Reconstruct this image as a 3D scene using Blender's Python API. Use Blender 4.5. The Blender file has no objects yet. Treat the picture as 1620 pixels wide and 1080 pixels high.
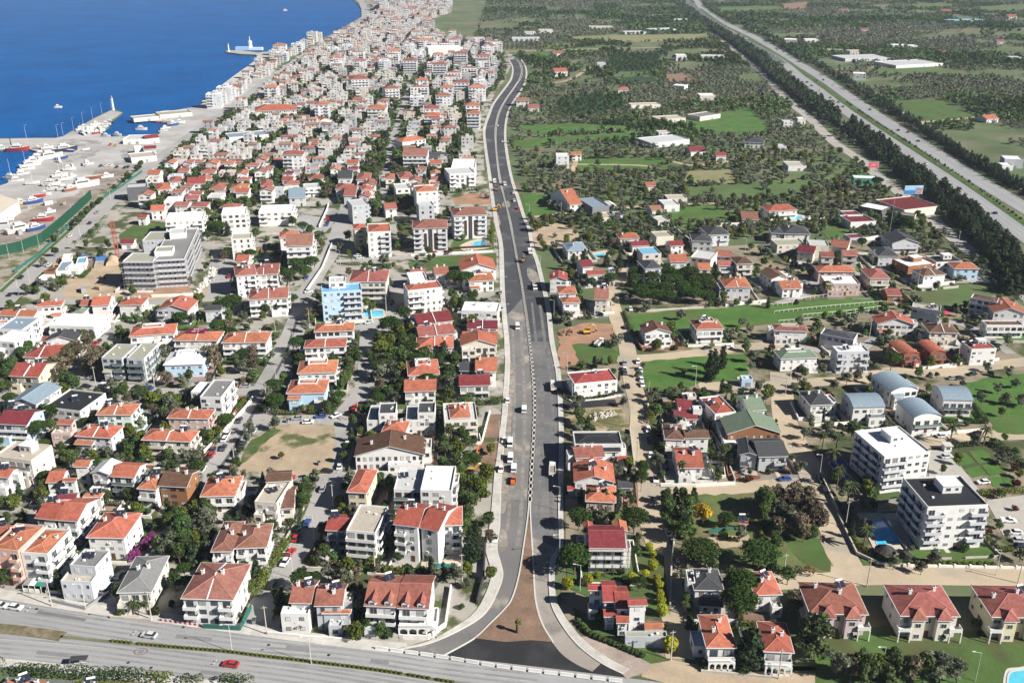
import bpy, math, random, bisect
import numpy as np
from mathutils import Vector, Matrix
from mathutils.geometry import tessellate_polygon
R = random.Random(11)
NR = np.random.RandomState(5)
F, TAN, CH = 1550.0, 0.4224, 175.0
TH = math.atan(TAN); CS, SN = math.cos(TH), math.sin(TH)
S = bpy.context.scene
COL = S.collection
rad = math.radians

# ---- ground geometry: where a sight line through a place in the photo meets a height z
def P(x, y, z=0.0):
    a, b = x-810.0, 540.0-y
    dy = F*CS + b*SN; dz = -F*SN + b*CS
    t = (z-CH)/dz
    return Vector((a*t, dy*t, z))
def Q(p):
    x, y, z = p[0], p[1], p[2]-CH
    f = y*CS - z*SN; u = y*SN + z*CS
    return 810+F*x/f, 540-F*u/f
def T(tile, x, y):
    return 405*tile[0]+x/4.0, 270*tile[1]+y/4.0

def tag(o, label=None, cat=None, group=None, kind=None):
    if label: o['label'] = label
    if cat: o['category'] = cat
    if group: o['group'] = group
    if kind: o['kind'] = kind
    return o
def empty(name, loc, rz=0.0):
    o = bpy.data.objects.new(name, None); COL.objects.link(o)
    o.location = loc; o.rotation_euler = (0, 0, rz); o.empty_display_size = 0.5
    return o
def link(name, me, parent=None, loc=(0, 0, 0), rz=0.0):
    o = bpy.data.objects.new(name, me); COL.objects.link(o)
    if parent: o.parent = parent
    o.location = loc
    if rz: o.rotation_euler = (0, 0, rz)
    return o
def copy_tree(o, parent=None):
    c = o.copy(); COL.objects.link(c)
    if parent: c.parent = parent
    for ch in o.children: copy_tree(ch, c)
    return c

# ---- materials
MATS = {}
def rgb(h):
    h = h.lstrip('#')
    v = [int(h[i:i+2], 16)/255 for i in (0, 2, 4)]
    return tuple((c/12.92 if c < .04045 else ((c+.055)/1.055)**2.4) for c in v)
def mat(name, col, rough=.8, var=.12, scale=.35, col2=None, s2=.05, objvar=0.0, bump=0, island=0, metal=0, spec=.3, wave=0, thr=(.42, .6), detail=6, fine=0):
    if name in MATS: return MATS[name]
    m = bpy.data.materials.new(name); m.use_nodes = True
    n, l = m.node_tree.nodes, m.node_tree.links
    b = n['Principled BSDF']
    b.inputs['Roughness'].default_value = rough; b.inputs['Metallic'].default_value = metal
    b.inputs['Specular IOR Level'].default_value = spec
    g = n.new('ShaderNodeNewGeometry')
    base = None
    def mix(fac, a, c, mode='MIX'):
        x = n.new('ShaderNodeMix'); x.data_type = 'RGBA'; x.blend_type = mode
        for s, v in ((x.inputs[0], fac), (x.inputs[6], a), (x.inputs[7], c)):
            if hasattr(v, 'links'): l.new(v, s)
            elif isinstance(v, (float, int)): s.default_value = v
            else: s.default_value = (*v, 1)
        return x.outputs[2]
    def noise(sc, det=detail, rg=.6):
        t = n.new('ShaderNodeTexNoise'); t.inputs['Scale'].default_value = sc
        t.inputs['Detail'].default_value = det; t.inputs['Roughness'].default_value = rg
        l.new(g.outputs['Position'], t.inputs['Vector']); return t.outputs['Fac']
    def ramp(x, a, b_, lo=0., hi=1.):
        r = n.new('ShaderNodeMapRange'); r.inputs[1].default_value = a; r.inputs[2].default_value = b_
        r.inputs[3].default_value = lo; r.inputs[4].default_value = hi
        l.new(x, r.inputs[0]); return r.outputs[0]
    base = col
    if col2 is not None: base = mix(ramp(noise(s2), *thr), col, col2)
    if var: 
        k = ramp(noise(scale), .3, .7, 1-var, 1+var)
        c = n.new('ShaderNodeCombineColor')
        for i in range(3): l.new(k, c.inputs[i])
        base = mix(1.0, base, c.outputs[0], 'MULTIPLY')
    if fine:
        k = ramp(noise(2.2, 3), .3, .7, 1-fine, 1+fine)
        c = n.new('ShaderNodeCombineColor')
        for i in range(3): l.new(k, c.inputs[i])
        base = mix(1.0, base, c.outputs[0], 'MULTIPLY')
    if wave:
        tc = n.new('ShaderNodeTexCoord'); w = n.new('ShaderNodeTexWave'); w.inputs['Scale'].default_value = 1.1
        w.bands_direction = 'X'; w.inputs['Distortion'].default_value = .6
        l.new(tc.outputs['Object'], w.inputs['Vector'])
        k = ramp(w.outputs['Fac'], 0, 1, 1-wave, 1+wave*.5)
        c = n.new('ShaderNodeCombineColor')
        for i in range(3): l.new(k, c.inputs[i])
        base = mix(1.0, base, c.outputs[0], 'MULTIPLY')
    if objvar or island:
        h = n.new('ShaderNodeHueSaturation')
        if hasattr(base, 'links'): l.new(base, h.inputs['Color'])
        else: h.inputs['Color'].default_value = (*base, 1)
        if objvar:
            oi = n.new('ShaderNodeObjectInfo')
            v1 = ramp(oi.outputs['Random'], 0, 1, 1-objvar, 1+objvar)
            hh = n.new('ShaderNodeMath'); hh.operation = 'FRACT'
            m7 = n.new('ShaderNodeMath'); m7.operation = 'MULTIPLY'; m7.inputs[1].default_value = 7.31
            l.new(oi.outputs['Random'], m7.inputs[0]); l.new(m7.outputs[0], hh.inputs[0])
            l.new(ramp(hh.outputs[0], 0, 1, .5-objvar*.06, .5+objvar*.06), h.inputs['Hue'])
        if island:
            v2 = ramp(g.outputs['Random Per Island'], 0, 1, 1-island, 1+island)
        if objvar and island:
            mm = n.new('ShaderNodeMath'); mm.operation = 'MULTIPLY'; l.new(v1, mm.inputs[0]); l.new(v2, mm.inputs[1]); l.new(mm.outputs[0], h.inputs['Value'])
        else: l.new(v1 if objvar else v2, h.inputs['Value'])
        base = h.outputs[0]
    if hasattr(base, 'links'): l.new(base, b.inputs['Base Color'])
    else: b.inputs['Base Color'].default_value = (*base, 1)
    if bump:
        bp = n.new('ShaderNodeBump'); bp.inputs['Strength'].default_value = .6; bp.inputs['Distance'].default_value = bump
        l.new(noise(1.2, 8, .7), bp.inputs['Height']); l.new(bp.outputs[0], b.inputs['Normal'])
    MATS[name] = m
    return m

WALLC = dict(wh=(.665,.66,.645), cr=(.63,.59,.50), ye=(.64,.57,.40), mv=(.56,.48,.49), iv=(.64,.61,.54), pk=(.54,.40,.365), dg=(.20,.21,.22), gn=(.10,.30,.22), sa=(.60,.36,.29), bl=(.42,.58,.74), mi=(.62,.74,.70),
             gy=(.42,.44,.46), be=(.58,.54,.47), dk=(.11,.11,.12), wd=(.28,.13,.06), rb=(.25,.09,.06), lg=(.52,.535,.565), pe=(.72,.52,.40))
WALLN = dict(wh='white', cr='cream', ye='yellow', pk='pale pink', mv='mauve', iv='ivory', dg='charcoal', gn='green', sa='salmon pink', bl='light blue', mi='pale mint', gy='grey', be='beige',
             dk='dark grey', wd='timber clad', rb='brick red', lg='pale grey', pe='peach')
ROOFC = dict(lo=(.42,.165,.10),ro=(.28,.105,.082), rd=(.29,.070,.055), mr=(.17,.032,.040), br=(.125,.068,.048), pk=(.25,.118,.088), gy=(.21,.21,.21), dg=(.055,.058,.063),
             bk=(.025,.027,.031), wh=(.78,.78,.78), be=(.42,.38,.32), gn=(.16,.21,.15), bl=(.21,.27,.33), ol=(.33,.33,.26), lg=(.48,.49,.50), ib=(.16,.36,.55))
ROOFC['or'] = (.375,.130,.080)
ROOFN = dict(lo='pale orange', ro='weathered red', rd='red', mr='maroon', br='brown', pk='brownish pink', gy='grey', dg='dark grey', bk='black', wh='white', be='beige', gn='green',
             bl='blue grey', ol='pale', lg='light grey', ib='light blue')
ROOFN['or'] = 'orange'
SHAPEN = dict(H='hipped', G='pitched', X='gable fronted', F='flat', P='parapet rimmed', V='vaulted', Y='terraced')
def MW(c): return mat('wall_'+c, WALLC[c], .85, .07, .5, objvar=.04, bump=0, fine=.04)
def MRf(c):
    tile = c in ('or','lo','ro','rd','mr','br','pk')
    return mat('roof_'+c, ROOFC[c], .8 if tile else .6, .24 if tile else .10, .9, objvar=.16 if tile else .05, wave=.30 if tile else .10, fine=.16, spec=.2, col2=tuple(v*.70 for v in ROOFC[c]) if tile else None, s2=.28, thr=(.50,.72))
def M_trim(): return mat('white_trim', (.68,.675,.66), .7, .05, .8)
def M_glass(): return mat('window_glass', (.045,.052,.062), .12, .0, objvar=.6, spec=.6)
def M_frame(): return mat('window_frame', (.55,.56,.57), .6, 0)
def M_curt(): return mat('curtain_glass', (.34,.34,.33), .3, 0, objvar=.5, spec=.5)
def M_metal(): return mat('grey_metal', (.35,.36,.37), .45, .1, 1, metal=.4)
def M_panel(): return mat('solar_panel', (.022,.028,.048), .15, .05, 1, spec=.5)
def M_conc(): return mat('concrete', (.50,.48,.44), .9, .15, .4, fine=.1)
def M_dark(): return mat('dark_recess', (.05,.05,.055), .7, .1)

# ---- mesh builder
class MB:
    def __init__(s): s.v, s.f, s.m = [], [], []
    def face(s, pts, mi=0):
        k = len(s.v); s.v += [tuple(p) for p in pts]; s.f.append(tuple(range(k, k+len(pts)))); s.m.append(mi); return s
    def box(s, x0, x1, y0, y1, z0, z1, mi=0, top=None, bot=True):
        k = len(s.v)
        s.v += [(x0,y0,z0),(x1,y0,z0),(x1,y1,z0),(x0,y1,z0),(x0,y0,z1),(x1,y0,z1),(x1,y1,z1),(x0,y1,z1)]
        q = [(0,1,5,4),(1,2,6,5),(2,3,7,6),(3,0,4,7),(4,5,6,7)]
        if bot: q.append((3,2,1,0))
        for i, a in enumerate(q):
            s.f.append(tuple(k+j for j in a)); s.m.append(mi if (i != 4 or top is None) else top)
        return s
    def prism(s, outline, y0, y1, mi=0):      # outline in (x,z), extruded along y
        n = len(outline); k = len(s.v)
        s.v += [(x, y0, z) for x, z in outline]+[(x, y1, z) for x, z in outline]
        s.f.append(tuple(k+i for i in range(n))); s.m.append(mi)
        s.f.append(tuple(k+n+i for i in reversed(range(n)))); s.m.append(mi)
        for i in range(n):
            j = (i+1) % n; s.f.append((k+j, k+i, k+n+i, k+n+j)); s.m.append(mi)
        return s
    def bar(s, a, b, r, n=6, mi=0, r2=None):
        a, b = Vector(a), Vector(b); d = (b-a).normalized()
        u = d.orthogonal().normalized(); w = d.cross(u); k = len(s.v); r2 = r if r2 is None else r2
        for p, rr in ((a, r), (b, r2)):
            for i in range(n):
                t = 2*math.pi*i/n; s.v.append(tuple(p+u*(rr*math.cos(t))+w*(rr*math.sin(t))))
        for i in range(n):
            j = (i+1) % n; s.f.append((k+i, k+j, k+n+j, k+n+i)); s.m.append(mi)
        s.f.append(tuple(k+n+i for i in range(n))); s.m.append(mi)
        s.f.append(tuple(k+i for i in reversed(range(n)))); s.m.append(mi)
        return s
    def lathe(s, prof, n=12, mi=0, c=(0, 0, 0)):
        k = len(s.v)
        for r, z in prof:
            for i in range(n):
                t = 2*math.pi*i/n; s.v.append((c[0]+r*math.cos(t), c[1]+r*math.sin(t), c[2]+z))
        for q in range(len(prof)-1):
            for i in range(n):
                j = (i+1) % n; s.f.append((k+q*n+i, k+q*n+j, k+(q+1)*n+j, k+(q+1)*n+i)); s.m.append(mi)
        s.f.append(tuple(k+(len(prof)-1)*n+i for i in range(n))); s.m.append(mi)
        return s
    def mesh(s, name, *mats, smooth=False):
        me = bpy.data.meshes.new(name); me.from_pydata(s.v, [], s.f)
        for m in mats: me.materials.append(m)
        me.polygons.foreach_set('material_index', s.m)
        if smooth: me.polygons.foreach_set('use_smooth', [True]*len(s.f))
        me.update(); return me
    def build(s, name, mats, parent=None, loc=(0,0,0), rz=0., smooth=False):
        if not isinstance(mats, (list, tuple)): mats = [mats]
        return link(name, s.mesh(name, *mats, smooth=smooth), parent, loc, rz)

# ---- ground sheets and roads
ZL = [0.03]
def nz():
    ZL[0] += 0.0012; return ZL[0]
def poly_obj(name, pts, z, m, kind='structure', holes=(), skirt=0):
    loops = [[Vector((p[0], p[1], 0)) for p in pts]]+[[Vector((p[0], p[1], 0)) for p in h] for h in holes]
    tris = tessellate_polygon(loops)
    vs = [tuple((v.x, v.y, z)) for lp in loops for v in lp]
    fs = []
    for t in tris:
        a, b, c = (Vector(vs[i]) for i in t)
        fs.append(tuple(t) if (b-a).cross(c-a).z > 0 else tuple(reversed(t)))
    if skirt:
        k = len(vs); vs += [(x, y, z-skirt) for x, y, _ in vs]; off = 0
        for lp in loops:
            n = len(lp)
            for i in range(n):
                j = (i+1) % n; fs.append((off+i, off+j, k+off+j, k+off+i))
            off += n
    me = bpy.data.meshes.new(name); me.from_pydata(vs, [], fs); me.materials.append(m); me.update()
    o = link(name, me)
    if kind: o['kind'] = kind
    return o
PXPOLY = []
def smooth_pts(w, closed=False, n=5):
    if len(w) < 3: return w
    out = []
    N = len(w)
    rng = range(N) if closed else range(N-1)
    for i in rng:
        p0 = w[(i-1) % N] if (closed or i > 0) else w[i]*2-w[i+1]
        p1 = w[i]; p2 = w[(i+1) % N]
        p3 = w[(i+2) % N] if (closed or i+2 < N) else p2*2-p1
        for k in range(n):
            t = k/n
            out.append(.5*((2*p1)+(p2-p0)*t+(2*p0-5*p1+4*p2-p3)*t*t+(3*p1-p0-3*p2+p3)*t**3))
    if not closed: out.append(w[-1])
    return out
def sheet(name, px, m, kind='structure', mask=True, z=None, smooth=False, jag=0):
    w = [P(*p) for p in px]
    if smooth: w = smooth_pts(w, True, 4)
    if jag:
        ww = []
        for i, p in enumerate(w):
            q = w[(i+1) % len(w)]; L = (q-p).length; n = max(1, min(24, int(L/3)))
            d = (q-p).normalized() if L > 0 else Vector((1, 0, 0)); nn = Vector((-d.y, d.x, 0))
            for k in range(n): ww.append(p.lerp(q, k/n)+nn*(R.uniform(-jag, jag) if k else 0))
        w = ww
    if mask: PXPOLY.append(px)
    return poly_obj(name, w, nz() if z is None else z, m, kind)
ROADS = []   # (pts, half width)
def offset_line(w, d):
    out = []
    for i, p in enumerate(w):
        a = w[max(0, i-1)]; b = w[min(len(w)-1, i+1)]
        t = (b-a); t.z = 0; t.normalize(); out.append(p+Vector((-t.y, t.x, 0))*d)
    return out
def ribbon(name, left, right, m, z, h=0, kind='structure', mats2=None):
    n = len(left); vs, fs = [], []
    for a, b in zip(left, right): vs += [(a.x, a.y, z+h), (b.x, b.y, z+h)]
    for i in range(n-1): fs.append((2*i, 2*i+1, 2*i+3, 2*i+2))
    if h:
        k = len(vs); vs += [(x, y, 0.0) for x, y, _ in vs]
        for i in range(n-1):
            fs.append((2*i, 2*i+2, k+2*i+2, k+2*i)); fs.append((2*i+3, 2*i+1, k+2*i+1, k+2*i+3))
        fs.append((1, 0, k, k+1)); fs.append((2*n-2, 2*n-1, k+2*n-1, k+2*n-2))
    me = bpy.data.meshes.new(name); me.from_pydata(vs, [], fs); me.materials.append(m); me.update()
    o = link(name, me)
    if kind: o['kind'] = kind
    return o
def line(px, n=6): return smooth_pts([P(*p) for p in px], False, n)
def road(name, px, width, m, h=0, z=None, reg=True, n=6, ext=0):
    w = line(px, n)
    if reg: ROADS.append((w, width/2))
    return ribbon(name, offset_line(w, width/2), offset_line(w, -width/2), m, nz() if z is None else z, h)
def band(name, lpx, rpx, m, h=0, z=None, reg=True, n=6):
    """strip between two kerb lines, resampled to the same number of points"""
    def res(w, k):
        d = [0]
        for a, b in zip(w, w[1:]): d.append(d[-1]+(b-a).length)
        out = []
        for i in range(k):
            s = d[-1]*i/(k-1); j = min(max(bisect.bisect_right(d, s)-1, 0), len(w)-2)
            out.append(w[j].lerp(w[j+1], (s-d[j])/max(1e-6, d[j+1]-d[j])))
        return out
    k = 420
    L, Rr = res(line(lpx, n), k), res(line(rpx, n), k)
    if reg:
        mid = [(a+b)/2 for a, b in zip(L, Rr)]; ROADS.append((mid, max((a-b).length for a, b in zip(L, Rr))/2))
    return ribbon(name, L, Rr, m, nz() if z is None else z, h)
def walk(px, step, n=8, start=0.0):
    """points and headings every step metres along a line"""
    w = line(px, n); out = []; acc = start
    for a, b in zip(w, w[1:]):
        L = (b-a).length
        if L < 1e-6: continue
        while acc <= L:
            d = (b-a)/L; out.append((a+d*acc, math.atan2(d.y, d.x))); acc += step
        acc -= L
    return out

# ---- labels that single things out: look + what it stands beside
USED = set(); LM = []
def landmark(short, pos): LM.append((short, Vector((pos[0], pos[1]))))
RELS = {'b': 'behind', 'f': 'in front of', 's': 'on the sunlit side of', 'h': 'on the shaded side of', 'n': 'beside'}
def uniq(base, pos, near=14):
    p = Vector((pos[0], pos[1]))
    for s, q in sorted(LM, key=lambda a: (a[1]-p).length_squared)[:near]:
        d = p-q
        if d.length < .5: continue
        fwd = q.normalized(); a = d.dot(fwd); b = d.x*fwd.y-d.y*fwd.x
        if abs(a) > abs(b): rel = RELS['b'] if a > 0 else RELS['f']
        else: rel = RELS['s'] if b > 0 else RELS['h']
        lab = '%s %s the %s' % (base, rel, s)
        if len(lab.split()) <= 16 and lab not in USED:
            USED.add(lab); return lab
    for s, q in sorted(LM, key=lambda a: (a[1]-p).length_squared)[:60]:
        for pre in ('close by', 'near', 'not far from', 'facing', 'a little way from', 'within sight of'):
            lab = '%s %s the %s' % (base, pre, s)
            if len(lab.split()) <= 16 and lab not in USED:
                USED.add(lab); return lab
    return base
# ================= SETTING: land, sea, roads, fields =================
def far(px): return [P(*p) for p in px]
coast = [(0,219),(60,218),(88,218),(100,215),(150,186),(175,174),(186,174),(194,178),(188,183),(173,193),(173,200),(161,209),(160,216),(175,217),(195,215),(230,213),(252,212),(256,202),(262,198),(270,193),(250,190),(213,191),(210,185),(252,179),(312,168),(322,165),(326,160),(345,143),(375,119),(405,97),(411,91),(404,87),(380,86),(358,83),(356,81),(361,79),(385,80),(408,83),(425,81),(450,76),(480,70),(497,64),(512,59),(530,52),(547,47),(558,45),(565,42),(569,35),(572,27),(572,20),(571,14),(566,6),(558,0)]
cw = [P(*p) for p in coast]
e1, e0 = cw[-1], cw[0]
land_pts = [Vector((-4500, e0.y-60, 0)), Vector((-700, e0.y-5, 0))]+cw+[Vector((e1.x-60, e1.y+900, 0)), Vector((-700, 6000, 0)), Vector((-900, 16000, 0)), Vector((16000, 16000, 0)), Vector((16000, -600, 0)), Vector((-4500, -600, 0))]
basin = [(-30,236),(0,237),(12,236),(45,236),(62,241),(50,255),(40,264),(32,270),(25,280),(10,290),(0,293),(-40,300)]
M_land = mat('land_soil', (.090,.126,.054), .95, .30, .02, col2=(.150,.140,.090), s2=.011, thr=(.48,.62), fine=.2)
poly_obj('ground', land_pts, 0.0, M_land, 'structure', holes=[[P(*p) for p in basin]], skirt=2.2)
msea = bpy.data.materials.new('sea_water'); msea.use_nodes = True
_n, _l = msea.node_tree.nodes, msea.node_tree.links; _b = _n['Principled BSDF']
_b.inputs['Base Color'].default_value = (.008,.098,.33,1); _b.inputs['Roughness'].default_value = .22; _b.inputs['IOR'].default_value = 1.10; _b.inputs['Specular IOR Level'].default_value = .02
_g = _n.new('ShaderNodeNewGeometry'); _t = _n.new('ShaderNodeTexNoise'); _t.inputs['Scale'].default_value = .13; _t.inputs['Detail'].default_value = 6; _t.inputs['Roughness'].default_value = .65
_bp = _n.new('ShaderNodeBump'); _bp.inputs['Strength'].default_value = .55; _bp.inputs['Distance'].default_value = 1.3
_l.new(_g.outputs['Position'], _t.inputs['Vector']); _l.new(_t.outputs['Fac'], _bp.inputs['Height']); _l.new(_bp.outputs[0], _b.inputs['Normal'])
_t2 = _n.new('ShaderNodeTexNoise'); _t2.inputs['Scale'].default_value = .011; _t2.inputs['Detail'].default_value = 8; _t2.inputs['Roughness'].default_value = .7; _l.new(_g.outputs['Position'], _t2.inputs['Vector'])
_mr = _n.new('ShaderNodeMapRange'); _mr.inputs[1].default_value = .35; _mr.inputs[2].default_value = .65; _l.new(_t2.outputs['Fac'], _mr.inputs[0])
_mx = _n.new('ShaderNodeMix'); _mx.data_type = 'RGBA'; _mx.inputs[6].default_value = (.003,.066,.225,1); _mx.inputs[7].default_value = (.003,.092,.305,1); _l.new(_mr.outputs[0], _mx.inputs[0]); _l.new(_mx.outputs[2], _b.inputs['Base Color'])
MATS['sea_water'] = msea
sb = MB().face([(-16000, -600, -1.3), (16000, -600, -1.3), (16000, 16000, -1.3), (-16000, 16000, -1.3)]); o = sb.build('sea', msea); o['kind'] = 'structure'

M_town = mat('town_paving', (.345,.325,.29), .95, .16, .05, col2=(.065,.080,.030), s2=.07, thr=(.47,.56), fine=.14)
M_street = mat('street_asphalt', (.335,.325,.315), .9, .10, .05, col2=(.25,.247,.243), s2=.03, thr=(.52,.66), fine=.07)
M_road = mat('main_road_asphalt', (.31,.31,.315), .9, .09, .06, col2=(.235,.237,.245), s2=.03, thr=(.5,.7), fine=.05)
M_new = mat('new_asphalt', (.125,.125,.130), .85, .14, .06, col2=(.19,.18,.17), s2=.05, thr=(.50,.66), fine=.12)
M_newl = mat('dusty_new_asphalt', (.155,.152,.150), .9, .16, .06, col2=(.33,.29,.25), s2=.055, thr=(.55,.66), fine=.12)
M_black = mat('fresh_asphalt', (.024,.025,.028), .8, .16, .08, col2=(.045,.044,.045), s2=.08, thr=(.45,.7), fine=.14)
M_dust = mat('dusty_asphalt', (.30,.27,.24), .95, .12, .08, col2=(.19,.18,.17), s2=.10, thr=(.5,.66), fine=.08)
M_hwy = mat('highway_asphalt', (.27,.275,.285), .9, .06, .03, fine=.04)
M_hwyd = mat('highway_dark', (.115,.12,.13), .9, .08, .03, fine=.04)
M_sand = mat('sandy_street', (.43,.355,.255), .95, .13, .06, col2=(.34,.30,.24), s2=.05, thr=(.48,.64), fine=.08)
M_pave = mat('pavement', (.47,.455,.425), .9, .15, .25, col2=(.40,.38,.35), s2=.15, thr=(.5,.65), fine=.10)
M_kerb = mat('kerb', (.52,.505,.475), .85, .08, .5)
M_soil = mat('brown_soil', (.175,.115,.080), .95, .18, .15, col2=(.235,.155,.115), s2=.08, thr=(.45,.65), fine=.18, bump=.15)
M_red = mat('red_earth', (.36,.20,.125), .95, .16, .12, col2=(.28,.18,.12), s2=.10, fine=.14, bump=.1)
M_dirt = mat('pale_dirt', (.40,.315,.225), .95, .14, .10, col2=(.30,.25,.165), s2=.07, thr=(.5,.65), fine=.12)
M_pink = mat('pinkish_rubble', (.36,.29,.25), .95, .18, .15, col2=(.28,.235,.20), s2=.12, fine=.15, bump=.1)
M_grass = mat('bright_grass', (.062,.140,.026), .95, .28, .10, col2=(.075,.098,.030), s2=.05, thr=(.50,.66), fine=.24)
M_lawn = mat('lawn', (.064,.116,.028), .95, .20, .10, col2=(.075,.080,.032), s2=.06, thr=(.5,.66), fine=.18)
M_field = mat('meadow', (.080,.130,.042), .95, .22, .03, col2=(.115,.11,.058), s2=.02, thr=(.5,.66), fine=.2)
M_pale = mat('stubble', (.24,.22,.12), .95, .15, .05, col2=(.15,.17,.07), s2=.05, fine=.15)
M_dkg = mat('dark_crop', (.022,.052,.022), .95, .25, .10, fine=.25)
M_brownf = mat('ploughed_field', (.22,.14,.095), .95, .12, .06, fine=.12)
M_dock = mat('dock_concrete', (.42,.41,.40), .9, .12, .04, col2=(.33,.32,.31), s2=.03, fine=.06)
M_yard = mat('boatyard_dirt', (.30,.255,.225), .95, .18, .06, col2=(.20,.17,.15), s2=.05, fine=.15)
M_white = mat('road_paint', (.44,.44,.43), .8, .15, .6)

# built up ground on the town side of the boulevard
sheet('town_ground', [(0,470),(110,372),(225,272),(300,216),(432,118),(477,85),(540,45),(572,27),(571,8),(562,0),(690,0),(716,8),(714,20),(680,32),(700,56),(780,74),(815,88),(800,125),(782,150),(768,200),(765,260),(785,360),(800,450),(805,560),(798,680),(790,800),(786,867),(785,930),(730,995),(620,1030),(400,1005),(137,970),(0,950),(-150,930),(-150,600)], M_town, mask=False)
sheet('dock', [(-60,219),(0,219.5),(60,218.5),(88,218.5),(100,215.5),(150,187),(175,175),(193,178),(188,182.5),(172,193),(172,200),(160,209),(159,216.5),(195,216),(250,213),(300,219),(225,274),(150,330),(90,340),(70,330),(40,345),(-60,380),(-60,300),(0,293.5),(10,290.5),(25,280.5),(32,270.5),(40,264.5),(50,255.5),(63,241),(45,235.5),(12,235.5),(-60,235)], M_dock, z=.012)
sheet('quay', [(212,190.6),(211,185.4),(252,179.4),(312,168.4),(326,160.5),(375,120),(405,98),(420,100),(345,160),(330,175),(272,193)], M_dock, z=.012)
sheet('quay', [(196,216.5),(251,213.3),(256.5,202.8),(270,194.4),(326,163),(345,150),(405,112),(425,104),(436,112),(360,170),(300,214),(228,268),(200,262),(190,230)], M_dock, z=.016)
for px in ([(90,250),(135,238),(158,236),(150,246),(120,256),(100,256)], [(190,240),(205,236),(225,240),(215,252),(195,250)], [(100,222),(150,222),(160,228),(120,232)], [(180,256),(215,254),(222,262),(190,266)]): sheet('dock_stain', px, mat('dock_stain', (.24,.235,.23), .95, .2, .1, col2=(.40,.39,.38), s2=.12, thr=(.42,.60), fine=.1), smooth=True, mask=False, jag=.6)
sheet('pier_deck', [(357,81.6),(361,79.6),(385,80.5),(408,83.5),(425,82),(450,77),(455,80),(420,92),(411,90.5),(404,86.4),(380,85.5),(358,82.6)], M_dock, mask=False)
sheet('boatyard', [(0,345),(40,335),(85,315),(120,310),(150,270),(215,262),(152,312),(133,330),(103,356),(70,384),(34,398),(-10,407),(-60,415),(-60,350)], M_yard, jag=1)
sheet('verge', [(146,314),(215,268),(222,272),(160,326),(110,374),(50,426),(-40,500),(-60,470),(-60,416),(-8,408),(34,400),(70,386),(104,358)], mat('verge_ground', (.30,.27,.215), .95, .2, .2, col2=(.10,.11,.045), s2=.12, thr=(.45,.58), fine=.15), jag=.6)
sheet('building_site', [(100,467),(112,430),(150,418),(190,415),(195,470),(300,468),(330,430),(350,400),(352,440),(330,470),(232,480),(105,476)], M_dirt, jag=1)
sheet('red_earth_plot', [(205,462),(300,448),(303,462),(220,470)], M_red, jag=1, z=nz()+.02)
# residential ground on the other side of the boulevard
sheet('estate_ground', [(873,560),(985,570),(1000,500),(985,440),(1000,405),(1060,395),(1300,380),(1420,375),(1470,390),(1520,405),(1560,440),(1600,470),(1640,500),(1640,920),(1060,920),(1080,1050),(1640,1060),(1640,1030),(1090,1060),(990,1070),(915,1005),(886,960),(895,860),(893,650)], mat('estate_ground', (.245,.205,.148), .95, .18, .06, col2=(.062,.078,.030), s2=.04, thr=(.47,.57), fine=.15), mask=False)
# coast road, streets
road('promenade', [(327,161),(345,146),(375,122),(405,100),(415,92)], 12, M_pave, reg=True)
road('coast_road', [(-60,535),(0,478),(50,430),(110,378),(160,328),(225,273),(300,218),(357,178),(432,122),(477,92),(530,57),(560,42),(578,25),(574,8),(568,-4)], 15, M_street)
road('coast_verge', [(0,462),(50,417),(105,369),(155,320),(215,270)], 2.5, M_lawn, reg=False)
road('street', [(325,765),(365,705),(405,640),(450,560),(470,510),(497,440),(520,405),(533,375),(548,335),(556,300)], 10.5, M_street)
road('road_patch', [(335,758),(372,705),(408,640),(449,566),(462,530),(470,505)], 1.3, mat('trench_patch', (.09,.09,.092), .9, .1, .3), reg=False)
road('street', [(325,765),(300,803),(262,850),(225,885),(190,922),(150,968)], 5.5, M_street)
road('street', [(398,1008),(410,970),(425,940),(455,890),(487,845),(515,777),(530,715),(541,660),(577,610),(583,540),(592,515),(622,490),(632,440)], 8, M_street)
road('street', [(395,672),(440,669),(480,666),(530,663),(540,660)], 6.5, M_street)
road('street', [(430,752),(515,752),(560,755),(640,752)], 6.5, M_street)
road('street', [(-20,640),(40,625),(107,608),(180,612),(250,620),(320,620),(405,617)], 8, M_street)
road('street', [(107,608),(128,582),(150,556),(172,536),(185,520)], 8, M_street)
road('street', [(60,480),(100,477),(232,480),(320,474),(405,470),(455,466),(500,458)], 7, M_street)
road('street', [(560,520),(600,512),(640,503)], 8, M_street)
road('street', [(532,413),(630,408),(720,401),(787,396)], 6, M_street)
road('street', [(455,322),(485,322),(520,322)], 6, M_street)
road('street', [(606,330),(612,270),(622,225),(632,187),(645,150),(650,120)], 6, M_street)
road('street', [(345,470),(348,440),(352,420),(350,395)], 12, M_street, reg=True)
road('street', [(495,375),(517,352),(520,330)], 9, M_street)
sheet('car_park', [(478,340),(512,344),(508,368),(470,365)], mat('gravel', (.33,.33,.33), .95, .2, .3, fine=.15))
sheet('dirt_lot', [(376,745),(392,703),(437,672),(530,671),(532,690),(520,750),(470,752)], mat('rough_lot', (.36,.285,.20), .95, .2, .12, col2=(.085,.10,.035), s2=.055, thr=(.56,.63), fine=.2), jag=1)
mat('rough_grass_edge', (.060,.098,.026), .95, .25, .15, col2=(.20,.16,.10), s2=.10, thr=(.50,.64), fine=.22)
sheet('lawn', [(374,742),(392,703),(430,676),(445,680),(420,700),(398,722)], MATS['rough_grass_edge'], jag=1.2)
sheet('soil_plot', [(775,655),(799,655),(794,692),(765,692)], M_soil)
sheet('soil_plot', [(760,700),(792,700),(787,747),(745,747)], M_soil)
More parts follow.
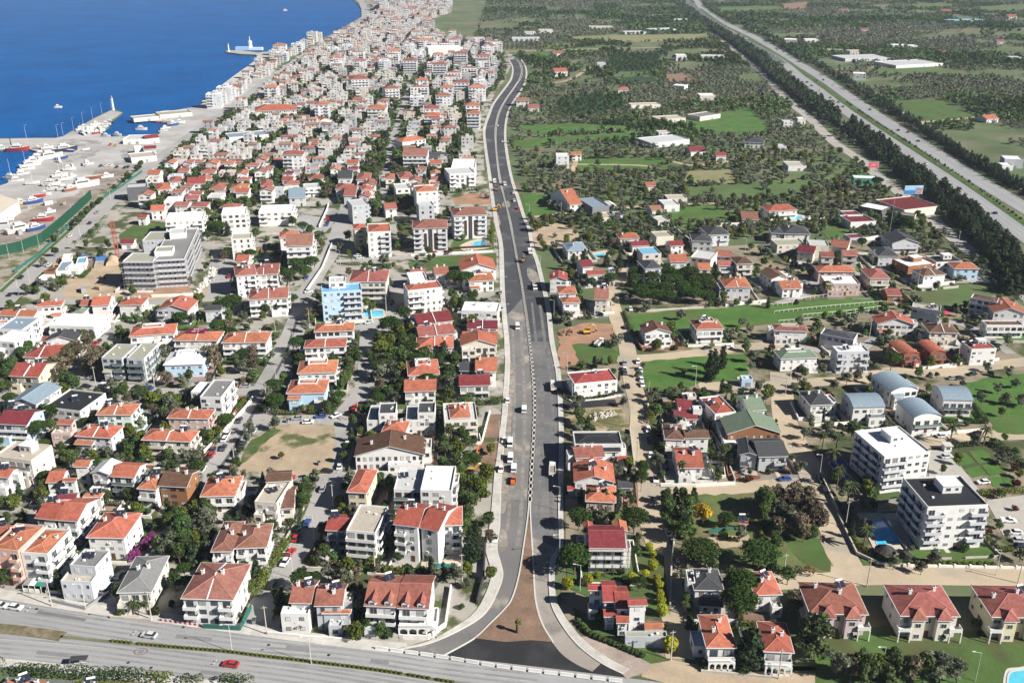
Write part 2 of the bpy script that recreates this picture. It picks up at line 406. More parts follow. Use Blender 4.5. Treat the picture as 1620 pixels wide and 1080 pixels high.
sheet('red_earth_plot', [(715,315),(740,306),(775,306),(777,323),(720,323)], M_red, jag=.8)
sheet('lawn', [(645,415),(700,406),(785,400),(786,421),(650,431)], M_lawn)
sheet('lawn', [(712,392),(722,372),(745,378),(780,374),(782,396),(713,398)], M_lawn)
sheet('lawn', [(188,372),(212,355),(262,352),(265,366),(230,382),(190,384)], M_lawn)
# boulevard
Lk = [(628,1028),(680,1017),(730,995),(767,970),(787,935),(795,910),(792,892),(786,867),(790,835),(791,810),(793,750),(796,715),(799,680),(803,640),(806,560),(801,500),(798,460),(797,427),(795,387),(788,353),(781,313),(777,280),(770,235),(768,205),(776,180),(783,163),(800,140),(810,125),(812,108),(806,95)]
Mk = [(702,1037),(750,1010),(775,987),(797,965),(810,947),(821,910),(829,860),(835,817),(838,780),(842,715),(845,657),(844,607),(837,540),(828,470),(822,437),(815,402),(807,355),(798,318),(789,280),(784,235),(783,205),(788,180),(798,160),(815,135),(824,120),(824,105),(817,95)]
Nk = [(875,1016),(857,985),(847,947),(844,897),(840,830),(839,800),(841,760),(844,715),(847,657),(846,607),(839,540),(830,470),(824,437),(817,402),(809,355),(800,318),(791,280),(786,235),(785,205),(790,180),(800,160),(817,135),(826,120),(826,105),(819,95)]
Rk = [(985,1066),(950,1048),(910,1016),(880,973),(870,940),(871,888),(884,862),(884,810),(884,765),(885,715),(884,652),(880,590),(870,540),(864,487),(855,445),(847,413),(840,395),(835,363),(828,347),(817,313),(807,280),(799,235),(798,205),(802,180),(810,163),(824,142),(831,125),(831,108),(824,95)]
M_newd = mat('dark_new_asphalt', (.058,.061,.068), .85, .14, .06, col2=(.115,.112,.112), s2=.06, thr=(.54,.66), fine=.14)
cut = lambda L_, y0, y1: [p for p in L_ if y0 <= p[1] <= y1]
band('boulevard_carriageway', cut(Lk, 500, 2000), cut(Mk, 470, 2000), M_newl); band('boulevard_carriageway', cut(Lk, 0, 501), cut(Mk, 0, 471), M_newd)
band('boulevard_carriageway', cut(Nk, 540, 2000), list(reversed(cut(Rk, 540, 2000)))[::-1], M_new); band('boulevard_carriageway', cut(Nk, 0, 541), cut(Rk, 0, 541), M_newd)
for off_, wd_ in ((-2.2, 1.3), (1.8, 1.1)):
    for A_, B_, mm_ in ((Lk, Mk, mat('asphalt_streak_pale', (.205,.195,.182), .95, .3, .3, fine=.25)), (Nk, Rk, mat('asphalt_streak', (.145,.144,.146), .95, .3, .3, fine=.25))):
        c_ = [((a[0]+b[0])/2, (a[1]+b[1])/2) for a, b in zip(cut(A_, 470, 880)[:9], cut(B_, 470, 880)[:9])]
        if len(c_) > 2:
            w_ = offset_line(line(c_, 6), off_); ribbon('wear_streak', offset_line(w_, wd_/2), offset_line(w_, -wd_/2), mm_, nz())
# older dusty stretch and the fresh black lot at the mouth
sheet('fresh_asphalt', [(748,1008),(760,1001),(866,1001),(880,1010),(915,1018),(952,1046),(985,1066),(985,1076),(810,1055),(706,1036)], M_black, mask=False)
band('dusty_road', [(937,1062),(915,1052),(892,1037),(875,1017),(859,988),(848,950),(845,900),(842,850)], [(951,1049),(930,1034),(911,1016),(881,973),(871,940),(872,890),(881,866)], M_dust, reg=False)
dfm = mat('dust_film', (.33,.285,.235), .95, .15, .15, col2=(.165,.16,.155), s2=.30, thr=(.40,.60), fine=.12)
for px in ([(799,545),(806,545),(809,575),(815,600),(812,640),(808,690),(806,740),(801,800),(794,812),(790,800),(795,740),(799,690),(803,640),(805,590)], [(793,838),(801,842),(803,862),(797,872),(789,866)], [(834,424),(848,430),(856,447),(838,443)], [(846,880),(866,868),(870,905),(858,915),(847,905)], [(798,318),(806,320),(806,328),(794,326)], [(776,330),(783,330),(792,352),(787,355)]):
    sheet('dust_film', px, dfm, smooth=True, mask=False, jag=.7)
sheet('roundabout_soil', [(752,1010),(776,987),(798,965),(811,947),(822,910),(830,860),(835.5,818),(839.5,830),(843.5,897),(846.5,947),(856.5,985),(874,1016),(840,1013),(800,1016)], M_soil, mask=True, z=.25)
def kerb(px, w=.42, h=.28, name='kerb'): return road(name, px, w, M_kerb, h=h, z=.02, reg=False)
kerb(Mk); kerb(Nk)
# planting strip in the middle of the boulevard: cross beams between the two kerb lines
mid_strip = [((a[0]+b[0])/2, (a[1]+b[1])/2) for a, b in zip(Mk[8:], Nk[5:])]
road('planting_strip', mid_strip, 1.5, mat('dark_planting_soil', (.07,.05,.04), .95, .2, .5), z=.235, reg=False)
xb = MB()
for p, hd in walk(mid_strip, 4.2):
    u = Vector((math.cos(hd), math.sin(hd), 0)); v = Vector((-u.y, u.x, 0))
    q = [p+u*a+v*b for a, b in ((-1.25,-.66),(1.25,-.66),(1.25,.66),(-1.25,.66))]
    xb.face([(c.x, c.y, .30) for c in q])
    for i in range(4): a, b = q[i], q[(i+1) % 4]; xb.face([(a.x,a.y,.05),(b.x,b.y,.05),(b.x,b.y,.30),(a.x,a.y,.30)])
o = xb.build('planting_strip_beams', M_kerb); o['kind'] = 'structure'
Lp = [(x-d, y-(1 if i < 4 else 0)) for i, ((x, y), d) in enumerate(zip(Lk, [3,6,14,16,17,18,18,18,16,14,11,9,8,8,7,7,7,7,6,6,5,5,4,4,4,3,3,3,2,2]))]
band('pavement', Lp, Lk, M_pave, h=.26, z=.02, reg=True)
Rp = [(x+d, y+e) for (x, y), d, e in zip(Rk, [10,12,13,11,9,8,7,7,7,7,7,7,7,7,6,6,6,5,5,5,4,4,3,3,3,3,3,2,2], [-8,-7,-4,-2,0,0]+[0]*30)]
band('pavement', Rk, Rp, M_pave, h=.26, z=.02, reg=True)
kerb(Lk); kerb(Rk)
# road along the front
road('main_road', [(-120,955),(0,968),(137,990),(275,1010),(405,1027),(552,1041),(700,1063),(850,1081),(1000,1100),(1200,1128)], 12.0, M_road)
road('main_road', [(-120,1012),(0,1022),(137,1034),(275,1052),(355,1062),(480,1078),(640,1104),(800,1130),(1000,1160)], 12.5, M_road)
road('pavement', [(-120,923),(0,940),(137,962),(275,980),(405,998),(560,1018),(640,1026)], 4.0, M_pave, h=.26, z=.02)
road('pavement', [(-120,1040),(0,1048),(137,1062),(275,1077),(405,1092)], 3.0, M_pave, h=.26, z=.02)
road('median_strip', [(-120,983),(0,994),(60,1001),(100,1007)], 3.6, mat('dry_grass', (.13,.125,.065), .95, .25, .3, col2=(.20,.16,.11), s2=.3, fine=.2), h=.26, z=.02, reg=False)
road('median_strip', [(96,1007),(175,1015),(260,1023),(355,1031),(405,1037),(482,1046),(600,1061),(717,1080),(850,1102)], .9, mat('median_soil', (.16,.16,.09), .95, .2, .5), h=.26, z=.02, reg=False)
for px in ([(-120,938),(0,953),(137,976),(275,995),(405,1013),(552,1026),(700,1047)], [(-120,968),(0,979),(137,1003),(275,1021),(405,1037.5)],):
    road('lane_line', px, .16, M_white, reg=False)
for px in ([(-120,1002),(0,1011),(137,1022),(275,1037),(355,1046),(480,1060)], [(-120,1030),(0,1039.5),(137,1053),(275,1069)]): road('lane_line', px, .16, M_white, reg=False)
for i, (p, hd) in enumerate(walk([(405,1026),(552,1039),(700,1060),(850,1079)], 6.0)):
    u = Vector((math.cos(hd), math.sin(hd), 0)); v = Vector((-u.y, u.x, 0))
    q = [p+u*a+v*b for a, b in ((-1.5,-.08),(1.5,-.08),(1.5,.08),(-1.5,.08))]
    o = MB().face([(c.x, c.y, ZL[0]+.01) for c in q]).build('lane_dash', M_white); o['kind'] = 'structure'
road('road_patch', [(60,967),(95,972),(137,979)], 2.2, mat('tar_patch', (.15,.15,.155), .9, .1, .3), reg=False)
for base_ in ([(-120,955),(0,968),(137,990),(275,1010),(405,1027),(552,1041),(700,1063),(850,1081)], [(-120,1012),(0,1022),(137,1034),(275,1052),(355,1062),(480,1078),(640,1104)]):
    for off_ in (-4.3, -2.6, -.6, 1.2, 3.2, 4.8):
        w_ = offset_line(line(base_, 6), off_); ribbon('tyre_wear', offset_line(w_, .38), offset_line(w_, -.38), mat('tyre_wear', (.245,.245,.25), .9, .22, .12, fine=.12), nz())
for x_, y_, a_, b_ in ((305,1012,5,1.6),(470,1030,3.2,2.2),(90,1038,6,1.4),(600,1050,2.4,1.6),(340,1068,4,1.2)):
    p_ = P(x_, y_); poly_obj('road_patch', [Vector((p_.x-a_, p_.y+.14*a_, 0)), Vector((p_.x+a_, p_.y-.14*a_, 0)), Vector((p_.x+a_, p_.y-.14*a_+b_, 0)), Vector((p_.x-a_, p_.y+.14*a_+b_, 0))], nz(), mat('old_patch', (.20,.20,.207), .9, .15, .3, fine=.08))
for x_, y_ in ((58,963),(142,971),(239,1056),(290,992),(203,1048),(425,1020),(520,1036)):
    p_ = P(x_, y_); poly_obj('manhole_cover', [Vector((p_.x+.45*math.cos(t), p_.y+.45*math.sin(t), 0)) for t in [i*.6283 for i in range(10)]], nz(), M_black)
# speed mark painted on the road: a red ring with 50 read by traffic heading right
c = P(223, 1030.5); z0 = ZL[0]+.012
rb_ = MB()
for i in range(40):
    a, b = 2*math.pi*i/40, 2*math.pi*(i+1)/40
    rb_.face([(c.x+r*math.cos(t), c.y+.72*r*math.sin(t)-.06*r*math.cos(t), z0) for r, t in ((1.52, a), (1.9, a), (1.9, b), (1.52, b))])
o = rb_.build('road_marking', mat('faded_red_paint', (.22,.13,.135), .9, .2, 1.5)); o['kind'] = 'structure'
tx = bpy.data.curves.new('road_marking', 'FONT'); tx.body = '50'; tx.size = 1.75; tx.align_x = 'CENTER'; tx.align_y = 'CENTER'
tx.materials.append(mat('dark_road_paint', (.10,.10,.105), .9, .2, 1.5))
o = link('road_marking', tx, None, (c.x, c.y, z0), -math.pi/2); o['kind'] = 'structure'
# streets of the estate
road('sandy_street', [(975,440),(968,470),(972,492),(982,520),(991,545),(1000,602),(1010,640),(1013,690),(1022,735),(1026,770),(1028,810),(1034,840),(1050,885),(1062,940),(1070,990),(1076,1042)], 7.5, M_sand)
road('sandy_street', [(968,470),(985,440),(1000,418),(1030,402)], 6, M_sand)
road('sandy_street', [(958,570),(1000,568),(1060,564),(1110,558),(1185,549),(1240,545)], 8, M_sand)
road('sandy_street', [(1026,782),(1120,776),(1215,768),(1285,762)], 7, M_sand)
road('sandy_street', [(1235,590),(1237,622),(1242,665),(1258,700),(1280,740),(1298,790),(1310,815),(1322,860),(1345,900)], 9, M_sand)
road('sandy_street', [(1225,917),(1290,914),(1355,910),(1490,910),(1640,914)], 9.5, M_sand)
road('sandy_street', [(1105,610),(1215,610),(1300,604),(1365,600),(1405,588),(1460,590),(1515,588),(1560,580),(1640,570)], 8, M_sand)
road('sandy_street', [(1445,702),(1500,698),(1560,690),(1640,686)], 8, M_sand)
road('new_side_street', [(884,640),(920,640),(950,638),(975,637)], 6, M_black)
road('sandy_street', [(1020,1052),(1100,1070),(1230,1082),(1400,1090)], 9, M_dirt)
road('estate_street', [(1230,480),(1275,466),(1290,440),(1280,420)], 5, M_street)
road('estate_street', [(1240,545),(1340,560),(1372,545),(1400,520)], 5, M_street)
road('estate_street', [(1470,545),(1490,510),(1540,520),(1600,560)], 5, M_street)
sheet('paved_court', [(1560,792),(1640,780),(1640,850),(1588,850),(1575,820)], mat('court_paving', (.38,.36,.33), .9, .1, .2, fine=.08))
sheet('paved_court', [(1468,712),(1500,712),(1545,770),(1560,785),(1470,770)], MATS['court_paving'])
for px in ([(1502,722),(1527,716),(1543,732),(1517,738)], [(1532,714),(1556,711),(1572,728),(1548,734)], [(1524,743),(1546,737),(1562,750),(1540,756)], [(1552,736),(1576,733),(1593,750),(1566,753)], [(1563,756),(1580,753),(1590,766),(1572,770)], [(1582,752),(1598,750),(1606,765),(1592,768)]):
    sheet('lawn', px, M_grass)
sheet('shoulder', [(913,1008),(930,1007),(1000,1030),(1025,1042),(1028,1060),(990,1074),(955,1038)], M_pink, jag=.8)
# green plots
sheet('green_field', [(995,497),(1100,490),(1215,483),(1330,472),(1380,466),(1400,478),(1392,492),(1240,511),(1130,522),(1005,533)], M_grass, jag=.8)
sheet('green_field', [(1015,572),(1110,564),(1180,560),(1184,597),(1150,602),(1108,605),(1085,614),(1022,617)], M_grass, jag=.8)
sheet('green_field', [(1435,462),(1500,452),(1570,447),(1590,462),(1527,485),(1490,484),(1450,478)], M_field, jag=.8)
sheet('green_field', [(1525,606),(1575,596),(1640,588),(1640,690),(1577,684),(1560,660),(1540,640)], M_grass, jag=.8)
sheet('rough_plot', [(1060,785),(1215,779),(1275,790),(1300,850),(1314,905),(1230,908),(1100,880),(1068,845)], mat('rough_grass', (.095,.125,.04), .95, .25, .12, col2=(.17,.13,.075), s2=.08, thr=(.45,.6), fine=.2), jag=.8)
sheet('bare_plot', [(1120,850),(1185,846),(1190,862),(1130,868)], M_dirt, jag=.6)
sheet('green_patch', [(1240,850),(1268,838),(1292,850),(1305,872),(1313,903),(1285,896),(1262,884)], M_lawn, jag=1.6, smooth=True)
sheet('lawn', [(1290,1010),(1400,990),(1640,1000),(1640,1085),(1290,1085)], M_lawn, jag=.4)
sheet('lawn', [(905,960),(960,985),(1060,1045),(1030,1050),(975,1022),(917,990)], M_lawn)
sheet('lawn', [(895,880),(1000,880),(1010,860),(1050,880),(1058,965),(1000,975),(898,930)], M_lawn)
sheet('lawn', [(1360,880),(1560,872),(1570,892),(1365,895)], M_lawn)
sheet('red_earth_plot', [(884,522),(925,511),(968,513),(974,545),(950,566),(885,585)], M_red, jag=1)
sheet('green_patch', [(905,545),(950,542),(972,545),(978,575),(915,580)], M_lawn, jag=1)
sheet('waste_plot', [(893,660),(920,648),(985,645),(997,682),(950,684),(897,682)], mat('waste_ground', (.13,.13,.055), .95, .25, .12, col2=(.36,.28,.18), s2=.10, thr=(.5,.6), fine=.2), jag=1)
sheet('dirt_yard', [(835,365),(885,352),(915,370),(918,384),(880,392),(847,393)], M_dirt, jag=1)
sheet('green_field', [(825,306),(872,308),(880,335),(860,345),(833,346)], M_grass, jag=1)
sheet('green_field', [(1050,330),(1135,324),(1167,352),(1060,350)], M_grass, jag=1)
sheet('green_field', [(1077,296),(1215,290),(1280,294),(1276,312),(1215,318),(1100,318)], M_field, jag=1)
sheet('stubble_field', [(1078,272),(1155,268),(1166,290),(1085,294)], M_pale, jag=1)
sheet('green_field', [(1290,355),(1355,362),(1365,373),(1310,380)], M_grass, jag=1)
sheet('green_field', [(910,252),(1050,250),(1105,264),(1080,270),(912,272)], M_grass, jag=1)
sheet('green_field', [(812,222),(900,215),(1010,210),(1020,220),(930,224),(830,235),(815,240)], M_grass, jag=1)
sheet('green_field', [(815,200),(900,195),(1000,200),(1005,208),(850,213)], M_grass, jag=1)
sheet('green_field', [(1060,192),(1185,172),(1220,200),(1215,213),(1160,216),(1100,208)], M_grass, jag=1)
sheet('green_field', [(1410,162),(1490,156),(1547,185),(1520,193),(1468,195)], M_lawn, jag=1)
sheet('meadow', [(1385,110),(1465,104),(1552,117),(1540,122),(1390,118)], M_field, jag=1)
sheet('crop_field', [(967,123),(1032,122),(1047,132),(980,133)], M_dkg, jag=1)
sheet('meadow', [(967,116),(1030,114),(1034,121),(968,122)], M_field, jag=1)
sheet('ploughed_field', [(1047,118),(1082,117),(1110,130),(1062,131)], M_brownf, jag=1)
sheet('meadow', [(905,58),(1040,55),(1120,54),(1122,65),(1040,67),(910,66)], M_pale, jag=1)
sheet('dark_orchard', [(965,85),(1050,82),(1035,113),(965,114)], M_dkg, jag=1)
sheet('dark_orchard', [(935,6),(975,5),(985,17),(940,17)], M_dkg)
sheet('meadow', [(1135,12),(1225,10),(1250,16),(1180,21),(1140,20)], M_field, jag=1)
sheet('ploughed_field', [(1225,8),(1280,3),(1275,16),(1252,17)], M_brownf)
sheet('meadow', [(1440,8),(1495,5),(1510,12),(1450,15)], M_field)
sheet('meadow', [(1540,12),(1640,6),(1640,18),(1560,20)], M_field)
sheet('green_field', [(828,85),(880,82),(888,92),(830,93)], M_grass, jag=1)
sheet('dark_orchard', [(880,160),(935,150),(985,148),(990,175),(890,185)], M_dkg, jag=1)
sheet('green_field', [(1290,425),(1355,420),(1365,432),(1300,437)], M_lawn, jag=1)
sheet('meadow', [(1215,285),(1290,285),(1275,316),(1215,317)], M_field, jag=1)
for px, w in (([(800,82),(905,79),(1020,76),(1130,74)], 7), ([(900,260),(1010,262),(1045,268)], 4), ([(835,345),(880,340),(960,331),(1065,325),(1135,322)], 5), ([(905,272),(909,262),(912,250)], 4), ([(1420,196),(1480,192),(1545,186),(1620,180)], 6), ([(1380,108),(1480,102),(1540,97),(1620,88)], 6), ([(1060,255),(1100,262),(1160,255)], 5), ([(870,133),(905,125),(935,105)], 5), ([(1180,165),(1240,167),(1290,165)], 4)):
    road('country_lane', px, w, M_dirt)
# highway
road('highway_carriageway', [(1150,47),(1173,62),(1213,83),(1242,102),(1262,119),(1297,145),(1330,170),(1362,193),(1443,247),(1520,299),(1588,348),(1660,402)], 14, M_hwy)
road('highway_carriageway', [(1080,-6),(1088,3),(1097,12),(1130,36),(1173,62.5),(1213,83.5),(1238,101)], 14, M_hwyd)
road('highway_carriageway', [(1092,-12),(1102,2),(1113,15),(1147,37),(1187,56),(1230,80),(1257,98),(1280,111),(1313,132),(1347,156),(1396,189),(1440,217),(1487,247),(1552,288),(1660,352)], 16, M_hwy)
road('highway_median', [(1108,14),(1140,37),(1180,59),(1222,82),(1252,101),(1272,115),(1305,138),(1338,163),(1379,191),(1441,231),(1464,246),(1537,294),(1650,374)], 6, M_lawn)
for px in ([(1437,246),(1514,298),(1582,347),(1650,398)], [(1450,248),(1526,300),(1594,349),(1660,398)], [(1479,247),(1544,288),(1645,350)], [(1495,247),(1560,288),(1660,348)]):
    road('lane_line', px, .3, M_white, reg=False)
road('service_road', [(1122,50),(1152,72),(1177,93),(1207,117),(1230,142),(1255,167),(1278,185),(1303,210),(1325,230),(1365,256),(1385,275),(1410,295),(1455,330),(1515,382),(1565,420),(1600,447),(1640,482)], 10, mat('service_road', (.34,.32,.295), .95, .1, .06, fine=.08))
road('country_road', [(1425,178),(1455,196),(1475,210),(1500,225),(1545,250),(1590,277),(1640,310)], 9, MATS['service_road'])
road('highway_bank', [(1375,198),(1440,246),(1520,303),(1592,355),(1660,410)], 7, M_lawn, z=.02, reg=False)
# pools
M_pool = mat('pool_water', (.05,.50,.85), .08, .12, .4, spec=.5); M_pooll = mat('pool_water_light', (.10,.48,.62), .08, .1, .4)
def pool(px, deck, m=None, smooth=True, lab='', dm=None):
    dk = sheet('pool_deck', deck, dm or mat('pool_deck', (.50,.44,.36), .9, .1, .4), smooth=smooth)
    w = [P(*p) for p in px]; c = sum(w, Vector())/len(w)
    if smooth: w = smooth_pts(w, True, 5)
    r = empty('swimming_pool', (c.x, c.y, 0)); lo = [p-c for p in w]
    a = poly_obj('water', lo, ZL[0]+.05, m or M_pool, None); a.parent = r
    n = len(lo); rim = MB(); z1 = ZL[0]+.12
    out = [p*(1+.45/max(p.length, .5)) for p in lo]
    for i in range(n):
        j = (i+1) % n; rim.face([(lo[i].x,lo[i].y,z1),(out[i].x,out[i].y,z1),(out[j].x,out[j].y,z1),(lo[j].x,lo[j].y,z1)][::-1]); rim.face([(out[i].x,out[i].y,0),(out[j].x,out[j].y,0),(out[j].x,out[j].y,z1),(out[i].x,out[i].y,z1)])
        rim.face([(lo[j].x,lo[j].y,ZL[0]),(lo[i].x,lo[i].y,ZL[0]),(lo[i].x,lo[i].y,z1),(lo[j].x,lo[j].y,z1)])
    rim.build('rim', M_kerb, r); tag(r, lab, 'swimming pool'); USED.add(lab); return r
pool([(747,386),(752,383),(760,382),(768,383),(772,386.5),(768,390),(760,391),(751,390)], [(728,389),(745,381),(762,378),(776,384),(776,392),(750,396),(732,396)], M_pooll, lab='oval turquoise pool in front of the brown fronted block by the boulevard')
pool([(1312,733),(1320,730),(1335,730),(1340,736),(1336,742),(1341,752),(1343,757),(1330,758),(1322,750),(1318,741)], [(1304,728),(1330,722),(1352,728),(1362,760),(1330,768),(1310,748)], mat('pool_deep', (.012,.06,.30), .08, .1, .4), lab='deep blue kidney shaped pool beside the white roofed apartment block', dm=mat('pool_deck_dark', (.17,.13,.125), .9, .1, .4))
pool([(1374,824),(1406,823),(1425,860),(1388,863)], [(1355,812),(1418,812),(1445,866),(1440,872),(1385,875)], M_pool, smooth=False, lab='large rectangular blue pool with its sunlit corner painted lighter')
o = sheet('painted_sunlit_corner', [(1396,855),(1414,854.5),(1417,862.5),(1399,863.5)], M_pooll, mask=False, z=ZL[0]+.1)  # lighter sheet paints in the sunlit end of the large pool's water
pool([(936,404),(955,401),(958,406),(938,409)], [(928,401),(960,396),(966,408),(930,412)], M_pooll, smooth=False, lab='small turquoise pool behind the blue grey roofed villa')
pool([(678,891),(724,893),(724,901),(677,899)], [(668,885),(732,888),(733,905),(664,902)], mat('pool_green', (.03,.16,.15), .08, .1, .4), smooth=False, lab='dark green garden pool of the wide white block with red roofs')
pool([(1597,1068),(1612,1062),(1650,1060),(1650,1100),(1600,1098)], [(1590,1062),(1610,1056),(1650,1055),(1650,1105),(1592,1104)], M_pooll, lab='round ended turquoise pool at the lawn\'s corner', dm=M_kerb)
pool([(1248,344),(1268,342),(1270,347),(1250,349)], [(1244,341),(1272,339),(1275,349),(1246,352)], M_pooll, smooth=False, lab='turquoise pool of the orange roofed villa near the workshops')
pool([(576,493),(605,491),(607,501),(578,503)], [(572,490),(608,488),(611,504),(573,506)], M_pooll, smooth=False, lab='pale blue pool below the light blue balconied block')
pool([(526,881),(545,882),(544,887),(525,886)], [(522,879),(548,880),(547,889),(521,888)], mat('pool_green', (.03,.16,.15)), smooth=False, lab='little pool under the blue rimmed balconies')
# ================= BUILDINGS =================
CACHE = {}
def cached(key, fn):
    if key not in CACHE: CACHE[key] = fn()
    return CACHE[key]
def win_mesh(w, h, kind=0, fr=0):
    def f():
        b = MB(); b.box(-w/2, w/2, -.07, 0, -h/2, h/2, 0, bot=False)
        t = .09
        if w > 1.0:
            b.box(-w/2+t, -.035, -.078, -.071, -h/2+t, h/2-t, 1); b.box(.035, w/2-t, -.078, -.071, -h/2+t, h/2-t, 1)
        else: b.box(-w/2+t, w/2-t, -.078, -.071, -h/2+t, h/2-t, 1)
        return b.mesh('window', (M_frame(), mat('frame_brown', (.13,.07,.04), .6, .1, 1), mat('frame_dark', (.05,.05,.055), .5, 0))[fr], (M_glass(), M_curt(), mat('shutter_white', (.62,.61,.58), .7, .05, 1))[kind])
    return cached(('w', round(w, 2), round(h, 2), kind, fr), f)
def balc_mesh(L, dep, style, wc):
    def f():
        b = MB(); b.box(-L/2, L/2, -dep, 0, -.16, 0)
        mi = 1 if style == 'g' else 0
        b.box(-L/2, L/2, -dep, -dep+.12, .002, .95, mi); b.box(-L/2, -L/2+.12, -dep+.122, -.004, .002, .95, mi)
        b.box(L/2-.12, L/2, -dep+.122, -.004, .002, .95, mi)
        return b.mesh('balcony', M_trim() if wc in ('wh','bl') else MW(wc), mat('balcony_glass', (.16,.19,.20), .2, .05, 1, objvar=.2, spec=.6))
    return cached(('b', round(L, 1), dep, style, wc), f)
def hip_roof(w, d, rise, rc, inset=.12):
    b = MB(); x, y = w/2-inset, d/2-inset
    if w >= d:
        a = (-(x-y), 0, rise); c = (x-y, 0, rise)
    else:
        a = (0, -(y-x), rise); c = (0, y-x, rise)
    p = [(-x,-y,0),(x,-y,0),(x,y,0),(-x,y,0)]
    if w >= d:
        b.face([p[0],p[1],c,a]).face([p[1],p[2],c]).face([p[2],p[3],a,c]).face([p[3],p[0],a]); hips = [(p[0],a),(p[3],a),(p[1],c),(p[2],c),(a,c)]
    else:
        b.face([p[0],p[1],a]).face([p[1],p[2],c,a]).face([p[2],p[3],c]).face([p[3],p[0],a,c]); hips = [(p[0],a),(p[1],a),(p[2],c),(p[3],c),(a,c)]
    for u, v in hips:
        if (Vector(u)-Vector(v)).length > .3: b.bar(u, v, .10, 4, 1)
    return b
def solar_mesh():
    def f():
        b = MB()
        for sx in (-.75, .75): b.box(sx-.55, sx+.55, -.95, -.9, .05, .1, 2)
        for sx in (-.75, .75): b.face([(sx-.6,-1,.25),(sx+.6,-1,.25),(sx+.6,.7,1.15),(sx-.6,.7,1.15)], 0); b.face([(sx-.6,.7,1.13),(sx+.6,.7,1.13),(sx+.6,-1,.23),(sx-.6,-1,.23)], 2)
        b.bar((-1.0, .95, 1.45), (1.0, .95, 1.45), .3, 8, 1)
        for sx in (-1.2, 1.2):
            b.box(sx-.04, sx+.04, .68, .76, -.8, 1.1, 2); b.box(sx-.04, sx+.04, -.9, -.82, -.8, .2, 2)
        return b.mesh('solar_heater', M_panel(), M_trim(), M_metal())
    return cached('solar', f)
FOOT = []     # footprints: (x, y, radius)
HRECTS = []   # the houses placed by hand
RECTS = []    # (x, y, rz, w/2, d/2)
